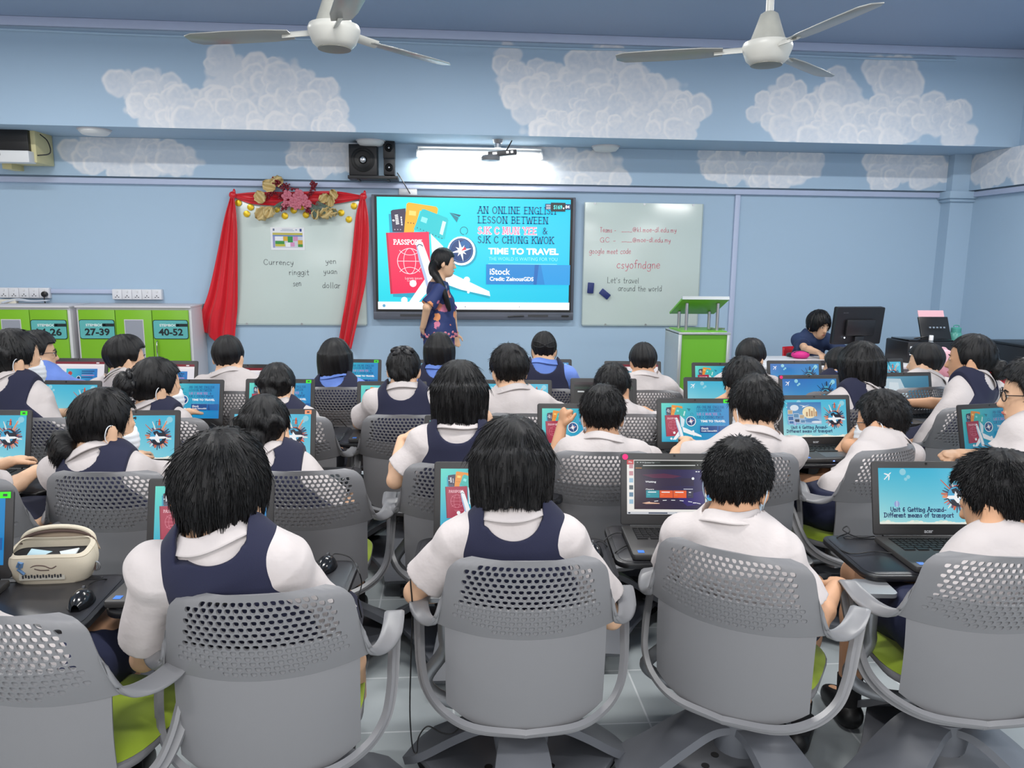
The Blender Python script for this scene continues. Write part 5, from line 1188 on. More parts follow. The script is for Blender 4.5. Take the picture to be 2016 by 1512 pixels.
# row nearest the wall
seat('C21', (62, 770), 8, 'back row grey chair of the boy with glasses at far left', (213, 706, 1, 3, 'E', 'laptop with an editing page under the 27-39 lockers', None))
seat('C22', (265, 768), 8, 'grey chair of the boy before the glass locker door', (390, 711, 1, 4, 'e', 'laptop with an editing page under the 40-52 locker', None))
seat('C23', (452, 770), 2, 'grey chair of the boy under the red drape', (548, 718, 1, 3, 'e', 'laptop with an editing page right of the boy under the drape', None))
seat('C24', (660, 762), 2, 'grey chair of the bobbed girl in blue under the display', (751, 708, 1, 4, 'A', 'laptop with the travel slide before the right drape', 'green'))
seat('C25', (860, 762), 2, 'grey chair of the bobbed girl in blue before the teacher', (908, 709, 1, 3, 'W', 'laptop with a white page under the teacher', None))
seat('C26', (1070, 765), 2, 'grey chair of the child with a hair ribbon and blue collar', (1015, 707, -1, 3, 'U', 'laptop mostly hidden by the child with the hair ribbon', None))
seat('C27', (1280, 768), 3, 'grey chair of the boy left of the lectern', (1190, 711, -1, 3, 'E', 'laptop with an editing page left of the lectern', None))
seat('C28', (1480, 768), 6, 'grey chair of the boy right of the lectern', (1362, 714, -1, 3, 'A', 'laptop with the travel slide under the lectern', None))
seat('C29', (1660, 770), -6, 'grey chair of the child in blue behind the bobbed girl', (1510, 710, -1, 2, 'U', 'laptop with a deep blue slide under the white desk', None))
seat('C30', (1832, 762), -12, 'grey chair of the boy before the pink cloth', (1680, 707, -1, -4, 'b', 'laptop under the printer with a blue sky slide', None))
drop_tree(CHAIR); drop_tree(LAPTOP)
# ------------------------------------------------------------------ bodies, clothes and hair as smooth closed surfaces
f32 = np.float32
def np_mesh(name, V, Q, mats, smooth=True):
    me = bpy.data.meshes.new(name); V = np.ascontiguousarray(V, f32); n = len(V); me.vertices.add(n); me.vertices.foreach_set('co', V.ravel())
    tri = isinstance(Q, tuple); L = np.concatenate([q.ravel() for q in Q]) if tri else Q.ravel()
    tot = np.concatenate([np.full(len(q), q.shape[1]) for q in Q]) if tri else np.full(len(Q), Q.shape[1])
    me.loops.add(len(L)); me.loops.foreach_set('vertex_index', L.astype(np.int32)); me.polygons.add(len(tot))
    me.polygons.foreach_set('loop_start', (np.cumsum(tot)-tot).astype(np.int32)); me.update(calc_edges=True); me.validate()
    for m in (mats if isinstance(mats, (list, tuple)) else [mats]): me.materials.append(m)
    if smooth: me.shade_smooth()
    return me
def surface_nets(F, lo, h, relax=1):
    F = F.copy(); F[0] = F[-1] = 1; F[:, 0] = F[:, -1] = 1; F[:, :, 0] = F[:, :, -1] = 1
    s = F < 0; u = s.view(np.uint8); n0, n1, n2 = F.shape
    c = np.zeros((n0-1, n1-1, n2-1), np.uint8); offs = [(a, b, d) for a in (0, 1) for b in (0, 1) for d in (0, 1)]
    for a, b, d in offs: c += u[a:n0-1+a, b:n1-1+b, d:n2-1+d]
    idx = np.argwhere((c > 0) & (c < 8)); ids = np.full(c.shape, -1, np.int32); ids[tuple(idx.T)] = np.arange(len(idx))
    val = np.stack([F[idx[:, 0]+a, idx[:, 1]+b, idx[:, 2]+d] for a, b, d in offs], 1); pos = np.zeros((len(idx), 3), f32); cnt = np.zeros(len(idx), f32); O = np.array(offs, f32)
    for i in range(8):
        for j in range(i+1, 8):
            if np.abs(O[i]-O[j]).sum() != 1: continue
            a, b = val[:, i], val[:, j]; m = (a < 0) != (b < 0); t = a[m]/(a[m]-b[m]); pos[m] += O[i]+t[:, None]*(O[j]-O[i]); cnt[m] += 1
    V = np.asarray(lo, f32)+(idx+pos/cnt[:, None])*h
    Q = []
    for ax in range(3):
        p, q = (ax+1) % 3, (ax+2) % 3; A = np.take(s, range(0, s.shape[ax]-1), ax); B = np.take(s, range(1, s.shape[ax]), ax)
        e = np.argwhere(A != B); e = e[(e[:, p] > 0) & (e[:, q] > 0) & (e[:, p] < c.shape[p]) & (e[:, q] < c.shape[q])]
        def cell(dp, dq): k = e.copy(); k[:, p] += dp; k[:, q] += dq; return ids[tuple(k.T)]
        f = np.stack([cell(-1, -1), cell(0, -1), cell(0, 0), cell(-1, 0)], 1); fl = ~A[tuple(e.T)]; f[fl] = f[fl][:, ::-1]; Q.append(f)
    Q = np.concatenate(Q); Q = Q[(Q >= 0).all(1)]
    for _ in range(relax):
        a = np.concatenate([Q[:, 0], Q[:, 1], Q[:, 2], Q[:, 3]]); b = np.concatenate([Q[:, 1], Q[:, 2], Q[:, 3], Q[:, 0]]); k = np.bincount(a, minlength=len(V))+np.bincount(b, minlength=len(V))+1e-9
        M_ = np.stack([(np.bincount(a, V[b, i], len(V))+np.bincount(b, V[a, i], len(V)))/k for i in range(3)], 1); V = (V*.5+M_*.5).astype(f32)
    return V, Q
class Cap:
    """tapered capsule; flat = (axis, ratio) squeezes it along one axis; square = flat ends"""
    def __init__(s, a, b, ra, rb, k=.02, flat=None, square=False): s.a = np.array(a, f32); s.b = np.array(b, f32); s.ra, s.rb, s.k, s.flat, s.sq = ra, rb, k, flat, square
    def box(s, g): r = max(s.ra, s.rb)+g; return np.minimum(s.a, s.b)-r, np.maximum(s.a, s.b)+r
    def d(s, x, y, z, g):
        ab = s.b-s.a; L2 = float(ab@ab)+1e-12; px, py, pz = x-s.a[0], y-s.a[1], z-s.a[2]; t0 = (px*ab[0]+py*ab[1]+pz*ab[2])/L2; t = np.clip(t0, 0, 1)
        qx, qy, qz = px-ab[0]*t, py-ab[1]*t, pz-ab[2]*t; r = s.ra+(s.rb-s.ra)*t+g
        if s.flat is not None:
            n, ra = s.flat; n = np.array(n, f32); dn = qx*n[0]+qy*n[1]+qz*n[2]; e = 1/ra-1; qx, qy, qz = qx+n[0]*dn*e, qy+n[1]*dn*e, qz+n[2]*dn*e
            d = (np.sqrt(qx*qx+qy*qy+qz*qz)-r)*(.5+.5*ra)
        elif s.sq:
            L = math.sqrt(L2); w = np.sqrt(np.maximum((px-ab[0]*t0)**2+(py-ab[1]*t0)**2+(pz-ab[2]*t0)**2, 0))-r; return np.maximum(w, np.abs(t0-.5)*L-L/2)
        else: d = np.sqrt(qx*qx+qy*qy+qz*qz)-r
        return d
class Ell:
    def __init__(s, c, r, M3=None, k=.02): s.c = np.array(c, f32); s.r = np.array(r, f32); s.M = None if M3 is None else np.array(M3, f32); s.k = k
    def box(s, g): r = float(s.r.max())+g; return s.c-r, s.c+r
    def d(s, x, y, z, g):
        px, py, pz = x-s.c[0], y-s.c[1], z-s.c[2]; r = s.r+g
        if s.M is not None: m = s.M; px, py, pz = px*m[0, 0]+py*m[1, 0]+pz*m[2, 0], px*m[0, 1]+py*m[1, 1]+pz*m[2, 1], px*m[0, 2]+py*m[1, 2]+pz*m[2, 2]
        k0 = np.sqrt((px/r[0])**2+(py/r[1])**2+(pz/r[2])**2); k1 = np.sqrt((px/r[0]**2)**2+(py/r[1]**2)**2+(pz/r[2]**2)**2)+1e-9
        return k0*(k0-1)/k1
class Field:
    def __init__(s, prims, h, pad=.03, grow=0.0):
        lo = np.min([p.box(grow)[0] for p in prims], 0)-pad; hi = np.max([p.box(grow)[1] for p in prims], 0)+pad
        s.lo, s.h = lo, h; n = np.ceil((hi-lo)/h).astype(int)+1; s.ax = [(lo[i]+h*np.arange(n[i])).astype(f32) for i in range(3)]; s.F = np.full(n, .08, f32); s.add(prims, grow)
    def xyz(s): return s.ax[0][:, None, None], s.ax[1][None, :, None], s.ax[2][None, None, :]
    def add(s, prims, grow=0.0):
        for p in prims:
            a, b = p.box(grow+p.k+.012); i0 = np.maximum(0, np.floor((a-s.lo)/s.h).astype(int)); i1 = np.minimum(s.F.shape, np.ceil((b-s.lo)/s.h).astype(int)+1)
            if (i1 <= i0).any(): continue
            sl = tuple(slice(i0[i], i1[i]) for i in range(3)); d = p.d(s.ax[0][sl[0]][:, None, None], s.ax[1][sl[1]][None, :, None], s.ax[2][sl[2]][None, None, :], grow)
            F = s.F[sl]; k = p.k; e = np.maximum(k-np.abs(F-d), 0)/k; s.F[sl] = np.minimum(F, d)-e*e*k*.25
    def keep(s, g): s.F = np.maximum(s.F, g); return s          # keep where g < 0
    def disp(s, g): s.F = s.F+g; return s
    def mesh(s, name, mats, relax=1): V, Q = surface_nets(s.F, s.lo, s.h, relax); return np_mesh(name, V, Q, mats)

# ------------------------------------------------------------------ people materials
def skin_mat(name, c):
    m = mat(name, c, .5, spec=.35, bump=.03, bscale=300); b = m.node_tree.nodes['Principled BSDF']; b.inputs['Subsurface Weight'].default_value = .0; b.inputs['Subsurface Radius'].default_value = (.012, .005, .003); b.inputs['Subsurface Scale'].default_value = .5; return m
SKIN = [skin_mat('light_tan_skin', rgb(224, 182, 150)), skin_mat('tan_skin', rgb(206, 158, 124)), skin_mat('brown_skin', rgb(176, 124, 92))]
def hair_mat(name='black_hair', c=rgb(13, 12, 14)):
    m = bpy.data.materials.new(name); m.use_nodes = True; nt = m.node_tree; b = nt.nodes['Principled BSDF']; b.inputs['Base Color'].default_value = c; b.inputs['Roughness'].default_value = .36; b.inputs['Specular IOR Level'].default_value = .36
    tc = nt.nodes.new('ShaderNodeTexCoord'); sp = nt.nodes.new('ShaderNodeSeparateXYZ'); nt.links.new(tc.outputs['Object'], sp.inputs[0])
    ad = nt.nodes.new('ShaderNodeMath'); ad.operation = 'ADD'; ad.inputs[1].default_value = .03; nt.links.new(sp.outputs['Y'], ad.inputs[0])
    at = nt.nodes.new('ShaderNodeMath'); at.operation = 'ARCTAN2'; nt.links.new(ad.outputs[0], at.inputs[0]); nt.links.new(sp.outputs['X'], at.inputs[1])
    mu = nt.nodes.new('ShaderNodeMath'); mu.operation = 'MULTIPLY'; mu.inputs[1].default_value = 26; nt.links.new(at.outputs[0], mu.inputs[0])
    m2 = nt.nodes.new('ShaderNodeMath'); m2.operation = 'MULTIPLY'; m2.inputs[1].default_value = 14; nt.links.new(sp.outputs['Z'], m2.inputs[0])
    cb = nt.nodes.new('ShaderNodeCombineXYZ'); nt.links.new(mu.outputs[0], cb.inputs[0]); nt.links.new(m2.outputs[0], cb.inputs[1])
    n = nt.nodes.new('ShaderNodeTexNoise'); n.inputs['Scale'].default_value = 1.6; n.inputs['Detail'].default_value = 5; n.inputs['Roughness'].default_value = .65; nt.links.new(cb.outputs[0], n.inputs['Vector'])
    bp = nt.nodes.new('ShaderNodeBump'); bp.inputs['Strength'].default_value = .55; bp.inputs['Distance'].default_value = .006; nt.links.new(n.outputs['Fac'], bp.inputs['Height']); nt.links.new(bp.outputs['Normal'], b.inputs['Normal'])
    return m
M['hair'] = hair_mat()
M['shirt'] = mat('white_school_cotton', rgb(200, 192, 191), .78, sheen=.1, bump=.55, bscale=17); M['blue'] = mat('blue_prefect_cotton', rgb(104, 136, 214), .75, sheen=.1, bump=.5, bscale=17)
M['scrub'] = mat('navy_scrub_cotton', rgb(36, 54, 92), .75, bump=.1, bscale=420)
M['navy'] = mat('navy_school_twill', rgb(25, 28, 56), .85, sheen=.05, bump=.12, bscale=600); M['short'] = mat('dark_navy_twill', rgb(26, 32, 62), .8, bump=.12, bscale=600)
M['sock'] = mat('black_sock', rgb(20, 20, 24), .85); M['shoe'] = mat('black_school_shoe', rgb(18, 18, 20), .45)
M['mask'] = mat('white_face_mask', rgb(228, 232, 238), .7); M['maskb'] = mat('pale_blue_face_mask', rgb(190, 210, 226), .7); M['maskk'] = mat('black_face_mask', rgb(22, 22, 26), .7)
M['eye'] = mat('dark_eye', rgb(26, 18, 16), .15); M['eyew'] = mat('eye_white', rgb(226, 222, 216), .3); M['lip'] = mat('rose_lips', rgb(186, 104, 98), .5); M['ribbon'] = mat('black_hair_ribbon', rgb(16, 16, 20), .4)
def folds(x, y, z, a, sd):
    """shallow cloth creases"""
    return a*(np.sin(x*41+z*23+sd)+np.sin(z*37-x*17+y*29+sd*2.1)+.6*np.sin(x*71+y*53-z*31+sd*.7))

def hairline(y, front=.048): return np.interp(y, [-.11, -.05, -.03, .0, .03, .055, .1], [-.088, -.082, -.05, -.012, -.018, front, front+.006])
def hair_mesh(style, h, sd, tufts):
    S = 1.0; rs = np.random.RandomState(sd); P = [Ell((0, -.005, .01), (.072, .09, .094))]
    fld = Field([Ell((0, -.01, -.01), (.125, .16, .15))], h, .01); x, y, z = fld.xyz(); fld.F = np.full(fld.F.shape, .1, f32)
    E = lambda o: Ell((0, -.005, .01), (.072, .09, .094)).d(x, y, z, o)
    ang = np.arctan2(x, -(y+.02)); wav = .002*np.sin(ang*9+sd+z*20)+.0016*np.sin(ang*21+z*33+sd*2)
    length = .03; lift = .003
    if style in ('boy', 'boyflat'):
        top = np.clip((z+.06)/.09, 0, 1); d = E(.004)-(.014 if style == 'boy' else .0085)*top*top*(3-2*top)-(.004*np.clip((y)/.06, 0, 1) if style == 'boy' else 0)+wav*1.2
        d = np.maximum(d, hairline(y)-z-.004*np.sin(x*90+sd)); length = .021 if style == 'boy' else .013; lift = .0045 if style == 'boy' else .0035
    elif style == 'tousled':
        d = E(.022)+wav*1.6+.003*np.sin(x*31+sd)*np.sin(z*37); bot = np.interp(y, [-.12, -.06, .0, .06, .12], [-.098, -.09, -.072, -.05, .03]); d = np.maximum(d, bot-z+.006*np.sin(ang*13+sd)+.004*np.sin(ang*29))
        face = Ell((0, .118, -.05), (.076, .085, .088)).d(x, y, z, 0); d = np.maximum(d, -face); length = .034; lift = .0007
    elif style == 'bob':
        r = 1.0; d0 = E(.018); t = np.clip((.03-z)/.13, 0, 1); rx, ry = .087+.009*t*(1-.7*t), .097+.003*t
        cyl = (np.sqrt((x/rx)**2+((y+.012)/ry)**2)-1)*.09; cyl = np.maximum(cyl, z-.03)
        e = np.maximum(.03-np.abs(d0-cyl), 0)/.03; d = np.minimum(d0, cyl)-e*e*.03*.25+wav
        bot = -.08-.016*np.clip(np.abs(x)/.09, 0, 1)-.01*np.clip(y/.08, 0, 1)+.003*np.sin(ang*23+sd)
        d = np.maximum(d, bot-z); face = Ell((0, .115, -.05), (.079, .085, .092)).d(x, y, z, 0); d = np.maximum(d, -face); neck = Ell((0, .03, -.13), (.058, .085, .07)).d(x, y, z, 0); d = np.maximum(d, -neck)
        length = .045; lift = .0003
    else:
        d = E(.009)+wav*.8-.004*np.exp(-((z-.02)/.05)**2); d = np.maximum(d, hairline(y, .058)-z-.01); length = .03; lift = .001
        def blob(c, r, k=.015):
            nonlocal d
            b = Ell(c, r).d(x, y, z, 0)+.003*np.sin(x*120+z*90)+.002*np.sin(y*150); e = np.maximum(k-np.abs(d-b), 0)/k; d = np.minimum(d, b)-e*e*k*.25
        if style == 'highbun': blob((0, -.122, .0), (.05, .04, .052))
        elif style == 'sidebun': blob((-.035, -.112, -.082), (.042, .038, .056))
        elif style == 'pony': blob((.015, -.115, -.05), (.042, .036, .048))
        elif style == 'braid':
            for k in range(9): a = math.radians(-64+16*k); blob((.078*math.sin(a), -.088*math.cos(a)-.012, .015+.012*(k % 2)), (.02, .016, .022), .006)
            blob((0, -.1, -.035), (.04, .024, .03))
        elif style == 'ribbon': blob((0, -.085, -.03), (.05, .03, .045))
    fld.F = d.astype(f32)*np.ones(fld.F.shape, f32); V, Q = surface_nets(fld.F, fld.lo, h, 1)
    if tufts:
        # fine locks lying along the surface, combed out from the crown
        c0 = np.array((.012*np.sin(sd), -.035, .11)); fa = V[Q]; nr = np.cross(fa[:, 2]-fa[:, 0], fa[:, 3]-fa[:, 1]); nr /= np.linalg.norm(nr, axis=1)[:, None]+1e-9; ce = fa.mean(1)
        # outside faces only
        ok = np.nonzero(((ce-np.array((0, 0, 0)))*nr).sum(1) > .01)[0]; ok = ok[(np.linalg.norm((ce[ok]-c0)[:, :2], axis=1) > .036) | (ce[ok, 2] < .05)]; pick = rs.choice(ok, tufts); p = ce[pick]; n = nr[pick]
        fl = p-c0; fl[:, 2] -= .02+.25*np.linalg.norm(fl[:, :2], axis=1); fl += rs.normal(0, .012 if 'boy' in style else .005, fl.shape); fl -= n*(fl*n).sum(1)[:, None]; fl /= np.linalg.norm(fl, axis=1)[:, None]+1e-9
        if style in ('bob', 'tousled'):
            low = np.clip((.04-p[:, 2])/.06, 0, 1)[:, None]*(1 if style == 'bob' else .75); fl = fl*(1-low)+np.array((0, 0, -1.))*low; fl /= np.linalg.norm(fl, axis=1)[:, None]+1e-9
        Ln = length*rs.uniform(.6, 1.25, tufts)[:, None]
        if style == 'bob': Ln = np.minimum(Ln, np.maximum(.004, (p[:, 2:3]+.091)))
        w = rs.uniform(.0009, .0019, tufts)[:, None]; sde = np.cross(fl, n); lf = n*(lift*rs.uniform(.3, 1.6, tufts))[:, None]; VV = []
        for t, ww in ((0, 1), (.55, .8)):
            q = p+fl*Ln*t+lf*t*1.2+n*.0006*(1-t)-n*(Ln*Ln*t*t*(1.8 if style in ('bob', 'tousled') else 2.5))
            VV += [q+sde*w*ww, q-sde*w*ww, q+n*w*ww*.8]
        VV.append(p+fl*Ln+lf*1.6-n*(Ln*Ln*(2.0 if style in ('bob', 'tousled') else 2.6))); T = np.stack(VV, 1).reshape(-1, 3); b = len(V)+7*np.arange(tufts)[:, None]
        q4 = np.concatenate([b+np.array([[0, 2, 5, 3]]), b+np.array([[2, 1, 4, 5]]), b+np.array([[1, 0, 3, 4]])]); q3 = np.concatenate([b+np.array([[3, 5, 6]]), b+np.array([[5, 4, 6]]), b+np.array([[4, 3, 6]])])
        return np_mesh('hair', np.concatenate([V, T]), (np.concatenate([Q, q4]), q3), M['hair'])
    return np_mesh('hair', V, Q, M['hair'])

def norm(v): v = np.array(v, float); return v/(np.linalg.norm(v)+1e-9)
def hand_prims(W, h, n, side, s=1.0, curl=.5, spread=1.0, fist=False):
    """palm, four fingers and a thumb; h along the hand, n out of the palm, side -1 left 1 right"""
    h, n = norm(h), norm(n); n = norm(n-h*(n@h)); sd = np.cross(h, n)*side; W = np.array(W, float); P = []
    M3 = np.stack([sd, h, n], 1); P.append(Ell(W+h*.04*s, (.033*s, .047*s, .0145*s), M3, .012))
    rot = lambda a: h*math.cos(a)+n*math.sin(a)
    for i, L in enumerate((.047, .055, .051, .04)):
        b = W+h*(.074-.003*abs(i-1.3))*s+sd*(1.5-i)*.0165*s*spread; c1 = curl*(1+.1*i); d1 = rot(c1)+sd*(1.5-i)*.06*spread; m = b+norm(d1)*L*.52*s; d2 = rot(c1*2.1); e = m+d2*L*.4*s; d3 = rot(c1*2.9); g = e+d3*L*.3*s
        P += [Cap(b-h*.012*s, m, .0088*s, .0083*s, .006), Cap(m, e, .0083*s, .0077*s, .004), Cap(e, g, .0077*s, .0066*s, .004)]
    b = W+h*.018*s+sd*.026*s+n*.004; m = b+norm(h*.62+sd*.62+n*(.35 if fist else .2))*.034*s; e = m+norm(h*.9+sd*(.0 if fist else .25)+n*(.6 if fist else .25))*.03*s
    P += [Cap(b, m, .0125*s, .0098*s, .008), Cap(m, e, .0096*s, .0078*s, .004)]
    return P

def arm_pose(spec, S, org, yaw, loc, side, up=.225, fo=.2):
    """returns elbow, wrist, hand direction, palm normal, curl (person-local)"""
    o = dict(h=None, n=None, curl=.45, fist=False)
    if isinstance(spec, dict): o.update(spec)
    def P(v):
        if len(v) == 3 and isinstance(v[0], (int, float)) and abs(v[0]) < 3: return np.array(v, float)
        px, py, df = v; r = ray(px, py); f = fwd(yaw); base = org+f*df; t = (base-CAM).dot(f)/r.dot(f); return np.array(loc(CAM+r*t))
    if 'W' in o: W = P(o['W'])
    elif spec == 'desk' or o.get('base') == 'desk': W = np.array((side*.13, .28, .752)); o['h'] = o['h'] or (-side*.12, 1, -.02); o['curl'] = .3
    else: W = np.array((side*.10, .2, .615))
    if 'E' in o: E = P(o['E'])
    else:
        d = W-S; L = np.linalg.norm(d); up_, fo_ = up, fo
        if L > (up+fo)*.985: k = L/((up+fo)*.985); up_, fo_ = up*k, fo*k
        u = d/L; a = (up_*up_-fo_*fo_+L*L)/(2*L); hh = math.sqrt(max(0, up_*up_-a*a)); pole = np.array((side*.9, -.5, -.4)); pole = pole-u*(pole@u); E = S+u*a+norm(pole)*hh
    fd = norm(W-E); h = norm(np.array(o['h'], float)) if o['h'] is not None else norm(fd*.8+np.array((0, .25, -.12)))
    n = np.array(o['n'], float) if o['n'] is not None else np.array((0, .1, -1.))
    return E, W, h, n, o['curl'], o['fist']

def person(seat_key, label, head, hyaw, style, outfit, hpitch=8, lean=.06, armL='desk', armR='desk', mask=None, glasses=False, h=.006, tufts=0, skin=0, sd=1, hroll=0, byaw=0, W0=None, tall=1.0, group='pupils in the classroom', extras=(), sw=.135, org=None, hs=None, nd=.062, nx=.076, bare=False, pelx=0.0, slv=.74):
    if org is None: org, cy = SEATS[seat_key][0], SEATS[seat_key][1]
    else: org, cy = Vector(org), 0
    yaw = cy+byaw; f = fwd(yaw)
    root = empty('person', org, yaw, label, 'person', group); inv = (Matrix.Translation(org) @ Matrix.Rotation(-math.radians(yaw), 4, 'Z')).inverted()
    loc = lambda p: inv @ Vector(p)
    px, py, hw = head; r = ray(px, py); base = org+f*lean; t = (base-CAM).dot(f)/r.dot(f); Cw = CAM+r*t; dep = (Cw-CAM).dot(_F)
    W0 = W0 or {'boy': .176, 'boyflat': .17, 'bob': .19, 'tousled': .203}.get(style, .164)
    k = hs or min(1.18, max(.82, hw*dep/FPX/W0)); C = np.array(loc(Cw)); C[2] -= {'tousled': .018, 'boy': .006, 'boyflat': .006}.get(style, .0)*k
    R = RZ(-(hyaw-yaw)) @ RX(-hpitch) @ RY(hroll); Rn = np.array(R); H = lambda p: C+Rn @ (np.array(p, float)*k)
    pel = np.array((pelx, -.055, .555)); Nk = H((0, -.032, -.07 if style == 'tousled' else -.08)); N = Nk+np.array((0, -.012, -.024)); N[0] *= .95
    sp = N-pel; mid = pel+sp*.5+np.array((0, -.02, 0)); up = norm(sp); fx = norm(np.cross((1, 0, 0), up))*-1
    if fx[1] < 0: fx = -fx
    S = {s: N+np.array((s*sw, -.0, 0))-np.array((0, 0, .064)) for s in (-1, 1)}
    # ---- skin
    head_p = [Ell(H((0, -.005, .01)), np.array((.072, .09, .094))*k, Rn, .01), Ell(H((0, .022, -.045)), np.array((.059, .066, .076))*k, Rn, .03), Ell(H((0, .04, -.092)), np.array((.038, .04, .03))*k, Rn, .03),
              Cap(H((0, .086, -.015)), H((0, .097, -.042)), .007*k, .0115*k, .012), Cap(H((-.014, .083, -.074)), H((.014, .083, -.074)), .006*k, .006*k, .006)]
    for s in (-1, 1): head_p += [Ell(H((s*.076, -.012, -.022)), np.array((.0085, .019, .03))*k, Rn @ np.array(RZ(-s*24)), .006), Ell(H((s*.03, .074, -.006)), np.array((.016, .008, .009))*k, Rn, .012)]
    neck = [Cap(H((0, -.022, -.06)), N, .046*k, .05, .02)]
    flat = (fx, .66)
    torso = [Cap(N-up*.085, mid, .128, .122, .04, (fx, .60)), Cap(mid, pel, .122, .138, .05, (fx, .68)), Cap(S[-1], S[1], .042, .042, .05)]
    arms = {}; arm_p = []
    for s, sp_ in ((-1, armL), (1, armR)):
        E, W, hd, pn, curl, fist = arm_pose(sp_, S[s], org, yaw, loc, s); arms[s] = (E, W)
        arm_p += [Cap(S[s], E, .04, .031, .02), Cap(E, E*.65+W*.35, .031, .032, .01), Cap(E*.65+W*.35, W, .032, .0215, .012)]+hand_prims(W, hd, pn, s, .92, curl, fist=fist)
    legs = []; knee = {}; ank = {}
    for s in (-1, 1):
        hip = np.array((pelx+s*.078, .0, .545)); kn = np.array((pelx+s*.105, .365, .525)); an = np.array((pelx+s*.11, .35+.03*math.sin(sd+s), .095)); knee[s] = kn; ank[s] = an
        legs += [Cap(hip, kn, .076, .054, .03), Cap(kn, kn*.68+an*.32+np.array((0, -.012, 0)), .05, .05, .02), Cap(kn*.68+an*.32+np.array((0, -.012, 0)), an, .05, .032, .02), Cap(an-np.array((0, .02, .05)), an+np.array((0, .12, -.062)), .03, .026, .02)]
    body = Field(head_p+neck+torso+arm_p+legs, h, .03)
    link('body', body.mesh('body', SKIN[skin]), root)
    # ---- shirt
    top = M['blue'] if 'blue' in outfit else M['scrub'] if 'scrub' in outfit else M['shirt']; girl = 'girl' in outfit; loose = .008 if girl else .013
    sl = []
    for s in (-1, 1):
        E, W = arms[s]; e = S[s]+(E-S[s])*slv; sl += [Cap(S[s]-up*.012, e, .056, .066, .03, square=True), Ell(S[s], (.056,)*3, None, .03)]
    tp = [Cap(N-up*.085, mid, .128, .122, .04, (fx, .62)), Cap(mid, pel+up*.01, .124, .142, .05, (fx, .69)), Cap(S[-1], S[1], .044, .044, .05), Cap(N-up*.06, N+up*.01, .07, .056, .04)]
    hh = min(h, .0065); fs = Field(tp+[Ell(p.b, (.07,)*3) for p in sl if isinstance(p, Cap)], hh, .03, loose); x, y, z = fs.xyz(); fs.F[:] = .08; fs.add(tp, loose); fs.add(sl, .0)
    fs.disp(folds(x, y, z, .0017 if girl else .0024, sd)+.0035*np.sin(x*16+z*11+sd)*np.sin(z*19-y*13+sd*1.7)); un = (x-N[0])*up[0]+(y-N[1])*up[1]+(z-N[2])*up[2]
    rad = np.sqrt((x-N[0])**2+(y-N[1])**2+0*z); fs.keep(np.minimum(un-.02, .08-rad)); fs.keep(pel[2]-.045-z); link('shirt', fs.mesh('shirt', top), root)
    ax = norm(up*.9+norm(Nk-N)*.5); xx = norm(np.cross(fx, ax)); yy = np.cross(ax, xx); yy = yy if yy[1] > 0 else -yy; cc = N+up*.004
    # collar folded over round the neck
    mb = MB()
    def collar(u, v):
        th = math.radians(24+312*u); rr, zz = ((.055+.006*v/.45, -.004+.034*v/.45) if v < .45 else (.061+.026*(v-.45)/.55, .03-.034*(v-.45)/.55)); rr *= 1.02; a, b = math.sin(th), math.cos(th)
        return Vector(cc+xx*rr*1.12*a+yy*rr*(1.0)*b+ax*(zz+.004*math.sin(th*3+sd)-.012*max(0, b)))
    if not bare: mb.grid(collar, 40, 12); co = mb.build('collar', top, root, angle=180, solid=.004)
    if bare: fs = None
    if girl:
        pf = [Cap(N-up*.085, mid, .130, .124, .04, (fx, .63)), Cap(mid, pel, .126, .144, .05, (fx, .7)), Cap(S[-1]*.75+S[1]*.25, S[1]*.75+S[-1]*.25, .045, .045, .05), Cap(N-up*.06, N-up*.0, .075, .066, .04)]
        skirt = [Cap((s*.07, .02, .545), knee[s]*.9+np.array((0, .0, .02)), .09, .078, .07) for s in (-1, 1)]+[Cap((0, .05, .545), (0, .34, .53), .09, .078, .06)]
        fp = Field(pf+skirt, hh, .03, loose+.009); x, y, z = fp.xyz(); un = (x-N[0])*up[0]+(y-N[1])*up[1]+(z-N[2])*up[2]; xr = x-N[0]
        fp.disp(folds(x, y, z, .0009, sd+3)); fp.keep(np.abs(xr)-(.147+np.maximum(0, -un-.15)*.8)*np.ones_like(un)); ne = Ell(N+up*.01, (nx, .15, nd), None).d(x, y, z, 0); fp.keep(-ne); fp.keep(np.minimum(nx*.97-np.abs(xr), un-.0)+y*0); fp.keep(z*0+x*0+(y-.36)); fp.keep(.43-z+x*0+y*0)
        link('pinafore', fp.mesh('pinafore', M['navy']), root)
    else:
        sh = [Cap((pelx+s*.08, -.0, .55), knee[s]*.86+np.array((0, 0, .01)), .085, .078, .04, square=False) for s in (-1, 1)]+[Cap((pelx-.05, -.04, .565), (pelx+.05, -.04, .565), .115, .115, .04, ((0, 1, 0), .85))]
        fp = Field(sh, max(h, .006), .03, .008); x, y, z = fp.xyz(); fp.disp(folds(x, y, z, .0015, sd+5)); fp.keep(x*0+z*0+(y-.3)); fp.keep(z-.63+x*0+y*0); link('shorts', fp.mesh('shorts', M['short']), root)
    for s in (-1, 1):
        an = ank[s]; mb = MB(); mb.tube([an+np.array((0, -.004, .075)), an+np.array((0, -.004, .02)), an+np.array((0, -.01, -.03))], [.041, .039, .04], 14); mb.build('sock', M['sock'], root)
        ff = Field([Cap(an-np.array((0, .02, .05)), an+np.array((0, .115, -.06)), .041, .036, .02), Cap(an-np.array((0, .025, .06)), an+np.array((0, .13, -.075)), .04, .036, .02)], .006, .02); x, y, z = ff.xyz(); ff.keep(.002-z+x*0+y*0); ff.keep(z-.085+.25*(y-an[1])+x*0); link('shoe', ff.mesh('shoe', M['shoe']), root)
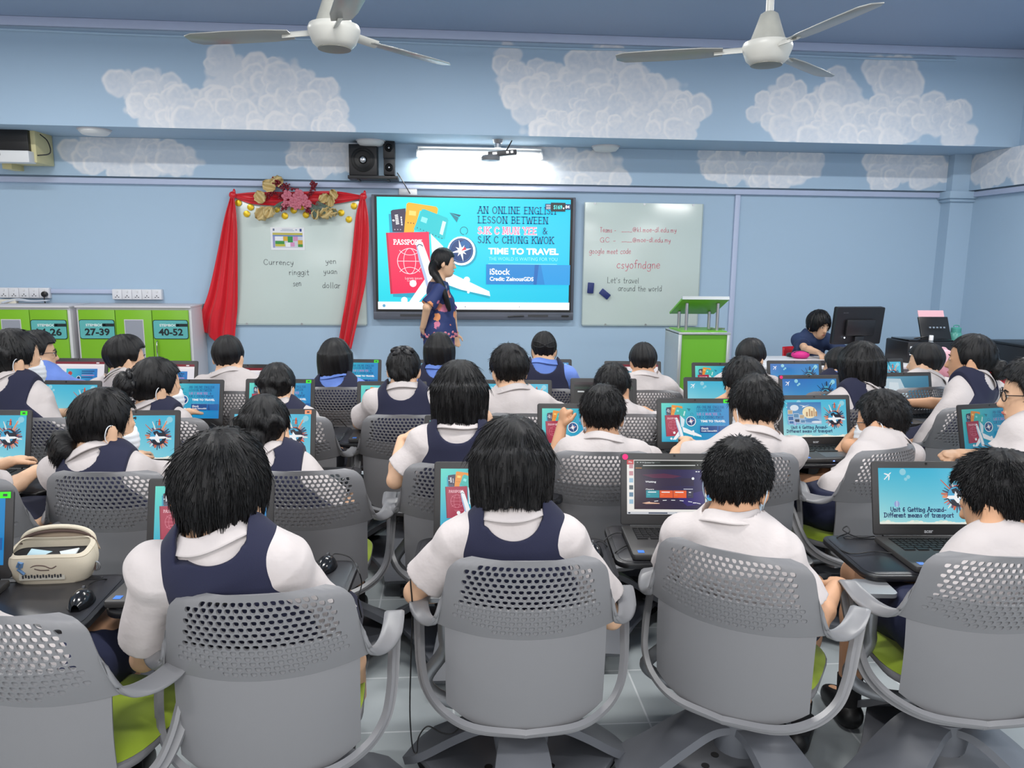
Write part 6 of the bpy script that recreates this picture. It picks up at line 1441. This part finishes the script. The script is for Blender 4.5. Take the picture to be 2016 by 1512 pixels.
    # ---- head parts
    Hm = Matrix.Translation(Vector(C)) @ R.to_4x4() @ Matrix.Scale(k, 4)
    def hp(name, mb, m, **kw): o = mb.build(name, m, root, **kw); o.matrix_local = Hm; return o
    hr = link('hair', hair_mesh(style, min(h, .0052), sd, tufts), root); hr.matrix_local = Hm
    for s in (-1, 1):
        e = hp('eye', MB().ell((s*.03, .079, -.008), (.0125, .006, .0058)), M['eyew']); MB().ell((s*.03, .0835, -.008), (.0056, .0028, .0056)).build('iris', M['eye'], e)
        mb = MB(); mb.tube([(s*.016, .087, .008), (s*.03, .0865, .0125), (s*.045, .079, .009)], [.0024, .003, .0015], 6); hp('eyebrow', mb, M['hair'])
    if not mask: mb = MB(); mb.tube([(-.02, .083, -.075), (-.008, .089, -.073), (.008, .089, -.073), (.02, .083, -.075)], [.002, .0045, .0045, .002], 8); hp('lips', mb, M['lip'])
    if mask:
        mm = {'w': M['mask'], 'b': M['maskb'], 'k': M['maskk']}[mask]; fm = Field([Ell((0, .022, -.05), (.062, .076, .078)), Ell((0, .05, -.075), (.05, .056, .05))], .004, .02, .006); x, y, z = fm.xyz(); fm.keep(.012-.35*(z+.06)**2*0-y+x*0+np.abs(x)*.25-.01); fm.keep(z+.022+.25*np.abs(x)-.02*np.exp(-(x/.02)**2)+y*0); fm.disp(.0012*np.sin(z*330)+x*0+y*0)
        mo = link('face_mask', fm.mesh('face_mask', mm), root); mo.matrix_local = Hm
        for s in (-1, 1): mb = MB(); mb.tube(spline([(s*.062, .035, -.035), (s*.078, .005, -.005), (s*.082, -.022, -.002), (s*.085, -.034, -.02), (s*.08, -.03, -.048), (s*.072, .0, -.07), (s*.058, .035, -.088)], 5), .0017, 6); mb.build('ear_loop', mm, mo)
    if glasses:
        mb = MB()
        for s in (-1, 1):
            mb.tube([(s*.032+.025*math.cos(a*math.pi/9), .094-.25*abs(s*.032+.025*math.cos(a*math.pi/9))**2*8, -.008+.018*math.sin(a*math.pi/9)) for a in range(19)], .0018, 6, cap=False); mb.tube([(s*.057, .09, -.002), (s*.076, .03, -.002), (s*.08, -.03, -.008)], .0018, 6)
        mb.tube([(-.008, .094, -.006), (0, .097, -.003), (.008, .094, -.006)], .0018, 6); hp('glasses', mb, M['black'])
    if style == 'highbun':
        mb = MB()
        for q in range(7): a = q*.9; mb.ell((.036*math.cos(a), -.105-.01*(q % 2), .042*math.sin(a)+.005), (.02, .012, .02), n=10, m=6)
        hp('hair_tie', mb, M['ribbon'])
    if style == 'sidebun':
        mb = MB(); mb.tube(spline([(-.035+.04*math.cos(a), -.08, -.045+.02*math.sin(a)) for a in np.linspace(0, 6.28, 9)], 4), .006, 6); t_ = hp('hair_tie', mb, M['ribbon']); mb = MB(); mb.box((-.055, -.118, -.05), (.018, .004, .005), rot=RY(30)); mb.build('clip', M['chrome'], t_, smooth=False)
    if style == 'ribbon':
        mb = MB()
        for s in (-1, 1): mb.ell((s*.03, -.055, .092), (.032, .018, .016), rot=RY(s*14), n=12, m=8); mb.ell((s*.026, -.072, .075), (.026, .012, .016), rot=RY(s*30), n=12, m=8)
        mb.ell((0, -.062, .092), (.01, .014, .012)); hp('bow', mb, M['ribbon'])
    if 'band' in extras:
        mb = MB()
        for s in (-1, 1): mb.tube(spline([(0, -.112, .028), (s*.03, -.113, .044), (s*.066, -.07, .05), (s*.07, -.068, .022), (s*.03, -.112, .015), (0, -.112, .028)], 5), .003, 6)
        mb.ell((0, -.112, .028), (.008, .006, .007)); hp('bow', mb, M['maskk'])
    if style == 'pony': mb = MB(); mb.tube([(.015+.028*math.cos(a), -.094, -.045+.03*math.sin(a)) for a in np.linspace(0, 6.28, 14)], .007, 6); hp('hair_tie', mb, M['redpl'])
    if 'lanyard' in extras:
        mb = MB(); mb.tube([Vector(cc+xx*.085*math.sin(a)+yy*.08*math.cos(a)+ax*(.014+.006*math.cos(a))) for a in np.linspace(.9, 5.4, 20)], .006, 6, flat=.4); mb.build('lanyard', M['black'], root)
    if 'tag' in extras:
        mb = MB(); q = N-up*.088-fx*.118; mb.box(q, (.04, .004, .014)); mb.build('size_tag', M['ribbon'], root, smooth=False)
    return root
# ------------------------------------------------------------------ the class
UP = (0, .1, 1)
# nearest row
person('C1', 'person with tousled short black hair and navy pinafore in the front row', (436, 946, 193), 6, 'tousled', 'girl', 8, -.07, armL=dict(E=(284, 1296, .0), W=(.0, .2, .64)), armR=dict(E=(688, 1262, -.02), W=(706, 1368, .12), h=(-.1, .3, -1), n=(-1, 0, 0), curl=.8), h=.0048, tufts=3400, sd=1, extras=('tag',), nd=.05)
person('C2', 'person with a glossy black bob and navy pinafore at the centre of the front row', (1008, 920, 162), 4, 'bob', 'girl', 12, .0, armL=dict(E=(818, 1166, .0), W=(905, 1160, .2)), armR=dict(E=(1204, 1216, .0), W=(.12, .26, .64)), h=.0048, tufts=1800, sd=2)
person('C3', 'person in a white shirt with cropped hair and a pale blue mask, front row', (1452, 942, 126), 32, 'boy', 'boy', 8, .03, armL='lap', armR=dict(E=(1606, 1228, -.02), W=(.2, .2, .62)), mask='b', h=.0048, tufts=3600, sd=3, skin=1)
person('C4', 'person with cropped hair in a white shirt cut by the right edge, front row', (1972, 976, 142), -28, 'boy', 'boy', 16, .1, armL=dict(E=(1838, 1196, .1), W=(-.1, .27, .63)), armR='lap', h=.0048, tufts=3600, sd=4, skin=1)
person('C0', 'person mostly outside the left edge of the frame, front row', (-380, 1010, 140), -10, 'boy', 'boy', 8, .05, armL=dict(E=(-.5, .0, .72), W=(-.5, .2, .68)), armR=dict(E=(-.38, .0, .74), W=(-.45, .2, .66)), pelx=-.13, byaw=-20, sd=5, skin=1)
# second row
person('C5', 'person with a low side bun in a black net and a white mask', (205, 830, 100), 42, 'sidebun', 'girl', 6, .06, armL='desk', armR=dict(E=(352, 945, .2), W=(386, 872, .36), h=(.2, .9, .2), curl=.3), mask='w', h=.005, tufts=700, sd=6)
person('C5L', 'person outside the left edge whose forearm reaches to the laptop', (-130, 838, 96), 10, 'braid', 'girl', 6, .04, armL='desk', armR=dict(E=(12, 968, .1), W=(72, 925, .3), h=(.9, .3, .05), curl=.35), h=.005, sd=7)
person('C6', 'person with braided-up hair and a black mask, right hand on a mouse', (521, 838, 92), 8, 'braid', 'girl', 6, .05, armL='desk', armR=dict(E=(676, 1004, .1), W=(676, 948, .34), h=(.12, .8, .35), curl=.75), mask='k', h=.005, tufts=600, sd=8)
person('C7', 'person with a black bob raising both hands to the sides of the head', (905, 779, 112), 5, 'bob', 'girl', 6, .02, armL=dict(E=(778, 946, -.06), W=(792, 866, .06), h=(.75, .2, .55), n=(.2, -.2, -1), curl=.55), armR=dict(E=(1000, 905, .0), W=(968, 846, .06), h=(-.25, .05, 1), n=(-1, .2, -.1), curl=.9), h=.005, tufts=1500, sd=9)
person('C8', 'person with spiky hair and a white shirt lifting a fist', (1186, 812, 86), 4, 'boy', 'boy', 6, .06, armL=dict(E=(1088, 925, .05), W=(1106, 838, .12), h=(.12, .05, 1), n=(.9, .4, 0), curl=1.45, fist=True), armR='desk', mask='w', h=.005, tufts=1500, sd=10, skin=1)
person('C9', 'person in a white shirt with thick hair and white mask loops behind both ears', (1487, 797, 94), -3, 'boy', 'boy', 10, .05, mask='w', h=.005, tufts=1500, sd=11)
person('C10', 'person with a very short crop and glasses holding both hands to the mouth', (1737, 822, 88), -38, 'boyflat', 'boy', 12, .12, armL=dict(E=(1604, 966, .2), W=(1672, 862, .28), h=(.7, .1, .6), n=(.3, -.6, -.6), curl=.9), armR=dict(E=(.2, .12, .74), W=(1706, 876, .24), h=(-.5, .3, .5), curl=.9), mask='w', glasses=True, h=.005, tufts=1200, sd=12, skin=1, slv=.6)
person('C11', 'person with glasses at the right edge stretching an arm to the left', (2034, 768, 100), -62, 'boy', 'boy', 6, .06, armL=dict(E=(1962, 905, .05), W=(1890, 893, .25), h=(-1, .15, -.05), n=(0, .3, -1), curl=1.2, fist=True), armR='lap', glasses=True, h=.005, tufts=700, sd=13, byaw=10)
# third row
person('C12', 'person with tied-up hair and a white mask at the left edge, navy pinafore', (28, 702, 82), 42, 'braid', 'girl', 4, .04, armR=dict(E=(112, 882, .08), W=(150, 852, .28)), mask='w', h=.006, tufts=300, sd=14)
person('C13', 'person with a high bun in a black ribbon and a white mask', (308, 757, 86), 48, 'highbun', 'girl', 6, .05, armR=dict(E=(374, 868, .1), W=(402, 858, .3)), mask='w', h=.006, tufts=300, sd=15)
person('C14', 'person with a braid round the head, half hidden by the black masked person', (546, 758, 66), 10, 'braid', 'girl', 4, .05, armR=dict(E=(632, 872, .1), W=(626, 838, .32)), mask='w', h=.006, tufts=300, sd=16)
person('C15', 'person with a black ribbon bow on pinned-up hair in the middle', (795, 724, 64), 3, 'ribbon', 'girl', 6, .05, h=.006, tufts=300, sd=17)
person('C16', 'person with glasses and a round hair cut in a white shirt, mid class', (1003, 724, 74), -16, 'boy', 'boy', 4, .05, glasses=True, h=.006, tufts=700, sd=18)
person('C17', 'person with messy hair in a white shirt behind the raised fist', (1206, 758, 68), 24, 'boy', 'boy', 8, .05, h=.006, tufts=700, sd=19, skin=1)
person('C18', 'person leaning the cheek on a hand, behind the thick-haired white-masked person', (1464, 752, 78), -8, 'boy', 'boy', 8, .06, armL=dict(E=(1400, 806, .06), W=(1432, 780, .12), h=(.7, .1, .6), n=(.3, -.5, -.7), curl=1.1), h=.006, tufts=600, sd=20)
person('C19', 'person with a chin-length bob and navy pinafore before the white desk', (1694, 722, 80), -24, 'bob', 'girl', 4, .05, h=.006, tufts=600, sd=21)
person('C20', 'person with a low ponytail bun and red hair tie by the right wall', (1912, 704, 76), -48, 'pony', 'girl', 2, .05, armL=dict(E=(1842, 862, .06), W=(1836, 822, .3)), h=.006, tufts=300, sd=22, skin=1)
# row nearest the wall
person('C21', 'person in a blue shirt with glasses before the 14-26 lockers', (72, 690, 62), 62, 'boy', 'boy blue', 2, .05, glasses=True, h=.007, sd=23)
person('C22', 'person with a black lanyard before the glass locker door', (247, 701, 66), 52, 'boy', 'boy', 2, .05, h=.007, sd=24, extras=('lanyard',))
person('C23', 'person with short hair under the left end of the red drape', (449, 698, 60), 4, 'boyflat', 'boy', 2, .05, h=.007, sd=25)
person('C24', 'person with a black bob and blue collar under the right end of the red drape', (660, 708, 68), 2, 'bob', 'girl blue', 2, .05, h=.007, sd=26)
person('C25', 'person with a black bob and blue collar right in front of the teacher', (865, 693, 62), 4, 'bob', 'girl blue', 2, .05, h=.007, sd=27)
person('C26', 'person with a bow pinned at the back of the head and a blue collar', (1071, 684, 50), 4, 'boyflat', 'girl blue', 2, .05, mask='k', h=.007, sd=28, extras=('band',))
person('C27', 'person with short hair in a white shirt left of the lectern', (1266, 708, 53), 3, 'boy', 'boy', 4, .05, h=.007, sd=29, skin=1)
person('C28', 'person with short hair in a white shirt turned right before the lectern', (1478, 701, 55), 48, 'boy', 'boy', 2, .05, h=.007, sd=30)
person('C29', 'person with glasses and a blue collar, mostly hidden behind the chin-length bob', (1652, 716, 50), -52, 'bob', 'girl blue', 2, .05, glasses=True, h=.007, sd=31)
person('C30', 'person with short hair in a white shirt before the pink cloth', (1822, 710, 56), -44, 'boy', 'boy', 2, .05, h=.007, sd=32)

# --- woman working at the desk
def chair_copy(src, loc, yaw, label):
    c = copy_tree(src); c.location = loc; c.rotation_euler = (0, 0, -math.radians(yaw)); tag(c, label, 'chair'); c.scale = (.85, 1, .86); return c
hp_ = aty(1620, 634, YD+.42); worg = (hp_.x+.02, YD+.62, 0)
chair_copy(rc, (worg[0], worg[1], 0), 180, 'red plastic chair of the woman working at the desk')
MB_E = aty(1548, 692, YD+.3)
person(None, 'person with short black hair in a navy scrub top working at the monitor', (1612, 634, 46), 163, 'tousled', 'boy scrub', 12, .06, byaw=172, org=worg, armL='desk', armR=dict(W=(.22, .42, .79), h=(.05, 1, -.25), n=(0, -.2, -1), curl=.5), h=.006, tufts=500, sd=40, hs=1.0, bare=True, group='adults in the classroom')

# --- teacher standing before the display
def dress_material():
    m = bpy.data.materials.new('navy_floral_cotton'); m.use_nodes = True; nt = m.node_tree; b = nt.nodes['Principled BSDF']; b.inputs['Roughness'].default_value = .7
    tc = nt.nodes.new('ShaderNodeTexCoord'); v = nt.nodes.new('ShaderNodeTexVoronoi'); v.inputs['Scale'].default_value = 11; v.inputs['Randomness'].default_value = 1; nt.links.new(tc.outputs['Object'], v.inputs['Vector'])
    n = nt.nodes.new('ShaderNodeTexNoise'); n.inputs['Scale'].default_value = 34; nt.links.new(tc.outputs['Object'], n.inputs['Vector'])
    ad = nt.nodes.new('ShaderNodeMath'); ad.operation = 'MULTIPLY_ADD'; ad.inputs[1].default_value = .5; nt.links.new(n.outputs['Fac'], ad.inputs[0]); nt.links.new(v.outputs['Distance'], ad.inputs[2])
    lt_ = nt.nodes.new('ShaderNodeMath'); lt_.operation = 'LESS_THAN'; lt_.inputs[1].default_value = .63; nt.links.new(ad.outputs[0], lt_.inputs[0])
    sp = nt.nodes.new('ShaderNodeSeparateColor'); nt.links.new(v.outputs['Color'], sp.inputs[0])
    cr = nt.nodes.new('ShaderNodeValToRGB'); cr.color_ramp.interpolation = 'CONSTANT'; e = cr.color_ramp.elements; e[0].color = rgb(36, 52, 104); e[0].position = 0; e[1].position = .35; e[1].color = rgb(210, 130, 110)
    for p, c in ((.55, (120, 70, 140)), (.72, (206, 120, 150)), (.88, (226, 150, 100))): k = e.new(p); k.color = rgb(*c)
    nt.links.new(sp.outputs[0], cr.inputs['Fac']); mx = nt.nodes.new('ShaderNodeMix'); mx.data_type = 'RGBA'; mx.inputs['A'].default_value = rgb(36, 52, 104); nt.links.new(cr.outputs['Color'], mx.inputs['B']); nt.links.new(lt_.outputs[0], mx.inputs['Factor']); nt.links.new(mx.outputs['Result'], b.inputs['Base Color'])
    return m
M['dress'] = dress_material()
def teacher():
    Y = 6.75; hc = aty(873, 515, Y); yaw = 78; k = 1.06; fl = aty(866, 700, Y)
    org = Vector((fl.x, Y, 0)); f = fwd(yaw)
    root = empty('person', org, yaw, 'person with a long ponytail in a navy floral dress standing before the display', 'person', 'adults in the classroom')
    inv = (Matrix.Translation(org) @ Matrix.Rotation(-math.radians(yaw), 4, 'Z')).inverted(); loc = lambda p: np.array(inv @ Vector(p)); A = lambda px, py, dy=0: loc(aty(px, py, Y+dy))
    C = loc(hc); R = RZ(-4) @ RX(-3); Rn = np.array(R); H = lambda p: C+Rn @ (np.array(p, float)*k)
    N = H((0, -.028, -.125))+np.array((0, -.01, -.03)); pel = np.array((0, -.01, .92)); mid = (N+pel)/2+np.array((0, .02, 0)); S = {s: N+np.array((s*.155, -.005, -.06)) for s in (-1, 1)}; fy = (0, 1, 0)
    head_p = [Ell(H((0, -.005, .01)), np.array((.072, .09, .094))*k, Rn, .01), Ell(H((0, .022, -.045)), np.array((.059, .066, .076))*k, Rn, .03), Ell(H((0, .044, -.094)), np.array((.036, .038, .028))*k, Rn, .03), Cap(H((0, .086, -.015)), H((0, .1, -.042)), .007*k, .011*k, .012), Cap(H((-.014, .084, -.074)), H((.014, .084, -.074)), .006*k, .006*k, .006)]
    for s in (-1, 1): head_p += [Ell(H((s*.076, -.012, -.022)), np.array((.0085, .019, .03))*k, Rn @ np.array(RZ(-s*24)), .006)]
    torso = [Cap(H((0, -.02, -.06)), N, .046, .05, .02), Cap(N-np.array((0, 0, .1)), mid, .125, .112, .04, (fy, .72)), Cap(mid, pel, .112, .155, .05, (fy, .78)), Cap(S[-1], S[1], .04, .04, .05), Ell(N+np.array((0, .06, -.2)), (.11, .07, .07), None, .04)]
    # right arm (towards us) bends behind the back, left arm hangs in front
    ER = A(840, 604, -.2); ER[0] = .2; WR = A(831, 642, -.08); WR[0] = .1; EL = A(896, 618, .12); EL[0] = -.2; WL = A(902, 660, .1); WL[0] = -.19
    arms = {1: (ER, WR), -1: (EL, WL)}
    arm_p = []
    for s, hd, n in ((1, (-.8, -.1, -.3), (0, 1, 0)), (-1, (.0, .12, -1), (1, 0, 0))):
        E, W = arms[s]; arm_p += [Cap(S[s], E, .045, .036, .02), Cap(E, W, .036, .025, .012)]+hand_prims(W, hd, n, s, 1.0, .4)
    legs = []
    for s in (-1, 1):
        hip = pel+np.array((s*.085, 0, -.02)); kn = np.array((s*.085, .02, .48)); an = np.array((s*.09, -.01, .09)); legs += [Cap(hip, kn, .085, .058, .03), Cap(kn, an, .054, .036, .02), Cap(an-np.array((0, .03, .03)), an+np.array((0, .15, -.06)), .034, .028, .02)]
    h = .0065; link('body', Field(head_p+torso+arm_p+legs, h).mesh('body', SKIN[0]), root)
    sl = [Cap(S[s], S[s]+(arms[s][0]-S[s])*.92, .06, .066, .03, square=True) for s in (-1, 1)]
    tp = torso[1:]+[Cap(pel+np.array((0, 0, .06)), pel-np.array((0, 0, .1)), .17, .19, .06, (fy, .8))]
    fs = Field(tp+[Ell(c.b, (.07,)*3) for c in sl], h, .03, .012); x, y, z = fs.xyz(); fs.F[:] = .08; fs.add(tp, .012); fs.add(sl, 0); fs.disp(folds(x, y, z, .0022, 3)); un = z-N[2]+x*0+y*0; rad = np.sqrt((x-N[0])**2+(y-N[1])**2+0*z)
    fs.keep(np.minimum(un+.012, .1-rad)); hem = A(866, 664)[2]; fs.keep(hem-z+.02*np.sin(x*9)+0*y); link('blouse', fs.mesh('blouse', M['dress']), root)
    sk = Field([Cap(pel, (0, .0, .55), .16, .15, .05, (fy, .85)), Cap((0, 0, .55), (0, 0, .14), .15, .17, .03, (fy, .85))], h, .03, .0); x, y, z = sk.xyz(); sk.disp(.006*np.sin(np.arctan2(y, x)*9+z*2)); sk.keep(.12-z+x*0+y*0); sk.keep(z-pel[2]-.06+x*0+y*0); link('skirt', sk.mesh('skirt', M['dress']), root)
    # flowered hem band
    mb = MB(); r = random.Random(8)
    for q in range(64):
        a = q/64*6.283; x_, y_ = .197*math.cos(a), .159*math.sin(a)-.005; mb.ell((x_, y_, hem+.035+r.uniform(-.025, .025)), (.014, .006, .012), rot=RZ(math.degrees(a)-90), n=8, m=6)
    mb.build('hem_flowers', mat('pink_hem_flowers', rgb(206, 124, 140), .7), root)
    for s in (-1, 1):
        mb = MB(); mb.ell((s*.09, .05, .03), (.042, .12, .034)); mb.build('shoe', M['shoe'], root)
    Hm = Matrix.Translation(Vector(C)) @ R.to_4x4() @ Matrix.Scale(k, 4)
    hf = Field([Ell((.06, -.02, -.14), (.2, .17, .3))], .0055, .02); x, y, z = hf.xyz(); d = Ell((0, -.005, .01), (.072, .09, .094)).d(x, y, z, .012); d = np.maximum(d, hairline(y, .05)-z-.012)
    P = spline([(.03, -.078, -.02), (.09, -.092, -.08), (.15, -.05, -.15), (.19, .0, -.26), (.188, .04, -.38)], 5); P = [np.array(p) for p in P]
    for i in range(len(P)-1):
        t = i/len(P); b = Cap(P[i], P[i+1], .036-.02*t, .036-.02*(t+.05)).d(x, y, z, 0); e = np.maximum(.015-np.abs(d-b), 0)/.015; d = np.minimum(d, b)-e*e*.015*.25
    hf.F = (d+.0015*np.sin(np.arctan2(x, -y-.02)*22)).astype(f32)*np.ones(hf.F.shape, f32); o = link('hair', hf.mesh('hair', M['hair']), root); o.matrix_local = Hm
    for s in (-1, 1):
        e = MB().ell((s*.03, .079, -.008), (.0125, .006, .0058)).build('eye', M['eyew'], root); e.matrix_local = Hm; MB().ell((s*.03, .0835, -.008), (.0056, .0028, .0056)).build('iris', M['eye'], e)
        mb = MB(); mb.tube([(s*.016, .087, .008), (s*.03, .0865, .0125), (s*.045, .079, .009)], [.0024, .003, .0015], 6); o = mb.build('eyebrow', M['hair'], root); o.matrix_local = Hm
    mb = MB(); mb.tube([(-.02, .085, -.075), (-.008, .091, -.073), (.008, .091, -.073), (.02, .085, -.075)], [.002, .0045, .0045, .002], 8); o = mb.build('lips', M['lip'], root); o.matrix_local = Hm
    mb = MB(); W = WL; mb.tube([Vector(W)+Vector((.03*math.cos(a), .03*math.sin(a), .01)) for a in np.linspace(0, 6.283, 16)], .005, 6); mb.build('bracelet', M['gold'], root)
teacher()
# ------------------------------------------------------------------ mice, cables and the pencil case
M['mouse'] = mat('gloss_black_mouse', rgb(24, 25, 28), .16); M['cord'] = mat('black_cord', rgb(18, 18, 20), .5)
TT = TZ+.0025
def mouse(px, py, yaw, label, cable=None):
    p = atz(px, py, TT+.015); m = empty('computer_mouse', (p.x, p.y, TT), yaw, label, 'mouse', 'mice on the writing tops')
    mb = MB()
    def fn(u, v):
        a = u*6.283; t = v; w = .031*math.sin(max(.03, min(.97, t))*math.pi)**.45; y = -.052+.104*t; z = .036*math.sin(min(.98, t*.86+.1)*math.pi)**.6
        return (w*math.cos(a)*(1.0 if math.sin(a) < .2 else .92), y, max(0, z*math.sin(a)) if math.sin(a) > 0 else 0)
    mb.grid(fn, 28, 18); mb.build('shell', M['mouse'], m, angle=120)
    MB().cyl((-.003, .024, .0285), (.003, .024, .0285), .008, n=12).build('wheel', M['dkgrey'], m)
    if cable:
        inv = (Matrix.Translation(m.location) @ Matrix.Rotation(-math.radians(yaw), 4, 'Z')).inverted(); P = [Vector((0, .05, .008))]+[inv @ Vector(q) for q in cable]
        mb = MB(); mb.tube(spline(P, 6), .0019, 6); mb.build('cable', M['cord'], m)
    return m
mouse(160, 1176, -8, 'glossy black mouse on the writing top at the left edge beside the pencil case', [atz(176, 1150, TT+.004), atz(205, 1140, TT+.004), atz(222, 1150, .63), atz(234, 1190, .56), atz(236, 1235, .5), atz(222, 1290, .42)])
mouse(642, 1108, 6, 'black mouse at the right elbow of the tousled front row person', [atz(660, 1090, TT+.004), atz(690, 1098, TT+.004), atz(706, 1125, TT+.003), atz(712, 1150, .62), atz(705, 1180, .6), atz(712, 1215, .52)])
mouse(1168, 1082, 4, 'black mouse by the right arm of the glossy bobbed front person', [atz(1178, 1066, TT+.004), atz(1192, 1072, TT+.004), atz(1200, 1090, .63), atz(1198, 1110, .6)])
mouse(684, 942, 8, 'black mouse under the hand of the black masked person', [atz(690, 928, TT+.004), atz(698, 915, TT+.004)])
mouse(646, 838, 4, 'black mouse on the empty writing top in the third row', [atz(655, 828, TT+.004), atz(668, 826, TT+.004), atz(684, 842, .61)])
def cord(pts, label, r=.0021):
    mb = MB(); mb.tube(spline(pts, 8), r, 6); return tag(mb.build('power_cable', M['cord']), label, 'cable')
Yc = SEATS['C0'][4].y if SEATS['C0'][4] is not None else 1.9
cord([aty(130, 1222, 1.80), aty(134, 1240, 1.80), aty(152, 1268, 1.80), aty(188, 1286, 1.79), aty(206, 1310, 1.78), aty(214, 1380, 1.78), aty(224, 1430, 1.78), aty(216, 1480, 1.76), aty(200, 1490, 1.75), aty(190, 1480, 1.75), aty(191, 1425, 1.76)], 'thin black cord looping down below the writing top at the left edge')
cord([atz(838, 1112, TT+.003), atz(812, 1125, TT+.003), aty(808, 1140, 1.93), aty(812, 1200, 1.93), aty(809, 1300, 1.93), aty(807, 1400, 1.94), aty(812, 1470, 1.95), aty(821, 1481, 1.95), aty(824, 1452, 1.96), aty(842, 1430, 1.97), aty(868, 1442, 1.97), aty(890, 1444, 1.97), aty(905, 1430, 1.97), aty(907, 1412, 1.97)], 'thin black cord hanging to the floor left of the glossy bobbed front person')
cord([atz(1236, 1048, TT+.008), atz(1210, 1050, TT+.004), atz(1192, 1062, TT+.003), atz(1186, 1085, .63), aty(1187, 1110, 2.05)], 'black cord curling over the left end of the writing top before the dark quiz page')
cord([atz(1262, 1076, TT+.008), atz(1236, 1074, TT+.004), atz(1214, 1086, TT+.003), atz(1200, 1108, .62), aty(1194, 1140, 2.0)], 'black cord beside the blue sticker of the laptop with the dark quiz page')
cord([atz(1760, 1090, TT+.006), atz(1720, 1086, TT+.004), atz(1680, 1090, TT+.003), atz(1654, 1082, TZ), atz(1642, 1066, TZ-.01), atz(1652, 1056, TT+.004), atz(1672, 1048, TT+.01), atz(1668, 1036, TT+.02), atz(1660, 1044, TT+.012), atz(1690, 1058, TT+.003), atz(1722, 1056, TT+.006)], 'looped grey cord on the writing top beside the large Unit 6 laptop')
# pencil case, open towards us
M['canvas'] = mat('cream_canvas', rgb(214, 204, 184), .8, bump=.25, bscale=900, var=.05, vscale=20); M['zipb'] = mat('brown_zip_tape', rgb(96, 78, 72), .7); M['lining'] = mat('dark_lining', rgb(28, 28, 32), .7); M['flap'] = mat('taupe_lining', rgb(160, 144, 126), .75)
p = atz(92, 1150, TT); pc = empty('pencil_case', (p.x, p.y+.045, TT), -2, 'open cream canvas pencil case standing on the left writing top', 'pencil case'); pc.scale = (1.06, 1.06, 1.06)
def pouch(u, v, w=.098, d=.042, hgt=.078, lip=1.0):
    a = u*6.283; e = lambda q, k: math.copysign(abs(q)**k, q); t = v; bul = .86+.2*math.sin(t*2.3); x = w*bul*e(math.cos(a), .55); y = d*bul*e(math.sin(a), .6)
    z = hgt*t*(1-.16*(1-abs(math.cos(a)))*0)-(.012*t*math.sin(a)*-1)
    return Vector((x, y, z+.004*math.sin(a*3)*t))
mb = MB(); mb.grid(lambda u, v: pouch(u, v), 48, 12); V = [pouch(k/48, 0) for k in range(48)]; mb.add(V, [tuple(range(47, -1, -1))]); mb.build('body', M['canvas'], pc, solid=-.003, angle=70)
mb = MB(); mb.grid(lambda u, v: Vector((pouch(u, 1).x*(1-.1*v), pouch(u, 1).y*(1-.1*v), pouch(u, 1).z+.008*v)), 48, 3); mb.build('front_lip', M['canvas'], pc, solid=-.003)
mb = MB(); V = [pouch(k/48, .78)*1 for k in range(48)]; mb.add(V, [tuple(range(48))]); mb.build('inside', M['lining'], pc, smooth=False)
def flap(u, v, o=0.0, s=1.0):
    a = math.pi*u; x = -.1*s*math.cos(a)*(1-.1*v); zt = (.078+.045*math.sin(a)**.6)*1; return Vector((x, .036+.03*v*0-.05*v*math.sin(a)**.5*.0+.012*math.sin(a)-o, .06+(zt-.06)*v))
mb = MB(); mb.grid(lambda u, v: flap(u, v), 30, 8); mb.build('back_flap', M['flap'], pc, solid=.003)
mb = MB(); mb.tube([flap(u, 1, .002) for u in np.linspace(.02, .98, 30)], .006, 8); mb.build('piping', M['canvas'], pc)
mb = MB(); mb.tube([flap(u, .82, .006, 1.01) for u in np.linspace(.02, .98, 30)]+[Vector((.102, .0, .045)), Vector((.102, -.005, .02))], .0055, 8, flat=.5); mb.build('zip', M['zipb'], pc)
mb = MB(); mb.tube([Vector((.106+.009*math.cos(a), -.005, .03+.012*math.sin(a))) for a in np.linspace(0, 6.28, 14)], .0026, 6); mb.build('pull_ring', M['metal'], pc)
MB().box((-.01, -.044, .022), (.11, .002, .018), rot=RX(-8)).build('label_strip', mat('grey_white_label', rgb(196, 192, 180), .6), pc, smooth=False)
mb = MB()
for i in range(14): mb.box((-.055+.007*i, -.0462, .022+.002*(i % 2)), (.004, .001, .008))
mb.build('label_print', M['dkgrey'], pc, smooth=False)
mb = MB(); mb.tube([(-.066, -.046, .05), (-.06, -.047, .062), (-.053, -.047, .06), (-.056, -.047, .05), (-.064, -.047, .044), (-.05, -.047, .03)], .004, 6); mb.build('blue_print', mat('blue_print', rgb(92, 128, 170), .7), pc)
mb = MB(); mb.tube(spline([(-.035, -.046, .048), (-.02, -.0475, .053), (0, -.0475, .051), (.015, -.0475, .044), (.028, -.047, .05)], 4), .0016, 6); mb.tube(spline([(-.025, -.0475, .044), (-.01, -.0478, .04), (.01, -.0478, .04)], 4), .0014, 6); mb.build('line_print', M['zipb'], pc)
for q, (x, c, l) in enumerate(((-.03, 'paper_blue', (176, 204, 214)), (.03, 'paper_pale', (214, 222, 224)))):
    o = MB().box((x, .004, .066), (.07, .03, .004), rot=RX(20) @ RY(12-24*q)).build('folded_tissue', mat(c, rgb(*l), .7), None, loc=pc.location, bevel=.001); tag(o, ('pale blue folded tissue inside the cream pencil case', 'white folded tissue inside the cream pencil case')[q], 'tissue')
